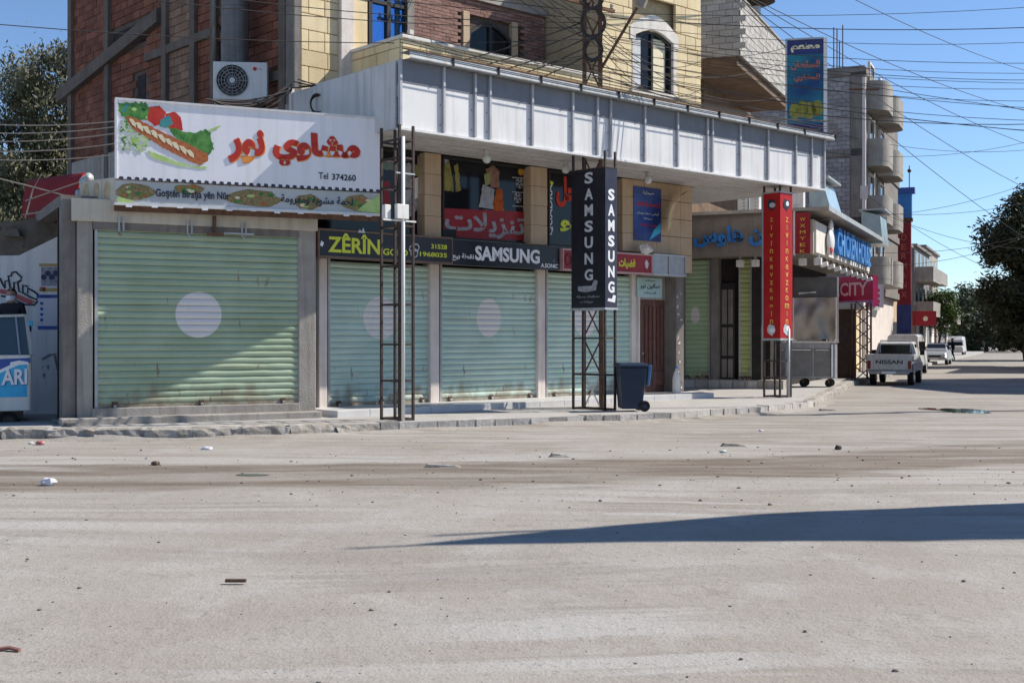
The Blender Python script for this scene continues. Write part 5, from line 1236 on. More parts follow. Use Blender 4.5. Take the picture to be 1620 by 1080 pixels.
# upper storey over the chicken shop: concrete block balcony
t = thing('block_balcony_house', 'grey concrete block storey with jutting balcony right of the cream building', 'building', C, (0, 3, FZ1))
M['block'] = mat('concrete_block', (.36,.34,.31), (.46,.44,.41), 3, .95, .5, 30, rnd=.14, streak=(.3,.28,.25), sfac=.4)
bx, by = -.9, 2.0; bz0, bz1 = 10.2, 11.95
MB().box(bx+.12, 7, by+.12, 9, 9.95, bz0+.02).build('balcony_slab', M['dark_brown'], t)
MB().box(1.0, 12, 3.6, 12, 7.2, 9.95).build('house_wall', M['dark_brown'], t)
MB().box(3.5, 12, 4.6, 12, 9.95, 11.4).build('house_wall', M['concrete'], t)
MB().box(bx+.02, 6.9, by+.02, by+.14, bz0+.02, bz1-.04).build('parapet_core', M['concrete'], t); MB().box(bx+.02, bx+.14, by+.14, 9, bz0+.02, bz1-.04).build('parapet_core', M['concrete'], t)
bk = MB().add([(0,0,0),(.394,0,0),(.394,0,.19),(0,0,.19),(.006,-.016,.006),(.388,-.016,.006),(.388,-.016,.184),(.006,-.016,.184)], [(4,5,6,7),(0,1,5,4),(1,2,6,5),(2,3,7,6),(3,0,4,7)]).mesh('concrete_block', M['block'])
z = bz0; r = 0
while z < bz1-.1:
    for i in range(20):
        x = bx+.02+.402*i-(.2 if r%2 else 0)
        if bx < x < 6.55: piece('concrete_block', bk, t, (x, by+.01+random.uniform(-.006, .006), z))
    for i in range(9):
        y = by+.42+.402*i-(.2 if r%2 else 0); piece('concrete_block', bk, t, (bx+.012+random.uniform(-.006, .006), y, z), (0, 0, -math.pi/2))
    z += .2; r += 1
MB().box(bx-.03, 6.95, by-.05, by+.16, bz1-.03, bz1+.03).build('coping', M['concrete'], t); MB().box(bx-.03, bx+.16, by+.16, 9, bz1-.03, bz1+.03).build('coping', M['concrete'], t)
MB().box(-.3, -.1, 3.8, 4.0, 7.25, 9.95).build('post', M['dark_brown'], t)
# satellite dish
dp = px(1196, 12, 40.5)
t = thing('satellite_dish', 'dark satellite dish on a post above the block balcony', 'dish', W0, (dp.x, dp.y, 11.9))
MB().lathe([(.05,0),(.35,.05),(.62,.16),(.64,.17),(.35,.09),(.05,.05)], (dp.x, dp.y, dp.z), 24).build('dish_bowl', M['black_steel'], t, smooth=True)
MB().tube([(dp.x, dp.y, 11.0), (dp.x, dp.y, dp.z+.02)], .16, 12).build('post', M['zinc'], t)
# tall blue sign on the canopy end
bs = px(1274, 190, 34.6); Bf = Frame(bs.x, bs.y, -12)
s = 34.6/FPX; hwid = 28*s; z0 = CZ1+.4; z1 = CAMZ+(CY-63)*s
t = thing('blue_sign', 'tall blue and teal restaurant sign standing on the canopy end', 'sign', Bf, (0, 0, CZ1))
M['sign_blue'] = mat('restaurant_blue', (.012,.05,.16), (.02,.24,.30), .75, .4, detail=3)
MB().box(-hwid, hwid, 0, .14, z0, z1).build('sign_panel', M['sign_blue'], t)
MB().box(hwid, hwid+.1, -.02, .2, z0-.03, z1+.03).build('sign_frame', M['white_panel'], t); MB().box(-hwid-.05, hwid, -.015, .16, z1, z1+.05).build('sign_frame', M['zinc'], t); MB().box(-hwid-.05, hwid, -.015, .16, z0-.06, z0).build('sign_frame', M['zinc'], t); MB().box(-hwid-.05, -hwid, -.015, .16, z0, z1).build('sign_frame', M['zinc'], t)
MB().box(-hwid, hwid, -.006, -.001, z1-.42, z1).build('top_band', M['navy_ink'], t)
text(ar('مطعم'), t, (-hwid*.8, hwid*.8, z1-.36, z1-.1), -.009, M['cream_ink'], .05)
text(ar('السلطان'), t, (-hwid*.8, hwid*.8, z1-.86, z1-.6), -.005, mat('brick_ink', (.5,.16,.1), None), .03); text(ar('للمشاوي'), t, (-hwid*.6, hwid*.8, z1-1.22, z1-1.0), -.005, mat('brick_ink', (.5,.16,.1)), .03)
for i in range(4): MB().disc_y(-hwid*.55+hwid*.4*i, z0+.68+.05*(i%2), .17, -.005, 0, 12, .24).build('print_dish', mat('olive_dish', (.18,.19,.03), (.36,.33,.08), 9), t)
MB().box(-hwid, hwid, -.005, 0, z0+.02, z0+.3).build('bottom_band', M['navy_ink'], t); text(ar('جميع أنواع المأكولات'), t, (-hwid*.85, hwid*.85, z0+.08, z0+.2), -.008, mat('olive_dish', (.18,.19,.03)), .01)
for sx in (-.7, .7): MB().bar((sx*hwid, .2, CZ1-.05), (sx*hwid, .2, z1-.2), .06).build('strut', M['rust'], t)
# small signs and hoods between the canopy end and the chicken shop roof
t = thing('white_box_sign', 'small white box on the corner roof under the canopy end', 'box', C, (.3, .8, FZ1+.1))
ya, yb = C.side(1251, 320, .1)[0], C.side(1271, 320, .1)[0]; MB().box(.1, .4, yb, ya, FZ1+.1, FZ1+.68).build('box_body', M['white_panel'], t, bev=.01); MB().box(.08, .1, yb+.1, ya-.1, FZ1+.2, FZ1+.24).build('slot', M['grey_ink'], t)
for i, (u0, u1) in enumerate(((1168, 1186), (1188, 1204))):
    ya, yb = C.side(u0, 320, 1.0)[0], C.side(u1, 320, 1.0)[0]
    t = thing('air_conditioner', ['pale air conditioner with side grille on the corner roof', 'pale air conditioner next to the red pillar sign top'][i], 'air conditioner', C, (1.0, (ya+yb)/2, FZ1+.1))
    MB().box(.8, 1.15, yb+.02, ya-.02, FZ1+.1, FZ1+.75).build('casing', M['ac'], t, bev=.02)
    for k in range(5): MB().box(.78, .8, yb+.1, (ya+yb)/2, FZ1+.2+.1*k, FZ1+.24+.1*k).build('louvre', M['steel_dull'], t)
t = thing('glass_hood', 'small tilted pale blue glass lean-to on the corner roof edge', 'lean-to', C, (1.5, -.2, FZ1+.13))
MB().hexa([(1.0,-.35,FZ1+.13),(3.2,-.35,FZ1+.13),(3.2,.3,FZ1+.13),(1.0,.3,FZ1+.13),(1.0,-.1,FZ1+1.0),(3.2,-.1,FZ1+1.0),(3.2,.3,FZ1+1.1),(1.0,.3,FZ1+1.1)]).build('glass_box', mat('pale_glass', (.3,.4,.42), (.42,.5,.52), 3, .2), t); MB().box(.9, 3.3, -.3, .4, FZ1+1.1, FZ1+1.16).build('hood_roof', M['zinc'], t)
t = thing('glass_hood', 'corrugated pale lean-to at the far end of the street fascia', 'lean-to', C, (12.9, -.2, FZ1+.1))
MB().hexa([(12.3,-.5,FZ1-.1),(14.3,-.5,FZ1-.1),(14.3,.3,FZ1-.1),(12.3,.3,FZ1-.1),(12.3,-.4,FZ1+1.0),(14.3,-.4,FZ1+1.0),(14.3,.3,FZ1+1.2),(12.3,.3,FZ1+1.2)]).build('glass_box', mat('pale_glass', (.3,.4,.42)), t); MB().box(12.2, 14.5, -.6, .4, FZ1+1.2, FZ1+1.26).build('hood_roof', M['zinc'], t)

# ------------------------------------------------------------------ pink phone shop and further shops under the flats
t = thing('pink_shop_sign', 'crimson to purple shop sign with white letters behind the food counter', 'sign', C, (12.6, 0, 3.0))
sA = px(1322, 460, 50.5); sB = px(1381, 460, 48.8); Pf = Frame(sA.x, sA.y, math.degrees(math.atan2(sB.y-sA.y, sB.x-sA.x))); Lp = math.hypot(sB.x-sA.x, sB.y-sA.y)
bpy.data.objects.remove(t)
t = thing('pink_shop_sign', 'crimson shop sign with white capitals behind the food counter', 'sign', Pf, (Lp/2, 0, 3.05))
MB().box(0, Lp, 0, .3, 3.3, 4.3).build('sign_panel', M['pink_ink'], t); MB().box(0, Lp, -.005, 0, 3.05, 3.3).build('lower_band', mat('violet_ink', (.25,.2,.5), (.5,.2,.4), 1.5), t); MB().box(0, Lp, 0, .3, 3.05, 3.3).build('lower_panel', M['pink_ink'], t)
text('.CITY', t, (Lp*.05, Lp*.85, 3.5, 4.05), -.005, mat('pale_pink_ink', (.75,.5,.6), None), .02)
MB().box(-.6, Lp-.1, .05, .5, 2.9, 3.045).build('sign_shelf', M['coping'], t)
bx_ = thing('red_white_sign', 'small white box sign with red strokes beyond the crimson sign', 'sign', W0, tuple(px(1387, 490, 52)))
p = px(1387, 490, 52); MB().box(p.x-.25, p.x+.3, p.y, p.y+.3, p.z+.1, p.z+1.1).build('sign_panel', M['white_panel'], bx_)
for k in range(3): MB().box(p.x-.2, p.x+.12, p.y-.01, p.y, p.z+.3+.24*k, p.z+.42+.24*k).build('red_stroke', M['red_ink'], bx_)
MB().box(p.x-.2, p.x+.1, p.y-.01, p.y, p.z+.12, p.z+.25).build('navy_stroke', M['navy_ink'], bx_)
t = thing('street_shopfront', 'brown shuttered shopfront behind the parked pickup', 'shopfront', C, (12.5, 1.6, PZ))
MB().box(12.5, 24, 1.7, 6, PZ, 4.0).build('shop_wall', M['stone_tan'], t)
ya = C.side(1325, 550, 12.4)[0]; yb = C.side(1352, 550, 12.4)[0]
MB().box(12.35, 12.5, yb, ya, PZ, 2.9).build('door', mat('brown_shutter', (.09,.055,.045), (.14,.09,.07), 4, .7), t)
for k in range(18): MB().box(12.32, 12.35, yb, ya, PZ+.05+.15*k, PZ+.16+.15*k).build('door_slat', mat('brown_shutter', (.09,.055,.045)), t)
MB().box(12.0, 12.5, yb-.4, ya+.5, 2.9, 3.15).build('awning_beam', M['coping'], t)
for k in range(7):
    MB().box(13+1.5*k, 13.9+1.5*k, 1.66, 1.7, PZ+.2, 2.9).build('shutter_panel', [M['plaster'], M['taupe'], M['stone']][k%3], t); MB().box(14.05+1.5*k, 14.25+1.5*k, 1.62, 1.7, PZ, 3.1).build('pilaster', M['concrete'], t)
# rusty lattice stand in front of it
lp = gnd(1361, 600, PZ)
t = thing('lattice_stand', 'rusty lattice stand behind the pickup by the shopfront', 'stand', W0, (lp.x, lp.y, PZ))
P = [(lp.x-.25, lp.y-.2), (lp.x+.35, lp.y-.2), (lp.x+.35, lp.y+.3), (lp.x-.25, lp.y+.3)]
for q in P: MB().bar((*q, PZ), (*q, 3.1), .06).build('upright', M['rust'], t)
for k in range(6):
    MB().bar((*P[0], PZ+.5*k), (*P[1], PZ+.5+.5*k), .035).build('brace', M['rust'], t); MB().bar((*P[1], PZ+.5*k), (*P[0], PZ+.5+.5*k), .035).build('brace', M['rust'], t)

# ------------------------------------------------------------------ block of flats with rounded balconies
M['grey_block'] = mat('grey_blockwork', (.165,.155,.155), (.235,.22,.22), 1.2, .95, .5, 20, streak=(.13,.12,.115), sfac=.5)
M['balcony'] = mat('balcony_render', (.25,.23,.205), (.33,.31,.275), 2, .9, .4, 20, streak=(.25,.22,.19))
t = thing('apartment_block', 'grey blockwork apartment house with stacked rounded balconies', 'building', D, (0, 0, PZ))
MB().box(.06, 14, .06, 11.9, 3.9, 14.9).build('wall_core', M['concrete_dark'], t)
MB().box(.5, 14, .3, 11, PZ, 3.9).build('ground_floor', M['plaster'], t)
for (a, b, z0, z1) in ((.75, 11.9, 4.4, 7.2), (.75, 11.9, 7.6, 10.5), (.75, 11.9, 10.9, 14.4)):
    bl_ = MB(); z = z0; r = 0
    while z < z1-.1:
        y = a-(.2 if r%2 else 0)
        while y < b:
            c0, c1 = max(a, y+.012), min(b, y+.388); y += .4
            if c1-c0 > .05: j = random.uniform(0, .012); bl_.box(.02+j, .08, c0, c1, z+.01, min(z1, z+.195))
        z += .205; r += 1
    bl_.build('blockwork', islandrnd(mat('flat_block', (.27,.255,.265), (.34,.325,.335), 2, .95, .4, 20, rnd=.22), 'flat_block_isl'), t, kind='stuff')
for z in (4.0, 7.25, 10.55, 14.45): MB().box(.0, 14.1, -.02, 12, z, z+.35).build('floor_beam', M['concrete_dark'], t)
MB().box(.0, .5, .0, .72, PZ, 14.6).build('corner_column', M['concrete_dark'], t)
lv = [(4.5, 5.7), (7.45, 8.65), (10.2, 11.4), (12.9, 14.2)]
for (z0, z1) in lv:
    for (xa_, xb_, dp_) in ((.35, 3.5, .95), (4.3, 7.6, 1.0)):
        n = 8; rb_ = .8; arc = [(xa_+rb_-rb_*math.sin(math.pi/2*k/n), -dp_+rb_*(1-math.cos(math.pi/2*k/n))) for k in range(n+1)][::-1]
        poly = [(xa_, 0)]+arc+[(xb_-rb_+rb_*math.sin(math.pi/2*k/n), -dp_+rb_*(1-math.cos(math.pi/2*k/n))) for k in range(n+1)]+[(xb_, 0)]
        b_ = MB().slab([(x, y+.01) for x, y in poly], z0-.12, z0+.12).build('balcony', M['balcony'], t)
        inn = [(x+(.1 if x < (xa_+xb_)/2 else -.1), y+.12) for x, y in poly]; k = len(poly); q = MB()
        for i in range(k-1):
            q.hexa([(*poly[i], z0+.121), (*poly[i+1], z0+.121), (*inn[i+1], z0+.121), (*inn[i], z0+.121), (*poly[i], z1), (*poly[i+1], z1), (*inn[i+1], z1), (*inn[i], z1)])
        q.build('balcony_parapet', M['balcony'], b_)
        wz = MB().box(xa_+.8, xa_+2.3, -.01, .06, z0+.2, z0+2.2).build('balcony_window', M['glass'], t); MB().box(xa_+.7, xa_+.8, -.06, .06, z0+.2, z0+2.3).box(xa_+.7, xa_+2.4, -.062, .058, z0+2.28, z0+2.38).box(xa_+2.3, xa_+2.4, -.06, .06, z0+.2, z0+2.3).build('window_frame', M['plaster'], wz)
for i in range(4): MB().bar((.9+.9*i, 1.5+.3*(i%2), 14.8), (.9+.9*i, 1.5+.3*(i%2), 17.0+.3*(i%3)), .05).build('rebar', M['rust'], t)
# pole in front of the flats
pp = px(1367, 590, 56.5); t = thing('street_pole', 'tall thin pale pole in front of the apartment house', 'pole', W0, (pp.x, pp.y, PZ))
MB().tube([(pp.x, pp.y, PZ-.1), (pp.x, pp.y, 14.0)], [.11, .08], 8).build('shaft', M['plaster'], t); MB().box(pp.x-.15, pp.x+.15, pp.y-.1, pp.y+.1, 8.3, 8.9).build('fuse_box', M['plaster'], t); MB().bar((pp.x-.7, pp.y, 13.4), (pp.x+.7, pp.y, 13.4), .08).build('cross_arm', M['rust'], t)
# red and blue sign tower
pt = px(1430, 570, 73); St = Frame(pt.x, pt.y, -22)
t = thing('sign_tower', 'tall narrow red banner topped by a blue box sign', 'sign', St, (0, 0, PZ)); s = 73/FPX
zq = lambda v: CAMZ+(CY-v)*s
MB().box(-.42, .42, 0, .5, zq(600), zq(482)).build('blue_panel', M['navy_ink'], t); MB().box(-.4, .4, 0, .5, zq(482), zq(350)).build('red_panel', mat('tower_red', (.20,.02,.03), (.26,.03,.04), 1), t)
MB().box(-.45, .45, 0, .5, zq(345), zq(305)).build('blue_panel', M['blue_ink'], t); MB().box(-.62, .62, -.1, .6, zq(306), zq(297)).build('top_box', M['paper_blue'], t)
MB().tube([(.3, .2, zq(297)), (.3, .2, zq(262))], .03, 6).build('mast', M['rust'], t); MB().ball((.3, .2, zq(270)), .12).build('mast_ball', M['black_steel'], t); MB().tube([(-.5, .2, zq(297)), (-.5, .2, zq(285))], .02, 6).build('mast', M['rust'], t)
MB().box(-.5, .5, -.05, .55, zq(350), zq(345)).build('cap', M['rust'], t)
for k in range(7): text('DERMANXANE'[k], t, (-.15, .15, zq(380+15*k), zq(371+15*k)), -.005, mat('brick_ink', (.5,.16,.1)), .0, name='letter')
# buildings further along
def far_house(label, u0, Y0, ang, L_, dep, h, m, floors, bal, name='street_house', win=True):
    o_ = px(u0, 535, Y0); F = Frame(o_.x, o_.y, ang); t = thing(name, label, 'building', F, (0, 0, 0))
    MB().box(0, L_, 0, dep, 0, h).build('wall', m, t); MB().box(-.2, L_+.2, -.2, dep+.2, h, h+.2).build('roof_slab', M['concrete_dark'], t)
    fh = (h-3.4)/max(1, floors-1)
    for f in range(1, floors):
        z = 3.4+fh*(f-1)
        if bal: b_ = MB().box(.3, L_*.6, -1.3, 0, z, z+.18).build('balcony', M['concrete'], t); MB().box(.3, L_*.6, -1.3, -1.2, z+.18, z+1.1).box(.3, .4, -1.2, 0, z+.18, z+1.1).build('balcony_parapet', M['balcony'], b_)
        for k in range(int(L_/3)):
            w_ = MB().box(.8+3*k, 2.2+3*k, -.02, .02, z+1.0, z+2.3).build('window', M['glass'], t); MB().box(.7+3*k, 2.3+3*k, -.08, 0, z+.88, z+.99).build('window_sill', M['coping'], w_)
        for k in range(int(dep/3.5)):
            w_ = MB().box(-.02, .02, 1+3.5*k, 2.2+3.5*k, z+1.0, z+2.3).build('window', M['glass'], t); MB().box(-.08, 0, .9+3.5*k, 2.3+3.5*k, z+.88, z+.99).build('window_sill', M['coping'], w_)
    for k in range(int(L_/3.2)): MB().box(.5+3.2*k, 3.1+3.2*k, -.03, .03, .2, 2.8).build('shop_shutter', [M['taupe'], M['dark'], M['plaster'], M['dark_brown']][k%4], t)
    return t
far_house('tan house behind the red banner tower', 1402, 73.5, 66, 14, 9, 8.2, M['stone_tan'], 2, False)
far_house('grey stepped house with open balconies in the far street', 1447, 90, 66, 12, 9, 8.6, M['grey_block'], 3, True)
far_house('taller grey house with jutting slabs further down the street', 1462, 104, 66, 14, 12, 9.6, M['concrete'], 3, True)
far_house('pale distant house at the end of the row', 1490, 135, 66, 18, 12, 6.5, M['plaster'], 2, True)
p = px(1464, 515, 88); t = thing('red_shop_sign', 'red box sign with a round white mark over the far shops', 'sign', W0, (p.x, p.y, p.z))
s = 88/FPX; MB().box(p.x-17*s, p.x+15*s, p.y-.3, p.y+.5, p.z, p.z+23*s).build('sign_panel', M['red_sign'], t); MB().disc_y(p.x-.1, p.z+11*s, .18, p.y-.31, p.y-.301, 12).build('round_mark', M['cream_ink'], t)
MB().box(p.x-17*s, p.x-16*s, p.y-.2, p.y, 0, p.z).build('leg', M['rust'], t); MB().box(p.x+14*s, p.x+15*s, p.y-.2, p.y, 0, p.z).build('leg', M['rust'], t)
# buildings out of view whose shadows fall into it
def plain_house(label, poly, h, name, m):
    c = Vector((sum(p[0] for p in poly)/len(poly), sum(p[1] for p in poly)/len(poly))); t = thing(name, label, 'building', W0, (c.x, c.y, 0))
    MB().slab(poly, 0, h).build('wall', m, t)
    n = len(poly)
    for i in range(n):
        p, q = Vector(poly[i]), Vector(poly[(i+1)%n]); L_ = (q-p).length; d = (q-p)/L_; o_ = Vector((d.y, -d.x))
        for f in range(int(h/3.2)):
            for k in range(int(L_/2.6)):
                a = p+d*(.9+2.6*k)+o_*.03; b = a+d*1.2; z = .9+3.2*f
                MB().hexa([(a.x,a.y,z),(b.x,b.y,z),(b.x-o_.x*.06,b.y-o_.y*.06,z),(a.x-o_.x*.06,a.y-o_.y*.06,z),(a.x,a.y,z+1.4),(b.x,b.y,z+1.4),(b.x-o_.x*.06,b.y-o_.y*.06,z+1.4),(a.x-o_.x*.06,a.y-o_.y*.06,z+1.4)]).build('window', M['glass'], t)
    return t
c0 = Vector((8.4, 12.6)); kk = plain_house('wedge shaped corner house just right of the view', [tuple(c0), (c0.x+6.3, c0.y+.36), (c0.x+10, c0.y+3.2), (c0.x+6.35, c0.y+2.6), (c0.x+3.45, c0.y+1.9)], 9.0, 'corner_house', M['plaster'])
MB().tube([(c0.x+.5, c0.y+.12, 9.0), (c0.x+.5, c0.y+.12, 9.9)], .03, 6).build('roof_mast', M['rust'], kk)
MB().tube([(c0.x+1.9, c0.y+.9, 9.0), (c0.x+1.9, c0.y+.9, 10.6)], .04, 6).build('roof_mast', M['rust'], kk)
plain_house('tall street house beyond the right edge of the view', [(24.8, 40.6), (34, 38), (36, 52), (26.8, 54.1), (24, 46.1)], 10.0, 'street_house', M['stone_tan'])
plain_house('lower street house beyond the right edge of the view', [(29, 62.5), (38, 60), (40, 68), (33, 71)], 7.0, 'street_house', M['plaster'])

# ------------------------------------------------------------------ wheelie bin
bp_ = gnd(998, 650, PZ); Bn = Frame(bp_.x, bp_.y, 8)
t = thing('wheelie_bin', 'dark navy wheelie bin standing beside the black pillar sign', 'bin', Bn, (0, 0, PZ))
z = PZ
MB().hexa([(-.24,-.24,z+.06),(.2,-.24,z+.06),(.2,.24,z+.06),(-.24,.24,z+.06),(-.29,-.29,z+.96),(.3,-.29,z+.96),(.3,.29,z+.96),(-.29,.29,z+.96)]).build('bin_body', M['bin'], t, bev=.03)
MB().box(-.32, .32, -.31, .31, z+.96, z+1.0).build('rim', M['bin'], t, bev=.012)
MB().add([(-.34,-.3,z+1.0),(.3,-.3,z+1.0),(.3,.3,z+1.0),(-.34,.3,z+1.0),(-.28,-.24,z+1.05),(.26,-.24,z+1.05),(.26,.24,z+1.05),(-.28,.24,z+1.05)], [(4,5,6,7),(0,1,5,4),(1,2,6,5),(2,3,7,6),(3,0,4,7),(0,3,2,1)]).build('lid', M['bin'], t, bev=.01)
MB().tube([(.32,-.22,z+.98),(.4,-.22,z+1.0),(.4,.22,z+1.0),(.32,.22,z+.98)], .02, 8).build('handle', M['bin'], t)
MB().hexa([(.31,-.24,z+.55),(.36,-.24,z+.55),(.4,.2,z+.55),(.33,.2,z+.55),(.33,-.26,z+1.0),(.41,-.26,z+1.0),(.43,.22,z+1.0),(.34,.22,z+1.0)]).build('hanging_lid', M['bin_blue'], t, bev=.015)
for y_ in (-.25, .25):
    wv = MB().disc_y(.24, z+.12, .12, y_-.03, y_+.03, 20).build('wheel', M['rubber'], t, bev=.01); MB().disc_y(.24, z+.12, .05, y_-.036, y_+.036, 12).build('hub', M['bin'], wv)
# dark pipe and sack by the end pier
p = A.world(AX(1070, 1.6), 1.6, PZ)
t = thing('white_jug', 'slim white plastic container leaning on the rough end pier', 'container', W0, (p.x, p.y, PZ)); MB().lathe([(.0,0),(.10,.0),(.11,.08),(.10,.55),(.06,.7),(.03,.74),(.03,.8),(0,.8)], (p.x, p.y, PZ), 14).build('body', M['pipe_white'], t, smooth=True); MB().lathe([(.0,.8),(.04,.8),(.04,.84),(0,.84)], (p.x, p.y, PZ), 10).build('cap', M['blue_ink'], t)

# ------------------------------------------------------------------ trees
def tree(name, label, base, h, crown, leafm, nclump, nleaf, lsize, seed, trunk_r=.25, group=None, limbs=7, clump_r=.9, droop=0.):
    rnd = random.Random(seed); t = thing(name, label, 'tree', W0, tuple(base), group)
    tr = MB(); top = Vector(base)+Vector((rnd.uniform(-.4, .4), rnd.uniform(-.4, .4), h*.72)); b0 = Vector(base)
    mids = [b0.lerp(top, k/6)+Vector((rnd.uniform(-.15, .15), rnd.uniform(-.15, .15), 0))*(k > 0) for k in range(7)]
    tr.tube(mids, [trunk_r*(1-.12*k) for k in range(7)], 8)
    cents = []
    for k in range(nclump):
        for _ in range(30):
            d = Vector((rnd.gauss(0, 1), rnd.gauss(0, 1), rnd.gauss(0, 1))).normalized()*rnd.uniform(.35, 1.)**.6
            if rnd.random() < .9: break
        c_ = crown[rnd.randrange(len(crown))]; cents.append(Vector((c_[0]+d.x*c_[3], c_[1]+d.y*c_[3], c_[2]+d.z*c_[4])))
    for k in range(limbs):
        c_ = cents[k*len(cents)//limbs]; s_ = mids[2+k%4]; m_ = s_.lerp(c_, .5)+Vector((0, 0, -.3)); tr.tube([s_, m_, c_], [trunk_r*.42, trunk_r*.26, .02], 5)
    tr.build('trunk', M['bark'], t, smooth=True)
    lf = MB(); V = lf.v; Fc = lf.f
    for c_ in cents:
        cr = clump_r*rnd.uniform(.6, 1.25)
        for _ in range(nleaf):
            d = Vector((rnd.gauss(0, .5), rnd.gauss(0, .5), rnd.gauss(0, .42)-droop*abs(rnd.gauss(0, .5))))*cr; p = c_+d
            a = Vector((rnd.uniform(-1, 1), rnd.uniform(-1, 1), rnd.uniform(-1, .3)-droop)).normalized(); b = a.cross(Vector((rnd.uniform(-1, 1), rnd.uniform(-1, 1), rnd.uniform(-1, 1)))).normalized()
            l = lsize*rnd.uniform(.6, 1.4); w_ = l*.32; i = len(V)
            V += [tuple(p-a*l), tuple(p+b*w_), tuple(p+a*l), tuple(p-b*w_)]; Fc.append((i, i+1, i+2, i+3))
    lf.build('crown', leafm, t); return t
e0 = px(50, 540, 41)
tree('eucalyptus_tree', 'tall olive eucalyptus tree behind the brick flank on the left', (e0.x-1, 42, 0), 13, [(e0.x+.7, 42, 10.0, 2.0, 2.3), (e0.x-1.5, 42, 8.0, 1.9, 2.2), (e0.x+.6, 41.5, 7.0, 2.2, 2.2), (e0.x-.6, 41, 5.2, 2.6, 2.0)], LEAF_EUC, 175, 330, .095, 3, .32, clump_r=.7, droop=.5)
e1 = px(-20, 540, 46)
tree('eucalyptus_tree', 'darker eucalyptus behind the left wall, at the photo edge', (e1.x-1, 47, 0), 9, [(e1.x, 47, 6.2, 3.0, 3), (e1.x+2.4, 47, 4.6, 2.8, 2.4)], LEAF_EUC, 110, 220, .14, 5, .3, clump_r=.85, droop=.3)
b1 = px(1652, 545, 74)
tree('street_tree', 'big dark spreading tree at the right edge of the street', (b1.x+1.6, 74, 0), 12.5, [(b1.x+.6, 74, 9.3, 2.9, 2.2), (b1.x-1.3, 73.5, 7.6, 2.7, 1.8), (b1.x+1.6, 74.5, 6.0, 3.6, 2.5), (b1.x-.6, 74, 4.6, 3.2, 2.3), (b1.x+1.5, 72, 2.6, 3.4, 2.2)], LEAF_DARK, 270, 320, .16, 8, .45, clump_r=.8)
p = px(1585, 545, 95)
tree('street_tree', 'dark bushy tree lower at the right kerb', (p.x+2, 95, 0), 8, [(p.x+2, 95, 4.2, 3.6, 3.0), (p.x+4, 95, 3.0, 3.0, 2.6)], LEAF_DARK, 80, 220, .2, 9, .3, clump_r=1.0)
p = px(1488, 520, 97)
tree('street_tree', 'small bright green tree beside the red box sign', (p.x, 97, 0), 6, [(p.x, 97, 3.9, 1.3, 1.7)], LEAF_LIT, 40, 200, .12, 12, .12, clump_r=.6)
labs = ['far tree closing the street, leftmost', 'far tree closing the street, second from the left', 'far tree closing the street, in the middle', 'far tree closing the street, second from the right', 'far tree closing the street, rightmost']
for k, (u, Y, hh) in enumerate(((1500, 150, 8), (1530, 170, 9.5), (1560, 160, 8), (1590, 175, 10), (1620, 150, 10))):
    p = px(u, 545, Y); tree('far_tree', labs[k], (p.x, Y, 0), hh, [(p.x, Y, hh*.55, 3.6, hh*.36), (p.x+2.5, Y, hh*.36, 3.4, hh*.3), (p.x-2.5, Y, hh*.34, 3.2, hh*.28)], LEAF_FAR, 60, 170, .3, 20+k, .3, clump_r=1.2, group='trees at the end of the street')

# ------------------------------------------------------------------ vehicles: x forward, y left, z up
def loft(st, seg=4):
    """st: (x, z0, z1, w0, w1, r): section with half widths w0 at the bottom and w1 at the top"""
    mb = MB(); n = None
    for (x, z0, z1, w0_, w1_, r) in st:
        sec = []
        for (sy, w_, zc, sz) in ((-1, w0_, z0, -1), (-1, w1_, z1, 1), (1, w1_, z1, 1), (1, w0_, z0, -1)):
            a0 = {(-1,-1): (-90, -180), (-1,1): (180, 90), (1,1): (90, 0), (1,-1): (0, -90)}[(sy, sz)]
            for k in range(seg):
                an = R(a0[0]+(a0[1]-a0[0])*k/(seg-1)); sec.append((x, sy*(w_-r)+r*math.cos(an), zc-sz*r+r*math.sin(an)))
        n = len(sec); mb.v += sec
    for j in range(len(st)-1):
        for i in range(n): i2 = (i+1)%n; mb.f.append((j*n+i, (j+1)*n+i, (j+1)*n+i2, j*n+i2))
    mb.f.append(tuple(range(n))); mb.f.append(tuple(range((len(st)-1)*n, len(st)*n))[::-1]); return mb
def wheels(t, xs, w_, r):
    for x in xs:
        for sy in (-1, 1):
            y = sy*w_; wv = MB().disc_y(0, 0, r, -.1, .1, 22); wv.v = [(a+x, b+y, c+r) for a, b, c in wv.v]; o = wv.build('wheel', M['rubber'], t, bev=.02)
            rv = MB().disc_y(0, 0, r*.6, -.105, .105, 16); rv.v = [(a+x, b+y, c+r) for a, b, c in rv.v]; rv.build('rim', M['zinc'], o)
PAINT_W = mat('white_paint', (.44,.43,.41), (.54,.53,.51), 1.8, .35, streak=(.34,.31,.27), sfac=.6, spec=.5)
PAINT_S = mat('silver_paint', (.36,.37,.38), (.44,.45,.46), 1.5, .3, metal=.4)
PAINT_B = mat('blue_stripe', (.05,.07,.22), (.07,.1,.28), 2, .3)
PAINT_D = mat('dark_paint', (.03,.035,.05), None, rough=.25)
LAMP_R = mat('lamp_red', (.2,.015,.015), None, rough=.2); LAMP_C = mat('lamp_clear', (.5,.52,.52), None, rough=.1)
def vehicle(name, label, cat, pos, heading, z=0., group=None):
    F = Frame(pos.x, pos.y, heading); t = thing(name, label, cat, F, (0, 0, z), group); OFF[t.name] = (0, 0, 0); return t
def pane(t, pts, name='window', m=None): return MB().add(pts, [tuple(range(len(pts)))]).build(name, m or M['glass'], t)
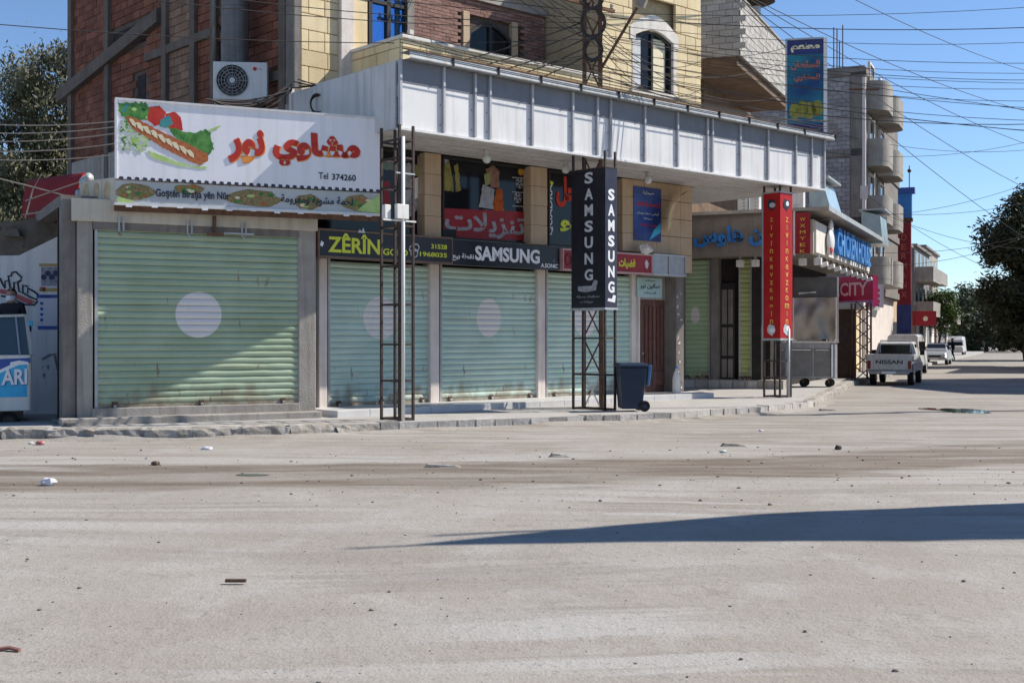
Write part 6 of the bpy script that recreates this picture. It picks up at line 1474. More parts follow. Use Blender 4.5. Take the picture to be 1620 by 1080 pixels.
# pickup, tail towards us
pp = gnd(1413, 608); h66 = 66
pc_ = pp+Vector((math.cos(R(h66)), math.sin(R(h66)), 0))*1.0
t = vehicle('pickup_truck', 'white pickup truck seen from behind with dark letters on its tailgate', 'pickup', pc_, h66)
loft([(-2.2,.5,.98,.80,.80,.05),(-.2,.5,1.0,.82,.82,.05),(.0,.5,1.02,.82,.82,.05),(1.1,.5,1.02,.82,.80,.06),(2.1,.5,.95,.80,.74,.08),(2.45,.52,.85,.74,.66,.1)]).build('body', PAINT_W, t, smooth=False)
# open bed
MB().box(-2.1, -.3, -.7, .7, .985, 1.0).build('bed_floor', M['dark'], t)
for sy in (-1, 1): MB().box(-2.2, -.25, sy*.82-.06, sy*.82+.06, .95, 1.15).build('bed_side', PAINT_W, t, bev=.02)
tg = MB().box(-2.26, -2.2, -.8, .8, .58, 1.16).build('tailgate', PAINT_W, t, bev=.02)
f_ = OFF[t.name]; text('NISSAN', tg, (-.48, .48, .8, .95), 0, M['dark_ink'], .03, xplane=-2.262)
loft([(-.25,1.0,1.55,.78,.66,.06),(-.05,1.0,1.62,.79,.66,.08),(.75,1.0,1.62,.79,.66,.08),(1.35,1.0,1.06,.77,.74,.03)]).build('cab', PAINT_W, t)
pane(t, [(-.262,.62,1.1),(-.262,-.62,1.1),(-.262,-.55,1.5),(-.262,.55,1.5)], 'rear_window')
MB().tube([(-.3,.55,1.2),(-.3,.55,1.66),(-.3,-.55,1.66),(-.3,-.55,1.2)], .025, 6).build('roll_bar', M['zinc'], t)
for sy in (-1, 1):
    pane(t, [(-.1,sy*.745,1.14),(.65,sy*.745,1.14),(.6,sy*.68,1.52),(-.05,sy*.68,1.52)][::-sy], 'side_window')
    MB().box(-2.27, -2.2, sy*.72-.06, sy*.72+.06, .62, .92).build('tail_lamp', LAMP_R, t, bev=.01)
    MB().box(-2.15, 1.6, sy*.825-.006, sy*.825+.006, .56, .82).build('side_stripe', PAINT_B, t)
    MB().box(.55, .7, sy*.9-.08, sy*.9+.08, 1.1, 1.3).build('mirror', M['rubber'], t, bev=.02)
MB().box(-2.38, -2.27, -.72, .72, .42, .54).build('bumper', M['steel_dull'], t, bev=.02); MB().box(-2.395, -2.385, -.25, .25, .44, .53).build('number_plate', M['white_ink'], t)
wheels(t, (-1.35, 1.45), .68, .34)
# van in front of it
pv = gnd(1428, 592); t = vehicle('van', 'white van with rounded roof parked just ahead of the pickup', 'van', pv+Vector((.6, 1.2, 0)), h66)
loft([(-2.0,.4,1.7,.80,.7,.12),(-1.95,.38,1.92,.82,.7,.16),(.8,.38,1.95,.82,.7,.16),(1.5,.38,1.6,.82,.72,.12),(1.75,.4,1.05,.82,.78,.08),(2.3,.42,.95,.76,.7,.08)]).build('body', PAINT_W, t)
pane(t, [(-2.012,.6,1.15),(-2.012,-.6,1.15),(-1.985,-.55,1.68),(-1.985,.55,1.68)], 'rear_window')
for sy in (-1, 1):
    for a, b in ((-1.8, -.7), (-.6, .35), (.45, 1.3)): pane(t, [(a,sy*.785,1.15),(b,sy*.785,1.15),(b-.08,sy*.735,1.6),(a+.04,sy*.735,1.6)][::-sy], 'side_window')
    MB().box(-2.03, -1.98, sy*.7-.06, sy*.7+.06, .7, 1.05).build('tail_lamp', LAMP_R, t)
MB().box(-2.1, -1.98, -.75, .75, .36, .5).build('bumper', M['rubber'], t, bev=.02); wheels(t, (-1.3, 1.45), .7, .32)
def sedan(label, pos, heading, paint, name='car', group=None):
    t = vehicle(name, label, 'car', pos, heading, group=group)
    loft([(-2.1,.38,.82,.72,.66,.1),(-1.9,.32,.92,.82,.76,.08),(-.9,.3,.95,.84,.80,.07),(.9,.3,.93,.84,.79,.07),(1.9,.32,.78,.80,.72,.09),(2.12,.38,.66,.72,.64,.1)]).build('body', paint, t)
    loft([(-1.55,.9,.98,.72,.62,.04),(-.95,.9,1.36,.74,.58,.07),(.2,.9,1.40,.74,.58,.08),(1.0,.88,.97,.74,.68,.03)]).build('cabin', paint, t)
    pane(t, [(.93,-.62,1.0),(.93,.62,1.0),(.30,.54,1.37),(.30,-.54,1.37)], 'windscreen'); pane(t, [(-1.53,.6,1.02),(-1.53,-.6,1.02),(-1.03,-.52,1.34),(-1.03,.52,1.34)], 'rear_window')
    for sy in (-1, 1):
        for a, b in ((-.9, -.2), (-.12, .62)): pane(t, [(a,sy*.735,.99),(b,sy*.735,.99),(b-.2,sy*.615,1.33),(a+.05,sy*.615,1.33)][::-sy], 'side_window')
        MB().box(2.02, 2.13, sy*.55-.13, sy*.55+.13, .58, .7).build('headlight', LAMP_C, t, bev=.02); MB().box(-2.12, -2.05, sy*.58-.12, sy*.58+.12, .64, .78).build('tail_lamp', LAMP_R, t)
        MB().box(.55, .68, sy*.88-.07, sy*.88+.07, .95, 1.08).build('mirror', paint, t, bev=.02)
    MB().box(2.1, 2.15, -.38, .38, .52, .66).build('grille', M['frame_dark'], t); MB().box(2.05, 2.2, -.76, .76, .34, .48).build('bumper', paint, t, bev=.03); MB().box(2.2, 2.21, -.24, .24, .36, .46).build('number_plate', M['white_ink'], t)
    wheels(t, (-1.3, 1.35), .7, .31); return t
q = gnd(1477, 577); sedan('silver white saloon car facing us on the far street', q+Vector((.8, 1.6, 0)), 66+180, PAINT_S)
q = gnd(1504, 571); sedan('dark blue car behind the silver saloon', q+Vector((0, 2.5, 0)), 66+180, mat('blue_grey_paint', (.09,.10,.16), None, rough=.3, spec=.5))
q = gnd(1525, 564); t = vehicle('van', 'small white van furthest along the street', 'van', q+Vector((0, 2, 0)), 66+180)
loft([(-2.0,.4,1.7,.80,.7,.12),(-1.95,.38,1.92,.82,.7,.16),(.8,.38,1.95,.82,.7,.16),(1.5,.38,1.6,.82,.72,.12),(1.75,.4,1.05,.82,.78,.08),(2.2,.42,.95,.76,.7,.08)]).build('body', PAINT_W, t); pane(t, [(1.78,-.68,1.08),(1.78,.68,1.08),(1.5,.62,1.55),(1.5,-.62,1.55)], 'windscreen'); wheels(t, (-1.3, 1.45), .7, .32)
for sy in (-1, 1): MB().box(2.15, 2.24, sy*.55-.12, sy*.55+.12, .7, .85).build('headlight', LAMP_C, t)

# ------------------------------------------------------------------ ice cream cart at the left edge (box with glass top)
cpos = gnd(18, 682); Kf = Frame(cpos.x, cpos.y, 25); s = cpos.y/FPX
t = thing('vending_cart', 'blue and white ice cream vending cart with glass top at the left edge', 'cart', Kf, (-.6, 0, 0))
xr = Kf.hit(51, 600, 0)[0]; xl = -2.0; zq = lambda v: CAMZ+(CY-v)*s
zs, zp0, zp1, zg = zq(650), zq(628), zq(563), zq(499)
def rbox(x0, x1, y0, y1, z0, z1, r=.09):
    n = 5; pts = []
    for cx_, cy_, a0 in ((x1-r, y0+r, -90), (x1-r, y1-r, 0), (x0+r, y1-r, 90), (x0+r, y0+r, 180)):
        for k in range(n): an = R(a0+90*k/(n-1)); pts.append((cx_+r*math.cos(an), cy_+r*math.sin(an)))
    return MB().slab(pts, z0, z1)
rbox(xl, xr, 0, 1.3, zs, zp1+.02).build('cart_body', mat('cart_white', (.66,.65,.62), (.74,.73,.7), 1.5, .35, streak=(.5,.46,.4), sfac=.5), t, bev=.015)
MB().box(xl+.1, xr-.09, -.006, 0, zp0, zp1-.07).build('wrap_panel', M['cyan_ink'], t)
def cart_poly(pts, m, y, name='wrap_print'):
    P = [Kf.hit(u, v, 0) for u, v in pts]; s_ = sum(P[i][0]*P[(i+1)%len(P)][1]-P[(i+1)%len(P)][0]*P[i][1] for i in range(len(P)))
    MB().prism(P if s_ > 0 else P[::-1], y-.003, y).build(name, m, t)
cart_poly([(-60,570),(48,566),(48,574),(20,576),(-5,590),(-60,600)], M['paper_blue'], -.0065)
cart_poly([(-60,604),(-5,592),(18,582),(30,577),(46,576),(44,572),(30,570),(16,573),(16,577),(-5,587),(-60,598)], M['white_ink'], -.010)
a_, z0_ = Kf.hit(-48, 610, 0); b_, z1_ = Kf.hit(43, 584, 0)
text('HARARI'[0:0]+'…ARI'.replace('…', ''), t, (Kf.hit(2,0)[0], Kf.hit(43,0)[0], z0_, z1_), -.018, M['white_ink'], .03, .012, tilt=.03)
text('ARI', t, (Kf.hit(2,0)[0]+.012, Kf.hit(43,0)[0]+.012, z0_-.015, z1_-.015), -.013, M['paper_blue'], .05, .004, tilt=.03)
# glass top leaning back
gl = MB().hexa([(xl, .05, zp1+.02), (xr-.02, .05, zp1+.02), (xr-.02, 1.2, zp1+.02), (xl, 1.2, zp1+.02), (xl, .3, zg-.08), (xr-.1, .3, zg), (xr-.1, 1.1, zg), (xl, 1.1, zg-.08)])
gl.build('glass_top', mat('cart_glass', (.05,.085,.11), None, rough=.08, spec=.5), t)
MB().bar((xr-.02, .03, zp1+.02), (xr-.1, .28, zg+.02), .06).build('glass_frame', M['zinc'], t); MB().bar((xl, .28, zg-.07), (xr-.1, .28, zg+.01), .05).build('glass_frame', M['zinc'], t); MB().bar((xr-.22, .035, zp1+.03), (xr-.28, .28, zg), .03).build('glass_frame', M['steel_dull'], t); MB().bar((xr-.02, 1.2, zp1+.02), (xr-.1, 1.12, zg+.02), .06).build('glass_frame', M['zinc'], t)
MB().box(xr-.1, xr+.03, .2, .3, zg-.2, zg-.1).build('side_lamp', M['cyan_ink'], t, bev=.02); MB().box(xr-.04, xr+.0, .2, .28, zg-.3, zg-.2).build('lamp_stem', M['rubber'], t)
for x_ in (-.05, -1.6):
    for y_ in (.15, 1.15):
        wv = MB().disc_y(0, 0, .19, -.06, .06, 20); wv.v = [(a+x_, b+y_, c+.19) for a, b, c in wv.v]; o = wv.build('wheel', M['rubber'], t, bev=.02); rv = MB().disc_y(0, 0, .1, -.066, .066, 14); rv.v = [(a+x_, b+y_, c+.19) for a, b, c in rv.v]; rv.build('rim', M['black_steel'], o)
MB().box(xl+.1, xr-.15, .1, 1.2, .24, zs).build('chassis', M['black_steel'], t)
MB().box(xl, xr-.1, 1.3, 2.1, .78, .86).build('foot_platform', M['black_steel'], t); MB().box(xl+.1, xl+.2, 1.4, 1.5, 0, .78).build('platform_leg', M['black_steel'], t); MB().box(xr-.3, xr-.2, 1.9, 2.0, 0, .78).build('platform_leg', M['black_steel'], t)

# ------------------------------------------------------------------ people
SKIN = mat('skin', (.36,.20,.14), (.42,.25,.18), 8, .6); HAIR = mat('hair', (.012,.01,.009), None, rough=.7); CLOTH_D = mat('dark_clothes', (.02,.02,.024), (.035,.034,.038), 6, .9); JEANS = mat('jeans', (.03,.035,.05), None, rough=.9); SHOE = mat('shoes', (.05,.04,.035), None)
def person(label, F, z0, joints, edges, h, mats, name='person', head=None, group=None, mask=None):
    """joints: name -> (x, y, z, radius) in units of body height; x right, y away, z up"""
    t = thing(name, label, 'person', F, (0, 0, z0), group); OFF[t.name] = (0, 0, 0)
    keys = list(joints); idx = {k: i for i, k in enumerate(keys)}
    me = bpy.data.meshes.new('body'); me.from_pydata([tuple(c*h for c in joints[k][:3]) for k in keys], [(idx[a], idx[b]) for a, b in edges], [])
    o = bpy.data.objects.new('body', me); col.objects.link(o)
    sk = o.modifiers.new('s', 'SKIN'); sk.use_smooth_shade = True
    for i, k in enumerate(keys): r = joints[k][3]*h; me.skin_vertices[0].data[i].radius = (r, r)
    me.skin_vertices[0].data[idx['pelvis']].use_root = True
    sb = o.modifiers.new('d', 'SUBSURF'); sb.levels = sb.render_levels = 2
    dg = bpy.context.evaluated_depsgraph_get(); m2 = bpy.data.meshes.new_from_object(o.evaluated_get(dg)); bpy.data.objects.remove(o)
    # head with a face, joined to the same surface
    bm = bmesh.new(); bm.from_mesh(m2); hc = Vector(joints['head'][:3])*h; r = .058*h
    hd = bmesh.ops.create_uvsphere(bm, u_segments=20, v_segments=16, radius=r)
    yaw = head or 0.
    rot = Matrix.Rotation(yaw, 3, 'Z')
    for v in hd['verts']:
        c = v.co; x, y, z = c.x*.82, c.y*.98, c.z*1.28
        if z < 0: x *= 1+.28*z/r*.6; y *= 1+.1*z/r
        if y < 0:                                   # face side: nose, brow, eye sockets
            y -= .20*r*math.exp(-((x/(.16*r))**2+((z+.12*r)/(.22*r))**2)); y += .10*r*math.exp(-(((abs(x)-.34*r)/(.2*r))**2+((z-.08*r)/(.14*r))**2)); y -= .06*r*math.exp(-((x/(.3*r))**2+((z+.52*r)/(.1*r))**2))
        v.co = hc+rot@Vector((x, y, z))
    for sx in (-1, 1):
        e = bmesh.ops.create_uvsphere(bm, u_segments=8, v_segments=6, radius=r*.24)
        for v in e['verts']: c = v.co; v.co = hc+rot@Vector((sx*r*.84+c.x*.4, c.y*.7+.05*r, c.z*1.2-.05*r))
    bm.to_mesh(m2); bm.free(); m2.name = 'body'
    for m_ in mats[:4]: m2.materials.append(m_)
    nk = joints['neck'][2]*h
    hands = [Vector(joints[k][:3])*h for k in joints if k.startswith('hand')]
    for p in m2.polygons:
        c = p.center; p.use_smooth = True
        if (c-hc).length < r*1.55 or c.z > nk+.0*h: p.material_index = 0
        elif any((c-q).length < .05*h for q in hands): p.material_index = 0
        elif c.z < .04*h: p.material_index = 3
        elif c.z < joints['pelvis'][2]*h+.01*h and not any((c-q).length < .14*h for q in hands): p.material_index = 2
        else: p.material_index = 1
    o = bpy.data.objects.new('body', m2); col.objects.link(o); o.parent = t
    hb = MB().ball((0,0,0), r*1.07, .86, 1.02, 1.25, 18, 12); keep = []
    hb.v = [(x, y+.012*h*.5, z) for x, y, z in hb.v]
    hb.f = [f for f in hb.f if (lambda c: c.z > r*.62 or (c.y > r*.15 and c.z > -r*.35))(sum((Vector(hb.v[i]) for i in f), Vector())/len(f))]
    hb.v = [tuple(hc+rot@(Vector(p)+Vector((noise.noise(Vector(p)*60), noise.noise(Vector(p)*60+Vector((3,3,3))), noise.noise(Vector(p)*50)))*r*.08)) for p in hb.v]
    hb.build('hair', HAIR, t, smooth=True)
    for sx in (-1, 1):
        e = MB().ball((0,0,0), r*.1, 1.3, .5, .7, 8, 6); e.v = [tuple(hc+rot@(Vector(p)+Vector((sx*r*.33, -r*.84, r*.08)))) for p in e.v]; e.build('eye', HAIR, t)
    if mask:
        mk = MB(); n = 10
        for j, z_ in enumerate((-1.2, -.92, -.6, -.34, -.16)):
            for i in range(n+1):
                an = math.pi*(.06+.88*i/n); rr = (1.0 if 0 < j < 4 else .9)*r
                w_ = (.86, .9, .92, .9, .84)[j]; mk.v.append(tuple(hc+rot@Vector((math.cos(an)*rr*w_*.95, -math.sin(an)*rr*(1.06, 1.17, 1.24, 1.2, 1.1)[j], z_*r))))
        for j in range(4):
            for i in range(n): mk.f.append((j*(n+1)+i, j*(n+1)+i+1, (j+1)*(n+1)+i+1, (j+1)*(n+1)+i))
        o = mk.build('face_mask', mat('mask_white', (.75,.75,.76), None, rough=.9), t, smooth=True); sm_ = o.modifiers.new('s', 'SOLIDIFY'); sm_.thickness = .004
    return t
ED = [('pelvis','waist'),('waist','chest'),('chest','neck'),('neck','head')]+[(a+s_, b+s_) for s_ in 'LR' for a, b in (('hip','knee'),('knee','ankle'),('ankle','toe'),('sh','elbow'),('elbow','wrist'),('wrist','hand'))]+[('pelvis','hipL'),('pelvis','hipR'),('chest','shL'),('chest','shR')]
def joints(stride=0., arm=.0, bend=0.):
    J = dict(pelvis=(0,0,.53,.075), waist=(0,0,.62,.07), chest=(0,0,.75,.085), neck=(0,-.005,.845,.032), head=(0,-.012,.925,.035))
    for s_, sg in (('L', -1), ('R', 1)):
        st = stride*sg
        J.update({'hip'+s_: (sg*.05, 0, .5, .055), 'knee'+s_: (sg*.053, -.02-st*.5, .285, .038), 'ankle'+s_: (sg*.055, -st+.02*(st < 0), .045, .026), 'toe'+s_: (sg*.06, -st-.075, .018, .02),
                  'sh'+s_: (sg*.105, 0, .805, .042), 'elbow'+s_: (sg*.135, .02+st*.3-bend*.02, .645, .028), 'wrist'+s_: (sg*.13, -.02+st*.7-bend*.16, .51+bend*.12, .02), 'hand'+s_: (sg*.128, -.03+st*.8-bend*.21, .46+bend*.16, .02)})
    return J
pm = px(19, 456, 23.9); Fp = Frame(pm.x, pm.y, 0)
person('masked person in dark clothes standing behind the vending cart', Fp, .86, joints(0, 0, 1.), ED, (pm.z-.86)/.995, (SKIN, CLOTH_D, JEANS, SHOE), head=.12, mask=True)
pw = gnd(1507, 570)
person('person in dark clothes walking on the far street by the parked cars', Frame(pw.x, pw.y, -100), 0, joints(.09), ED, 1.78, (SKIN, CLOTH_D, CLOTH_D, SHOE))
for k, (u, c_, lab) in enumerate(((1545, (.4,.08,.1), 'distant person in a reddish top at the street end'), (1556, (.55,.5,.5), 'distant person in a pale top at the street end'))):
    q = gnd(u, 557); person(lab, Frame(q.x, q.y, 20*k), 0, joints(.05), ED, 1.7, (SKIN, mat('top_%d' % k, c_, None), CLOTH_D, SHOE))

# ------------------------------------------------------------------ overhead cables
random.seed(21)
def cable(p0, p1, sag, r, lab, grp, m=None, n=14, name='overhead_cable'):
    p0, p1 = Vector(p0), Vector(p1); pts = []
    for i in range(n+1):
        k = i/n; q = p0.lerp(p1, k); q.z -= sag*4*k*(1-k); pts.append(q)
    o = MB().tube(pts, r, 5).build(name, m or M['cable']); tag(o, lab, 'cable', grp); return o
py = Vector((PYL.x, PYL.y, 0))
# pole across the street, right of the view
RP = Vector((17.6, 30.5, 0)); t = thing('utility_pole', 'concrete utility pole across the street right of the view', 'pole', W0, (RP.x, RP.y, 0))
MB().tube([(RP.x, RP.y, -.1), (RP.x, RP.y, 11.5)], [.17, .11], 10).build('shaft', M['concrete'], t)
for z in (7.5, 9., 10.8): MB().bar((RP.x-.8, RP.y, z), (RP.x+.8, RP.y, z), .08).build('cross_arm', M['rust'], t)
LPp = Vector((-16.5, 21.5, 0)); t = thing('utility_pole', 'concrete utility pole left of the view', 'pole', W0, (LPp.x, LPp.y, 0)); MB().tube([(LPp.x, LPp.y, -.1), (LPp.x, LPp.y, 10.5)], [.17, .11], 10).build('shaft', M['concrete'], t)
def zr(v, P): return CAMZ+(CY-v)/FPX*P.y
ORD = ['topmost', 'second', 'third', 'fourth', 'fifth', 'sixth', 'seventh', 'eighth', 'ninth', 'tenth', 'eleventh', 'twelfth', 'thirteenth', 'fourteenth', 'lowest']
gR = 'cables from the pylon to the right'
for k, (va, vb, sg) in enumerate(sorted(((18, -15, .3), (28, 25, .35), (40, 44, .45), (52, 86, .4), (58, 99, .5), (64, 112, .5), (70, 124, .55), (80, 130, .3), (88, 147, .6), (95, 180, .3), (100, 190, .5), (105, 214, .4), (112, 224, .3), (120, 170, .7), (60, 206, .2)), key=lambda q: q[1])):
    cable((py.x+random.uniform(-.1, .4), py.y+random.uniform(-.2, .2), zr(va, py)), (RP.x+random.uniform(-.5, .5), RP.y+random.uniform(-.4, .4), zr(vb, RP)), sg, random.choice([.007, .008, .011]), 'dark cable from pylon to the right, %s from the top at the photo edge' % ORD[k], gR)
FP = px(1695, 545, 62); FP.z = 0; t = thing('utility_pole', 'tall utility pole further up the street right of the view', 'pole', W0, tuple(FP))
MB().tube([FP+Vector((0, 0, -.1)), FP+Vector((0, 0, 15.6))], [.2, .12], 10).build('shaft', M['concrete'], t); MB().bar(FP+Vector((-.8, 0, 14.6)), FP+Vector((.8, 0, 14.6)), .08).build('cross_arm', M['rust'], t)
gF = 'cables falling away down the street'
for k, (u0, v0, u1, v1, Y1) in enumerate(((1080, -90, 1680, 190, 70), (1120, -60, 1700, 250, 72), (1160, -70, 1720, 330, 78), (1000, -40, 1660, 420, 90), (1240, -60, 1650, 130, 60))):
    cable((py.x, py.y, 11.5+.35*k), (FP.x, FP.y, zr(v1, FP)), .8, .012, 'dark cable slanting down above the far street, %s at the photo top' % ['third from left', 'fourth from left', 'fifth from left', 'leftmost', 'rightmost'][k], gF)
gS = 'cables crossing the far street'
for k, (u0, v0, u1, v1) in enumerate(((1300, 240, 1660, 205), (1310, 345, 1660, 262), (1330, 330, 1660, 300), (1320, 395, 1670, 350), (1380, 330, 1680, 392), (1380, 420, 1680, 340), (1300, 205, 1680, 228), (1360, 300, 1700, 470))):
    cable(px(u0, v0, 57.5), (FP.x, FP.y, zr(v1, FP)), .7, .011, 'thin far cable across the street sky, %s at the right photo edge' % ['second highest', 'fourth highest', 'fifth highest', 'sixth highest', 'second lowest', 'third lowest', 'topmost', 'lowest'][k], gS)
gL = 'cables from the pylon to the left'
for k, (va, zl, sg) in enumerate(((20, 11.5, .5), (30, 10.6, .5), (36, 10.2, .7), (45, 9.6, .6), (62, 8.2, .5))):
    cable((py.x+random.uniform(-.3, .1), py.y, zr(va, py)), (LPp.x, LPp.y+random.uniform(-.3, .3), zl), sg, .010, 'dark cable from the pylon to the upper left, %s of that fan' % ['topmost', 'second', 'middle', 'fourth', 'lowest'][k], gL)
rm = A.world(4.0, 4.25, 10.3); t = thing('roof_mast', 'thin steel mast on the balcony roof holding cables', 'mast', W0, tuple(rm))
MB().tube([rm, rm+Vector((0, 0, 3.2))], .04, 8).build('mast', M['rust'], t); MB().box(rm.x-.15, rm.x+.15, rm.y-.15, rm.y+.15, 10.28, 10.34).build('foot_plate', M['rust'], t)
for k, (va, u1, v1, Y1, sg) in enumerate(((28, 640, -30, 27, .1), (60, 560, -40, 27, .3), (75, 700, -60, 26, .2), (85, 640, 60, 25.4, .35), (92, 735, 92, 25.2, .15), (50, 600, -20, 26, .5), (70, 820, -60, 27, .1), (98, 690, 70, 25.3, .25), (40, 480, -15, 26, .45))):
    cable((py.x+random.uniform(-.3, .2), py.y-.1, zr(va, py)), px(u1, v1, Y1) if v1 > 0 else rm+Vector((0, 0, 1.6+.18*k)), sg, .009, 'thin cable fanning left over the balcony, %s of nine at the pylon' % ['topmost', 'fourth', 'sixth', 'seventh', 'second lowest', 'third', 'fifth', 'lowest', 'second'][k], 'cables fanning over the balcony')
for k, (va, u1, v1, sg) in enumerate(((45, 1112, 95, .5), (62, 1112, 120, .35), (78, 1112, 140, .6), (90, 1240, 100, .45), (55, 1245, 150, .7), (35, 1245, 75, .5), (100, 1112, 155, .3), (72, 1300, 235, .5))):
    cable((py.x+.2, py.y-.1, zr(va, py)), px(u1, v1, 31.5 if u1 < 1200 else 34.2), sg, .009, 'sagging cable across the cream block, %s of eight at the pylon' % ['second', 'fourth', 'sixth', 'second lowest', 'third', 'topmost', 'lowest', 'fifth'][k], 'cables across the cream block')
JN = px(462, 140, 25.9)
gJ = 'cable bundle between pylon and flank'
for k in range(5):
    cable((py.x-.2, py.y, zr(35+14*k, py)), (JN.x+random.uniform(-.15, .15), JN.y, JN.z+.05*k), .25+.12*k, .014, 'cable over the canopy from pylon to cream corner, %s at the pylon' % ORD[k], gJ)
gT = 'tangled cables over the grill sign'
for k in range(6):
    cable((JN.x+random.uniform(-.2, .2), JN.y, JN.z+random.uniform(-.1, .12)), (px(330, 163, 24.5).x+random.uniform(-.1, .1), 24.5, px(330, 163, 24.5).z+random.uniform(-.12, .1)), .12+.04*k, .018, 'cable in the tangle above the grill sign, %s to sag' % ['least', 'second least', 'third least', 'third most', 'second most', 'most'][k], gT)
c_ = MB(); q = px(502, 165, 25.6)
for j in range(3): c_.tube([(q.x+.14*math.cos(2*math.pi*k/14), q.y-.03*j, q.z+(.17+.02*j)*math.sin(2*math.pi*k/14)) for k in range(15)], .018, 4, False)
tag(c_.build('cable_coil', M['cable']), 'small coil of black cable hanging on the canopy side', 'cable')
gW = 'cables on the far left'
for k, (v0, v1) in enumerate(((193, 188), (208, 196), (222, 206), (238, 222), (250, 240))):
    cable(px(-60, v0, 24), px(215, v1, 23.6), .1, .012, 'thin pale cable before the left trees, %s of the five' % ['topmost', 'second', 'middle', 'fourth', 'lowest'][k], gW, M['cable_pale'])
for k, pts in enumerate((((0, 283), (60, 298), (112, 312)), ((40, 318), (90, 300), (126, 288)), ((36, 340), (90, 332), (118, 325)), ((40, 345), (52, 300), (66, 275)))):
    c_ = MB().tube([px(u, v, 24.2) for u, v in pts], .014, 5); tag(c_.build('loose_cable', M['cable_pale']), ['pale loose cable falling to the right across the red awning', 'pale loose cable rising to the right across the red awning', 'pale loose cable along the foot of the red awning', 'pale loose cable climbing the left end of the red awning'][k], 'cable', 'loose cables before the red awning')
gC = 'cables strung along the canopy gutter'
for k, (y_, z_) in enumerate(((-.27, 7.50), (-.33, 7.42), (-.3, 7.62))):
    cable(A.world(-.2, y_, z_), A.world(CL+.4, y_, z_+.02), .06, .011, 'thin cable strung along the canopy gutter, %s of the three' % ['middle', 'lowest', 'topmost'][k], gC, M['cable'], 24)
for k, (sg, z_) in enumerate(((.25, 7.4), (.4, 7.5))): cable(A.world(CL*.35, -.2, z_+.2), A.world(CL+2, .5, z_+.6), sg, .012, 'cable drooping across the right half of the canopy, %s one' % ['lower', 'upper'][k], 'drooping canopy cables')

# ------------------------------------------------------------------ litter and grit on the road
random.seed(31)
gr = MB()
ico = [(-1,0,1.6),(1,0,1.6),(-1,0,-1.6),(1,0,-1.6),(0,1.6,1),(0,1.6,-1),(0,-1.6,1),(0,-1.6,-1),(1.6,1,0),(-1.6,1,0),(1.6,-1,0),(-1.6,-1,0)]
icf = [(0,4,1),(0,9,4),(9,5,4),(4,5,8),(4,8,1),(8,10,1),(8,3,10),(5,3,8),(5,2,3),(2,7,3),(7,10,3),(7,6,10),(7,11,6),(11,0,6),(0,1,6),(6,1,10),(9,0,11),(9,11,2),(9,2,5),(7,2,11)]
for k in range(750):
    Y = random.uniform(5.6, 21)**1.0; X = random.uniform(-.46, .46)*Y
    if random.random() < .35: Y = random.uniform(13, 19.5); X = random.uniform(-.45, .45)*Y
    s_ = random.choice([.003, .004, .004, .005, .006, .008, .013])*random.uniform(.7, 1.3)*.55
    if Y > 12: s_ *= 1.5
    b = len(gr.v); zg_ = gz(X, Y); r1, r2, r3 = random.uniform(.6, 1.3), random.uniform(.6, 1.3), random.uniform(.4, .8)
    gr.v += [(X+x*s_*r1, Y+y*s_*r2, zg_+z*s_*r3+s_*.5) for x, y, z in ico]; gr.f += [tuple(i+b for i in f) for f in icf]
o = gr.build('gravel', mat('gravel', (.12,.105,.09), (.27,.24,.21), 3, .95), kind='stuff'); o['label'] = 'loose grit scattered on the road'
def blob(name, label, cat, u, v, r, sx, sy, sz, m, seed, z=0, amp=.35):
    p = gnd(u, v, z); mb = MB().ball((0,0,0), r, 1, 1, 1, 12, 8); q = Vector((seed, 0, 0))
    mb.v = [tuple(Vector((x*sx, y*sy, max(-r*sz*.8, zz*sz)))*(1+amp*noise.noise(Vector((x, y, zz))/r*1.5+q))) for x, y, zz in mb.v]
    mb.v = [(x+p.x, y+p.y, zz+p.z+gz(p.x, p.y)+r*sz*.75) for x, y, zz in mb.v]; o = mb.build(name, m); return tag(o, label, cat)
WB = mat('white_bag', (.6,.58,.62), (.74,.72,.75), 12, .6)
blob('plastic_bag', 'crumpled white plastic bag on the muddy road', 'bag', 77, 767, .075, 1.25, .9, .75, WB, 2)
blob('plastic_bag', 'small white scrap of plastic near the left kerb', 'bag', 327, 711, .06, 1.5, .8, .5, WB, 5)
blob('tin_can', 'crushed red can by the left kerb', 'can', 64, 703, .06, 1.3, .8, .7, mat('can_red', (.4,.08,.07), (.6,.4,.38), 9, .4), 7)
blob('paper_scrap', 'tiny white paper scrap left of the red can', 'paper', 49, 702, .035, 1.2, .8, .6, WB, 8)
blob('stone', 'dark stone lying on the mud right of centre', 'stone', 1326, 711, .055, 1, .9, .8, mat('dark_stone', (.07,.055,.05), None), 9)
blob('stone', 'brown clod on the mud strip on the left', 'stone', 246, 736, .05, 1.1, .9, .7, mat('clod', (.14,.1,.07), None), 10)
blob('paper_scrap', 'pale green scrap on the mud right of centre', 'paper', 1144, 716, .05, 1.2, .8, .5, mat('green_scrap', (.5,.56,.5), None), 11)
blob('paper_scrap', 'white scrap in front of the corner kerb', 'paper', 1204, 682, .04, 1.2, .8, .5, WB, 12)
p = gnd(373, 923); o = MB().box(p.x-.075, p.x+.075, p.y-.015, p.y+.02, .012, .035).build('wood_stick', mat('old_wood', (.1,.06,.04), (.17,.11,.08), 20, .9), bev=.004); tag(o, 'short dark stick lying on the near road', 'stick')
p = gnd(12, 1031); o = MB().tube([(p.x-.09, p.y, .012), (p.x, p.y+.02, .02), (p.x+.07, p.y-.005, .012)], .012, 6).build('twig', mat('red_twig', (.28,.13,.1), None)); tag(o, 'reddish twig at the lower left corner', 'twig')
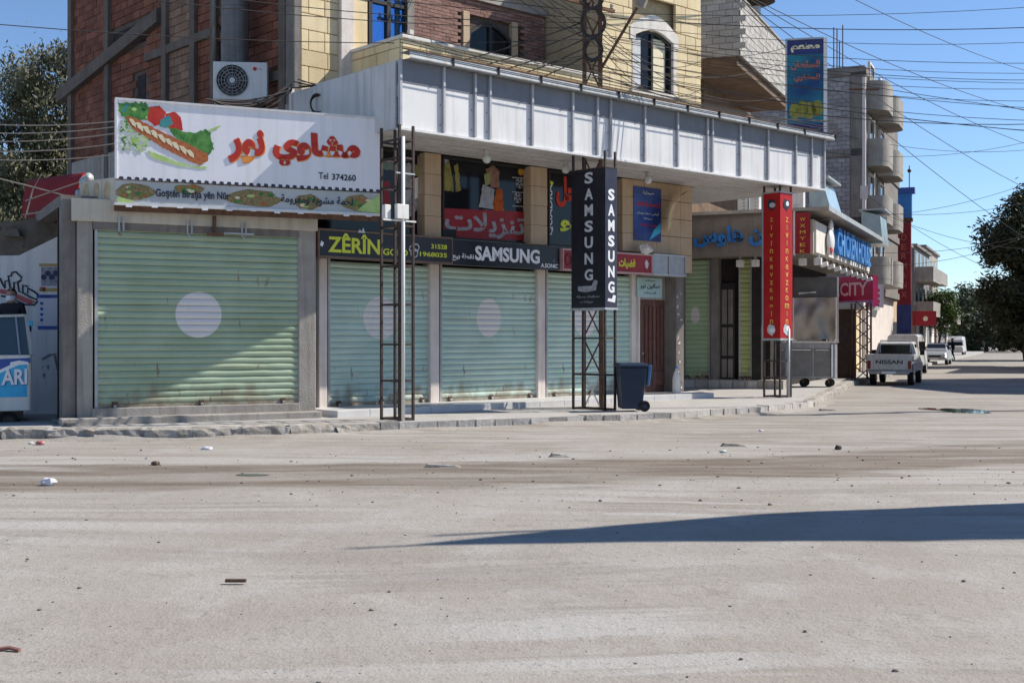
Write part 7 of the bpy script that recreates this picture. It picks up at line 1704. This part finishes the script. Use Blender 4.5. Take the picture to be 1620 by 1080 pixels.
for k, (u, v, l, an) in enumerate(((700, 740, .5, -.5), (1085, 663, .7, .1), (885, 722, .3, -.6), (1160, 706, .4, .1), (1310, 650, .45, .1))):
    p = gnd(u, v); o = MB().hexa([(p.x-l/2,p.y-.05,0),(p.x+l/2,p.y-.05,.0),(p.x+l/2,p.y+.06,.0),(p.x-l/2,p.y+.07,0),(p.x-l/2+.05,p.y-.03,.05),(p.x+l/2-.08,p.y-.02,.03),(p.x+l/2-.04,p.y+.03,.04),(p.x-l/2+.04,p.y+.04,.06)]).build('rubble_piece', M['kerb'])
    tag(o, ['slanted rubble sliver on the left mud edge', 'broken concrete heap at the kerb right of the bin', 'short rubble sliver right of the mud patch', 'flat rubble strip on the right mud', 'rubble strip below the corner kerb'][k], 'rubble')
# puddles
M['water'] = mat('puddle_water', (.05,.055,.06), None, rough=.03, spec=.6)
def puddle(u0, u1, v0, v1, seed, lab):
    a, b = gnd((u0+u1)/2, (v0+v1)/2), None; rx_ = (gnd(u1, (v0+v1)/2)-gnd(u0, (v0+v1)/2)).length/2; ry_ = abs(gnd(u0, v0).y-gnd(u0, v1).y)/2; rnd = random.Random(seed); n = 28
    pts = [(a.x+rx_*math.cos(2*math.pi*k/n)*(1+.6*noise.noise(Vector((math.cos(2*math.pi*k/n)*2, math.sin(2*math.pi*k/n)*2, seed)))), a.y+ry_*math.sin(2*math.pi*k/n)*(1+.4*noise.noise(Vector((math.cos(2*math.pi*k/n)*2, math.sin(2*math.pi*k/n)*2, seed+9))))) for k in range(n)]
    o = MB().add([(x, y, max(gz(x, y) for x, y in pts)*.5+.006) for x, y in pts], [tuple(range(n))]).build('puddle', M['water']); o['kind'] = 'structure'
puddle(372, 424, 750, 752.6, 3, ''); puddle(1490, 1562, 646, 654, 5, ''); puddle(1455, 1492, 645, 648, 8, '')
# planks leaning on the pavement at the left
p = gnd(105, 672, PZ); o = MB().hexa([(p.x-.5,p.y+.6,PZ+.02),(p.x-.42,p.y+.7,PZ+.02),(p.x+.32,p.y-.45,PZ+.02),(p.x+.2,p.y-.5,PZ+.02),(p.x-.5,p.y+.6,PZ+.08),(p.x-.42,p.y+.7,PZ+.08),(p.x+.32,p.y-.45,PZ+.07),(p.x+.2,p.y-.5,PZ+.07)]).build('plank', M['concrete_dark']); tag(o, 'dark plank lying on the left pavement near the pier', 'plank')
bpy.context.view_layer.update()
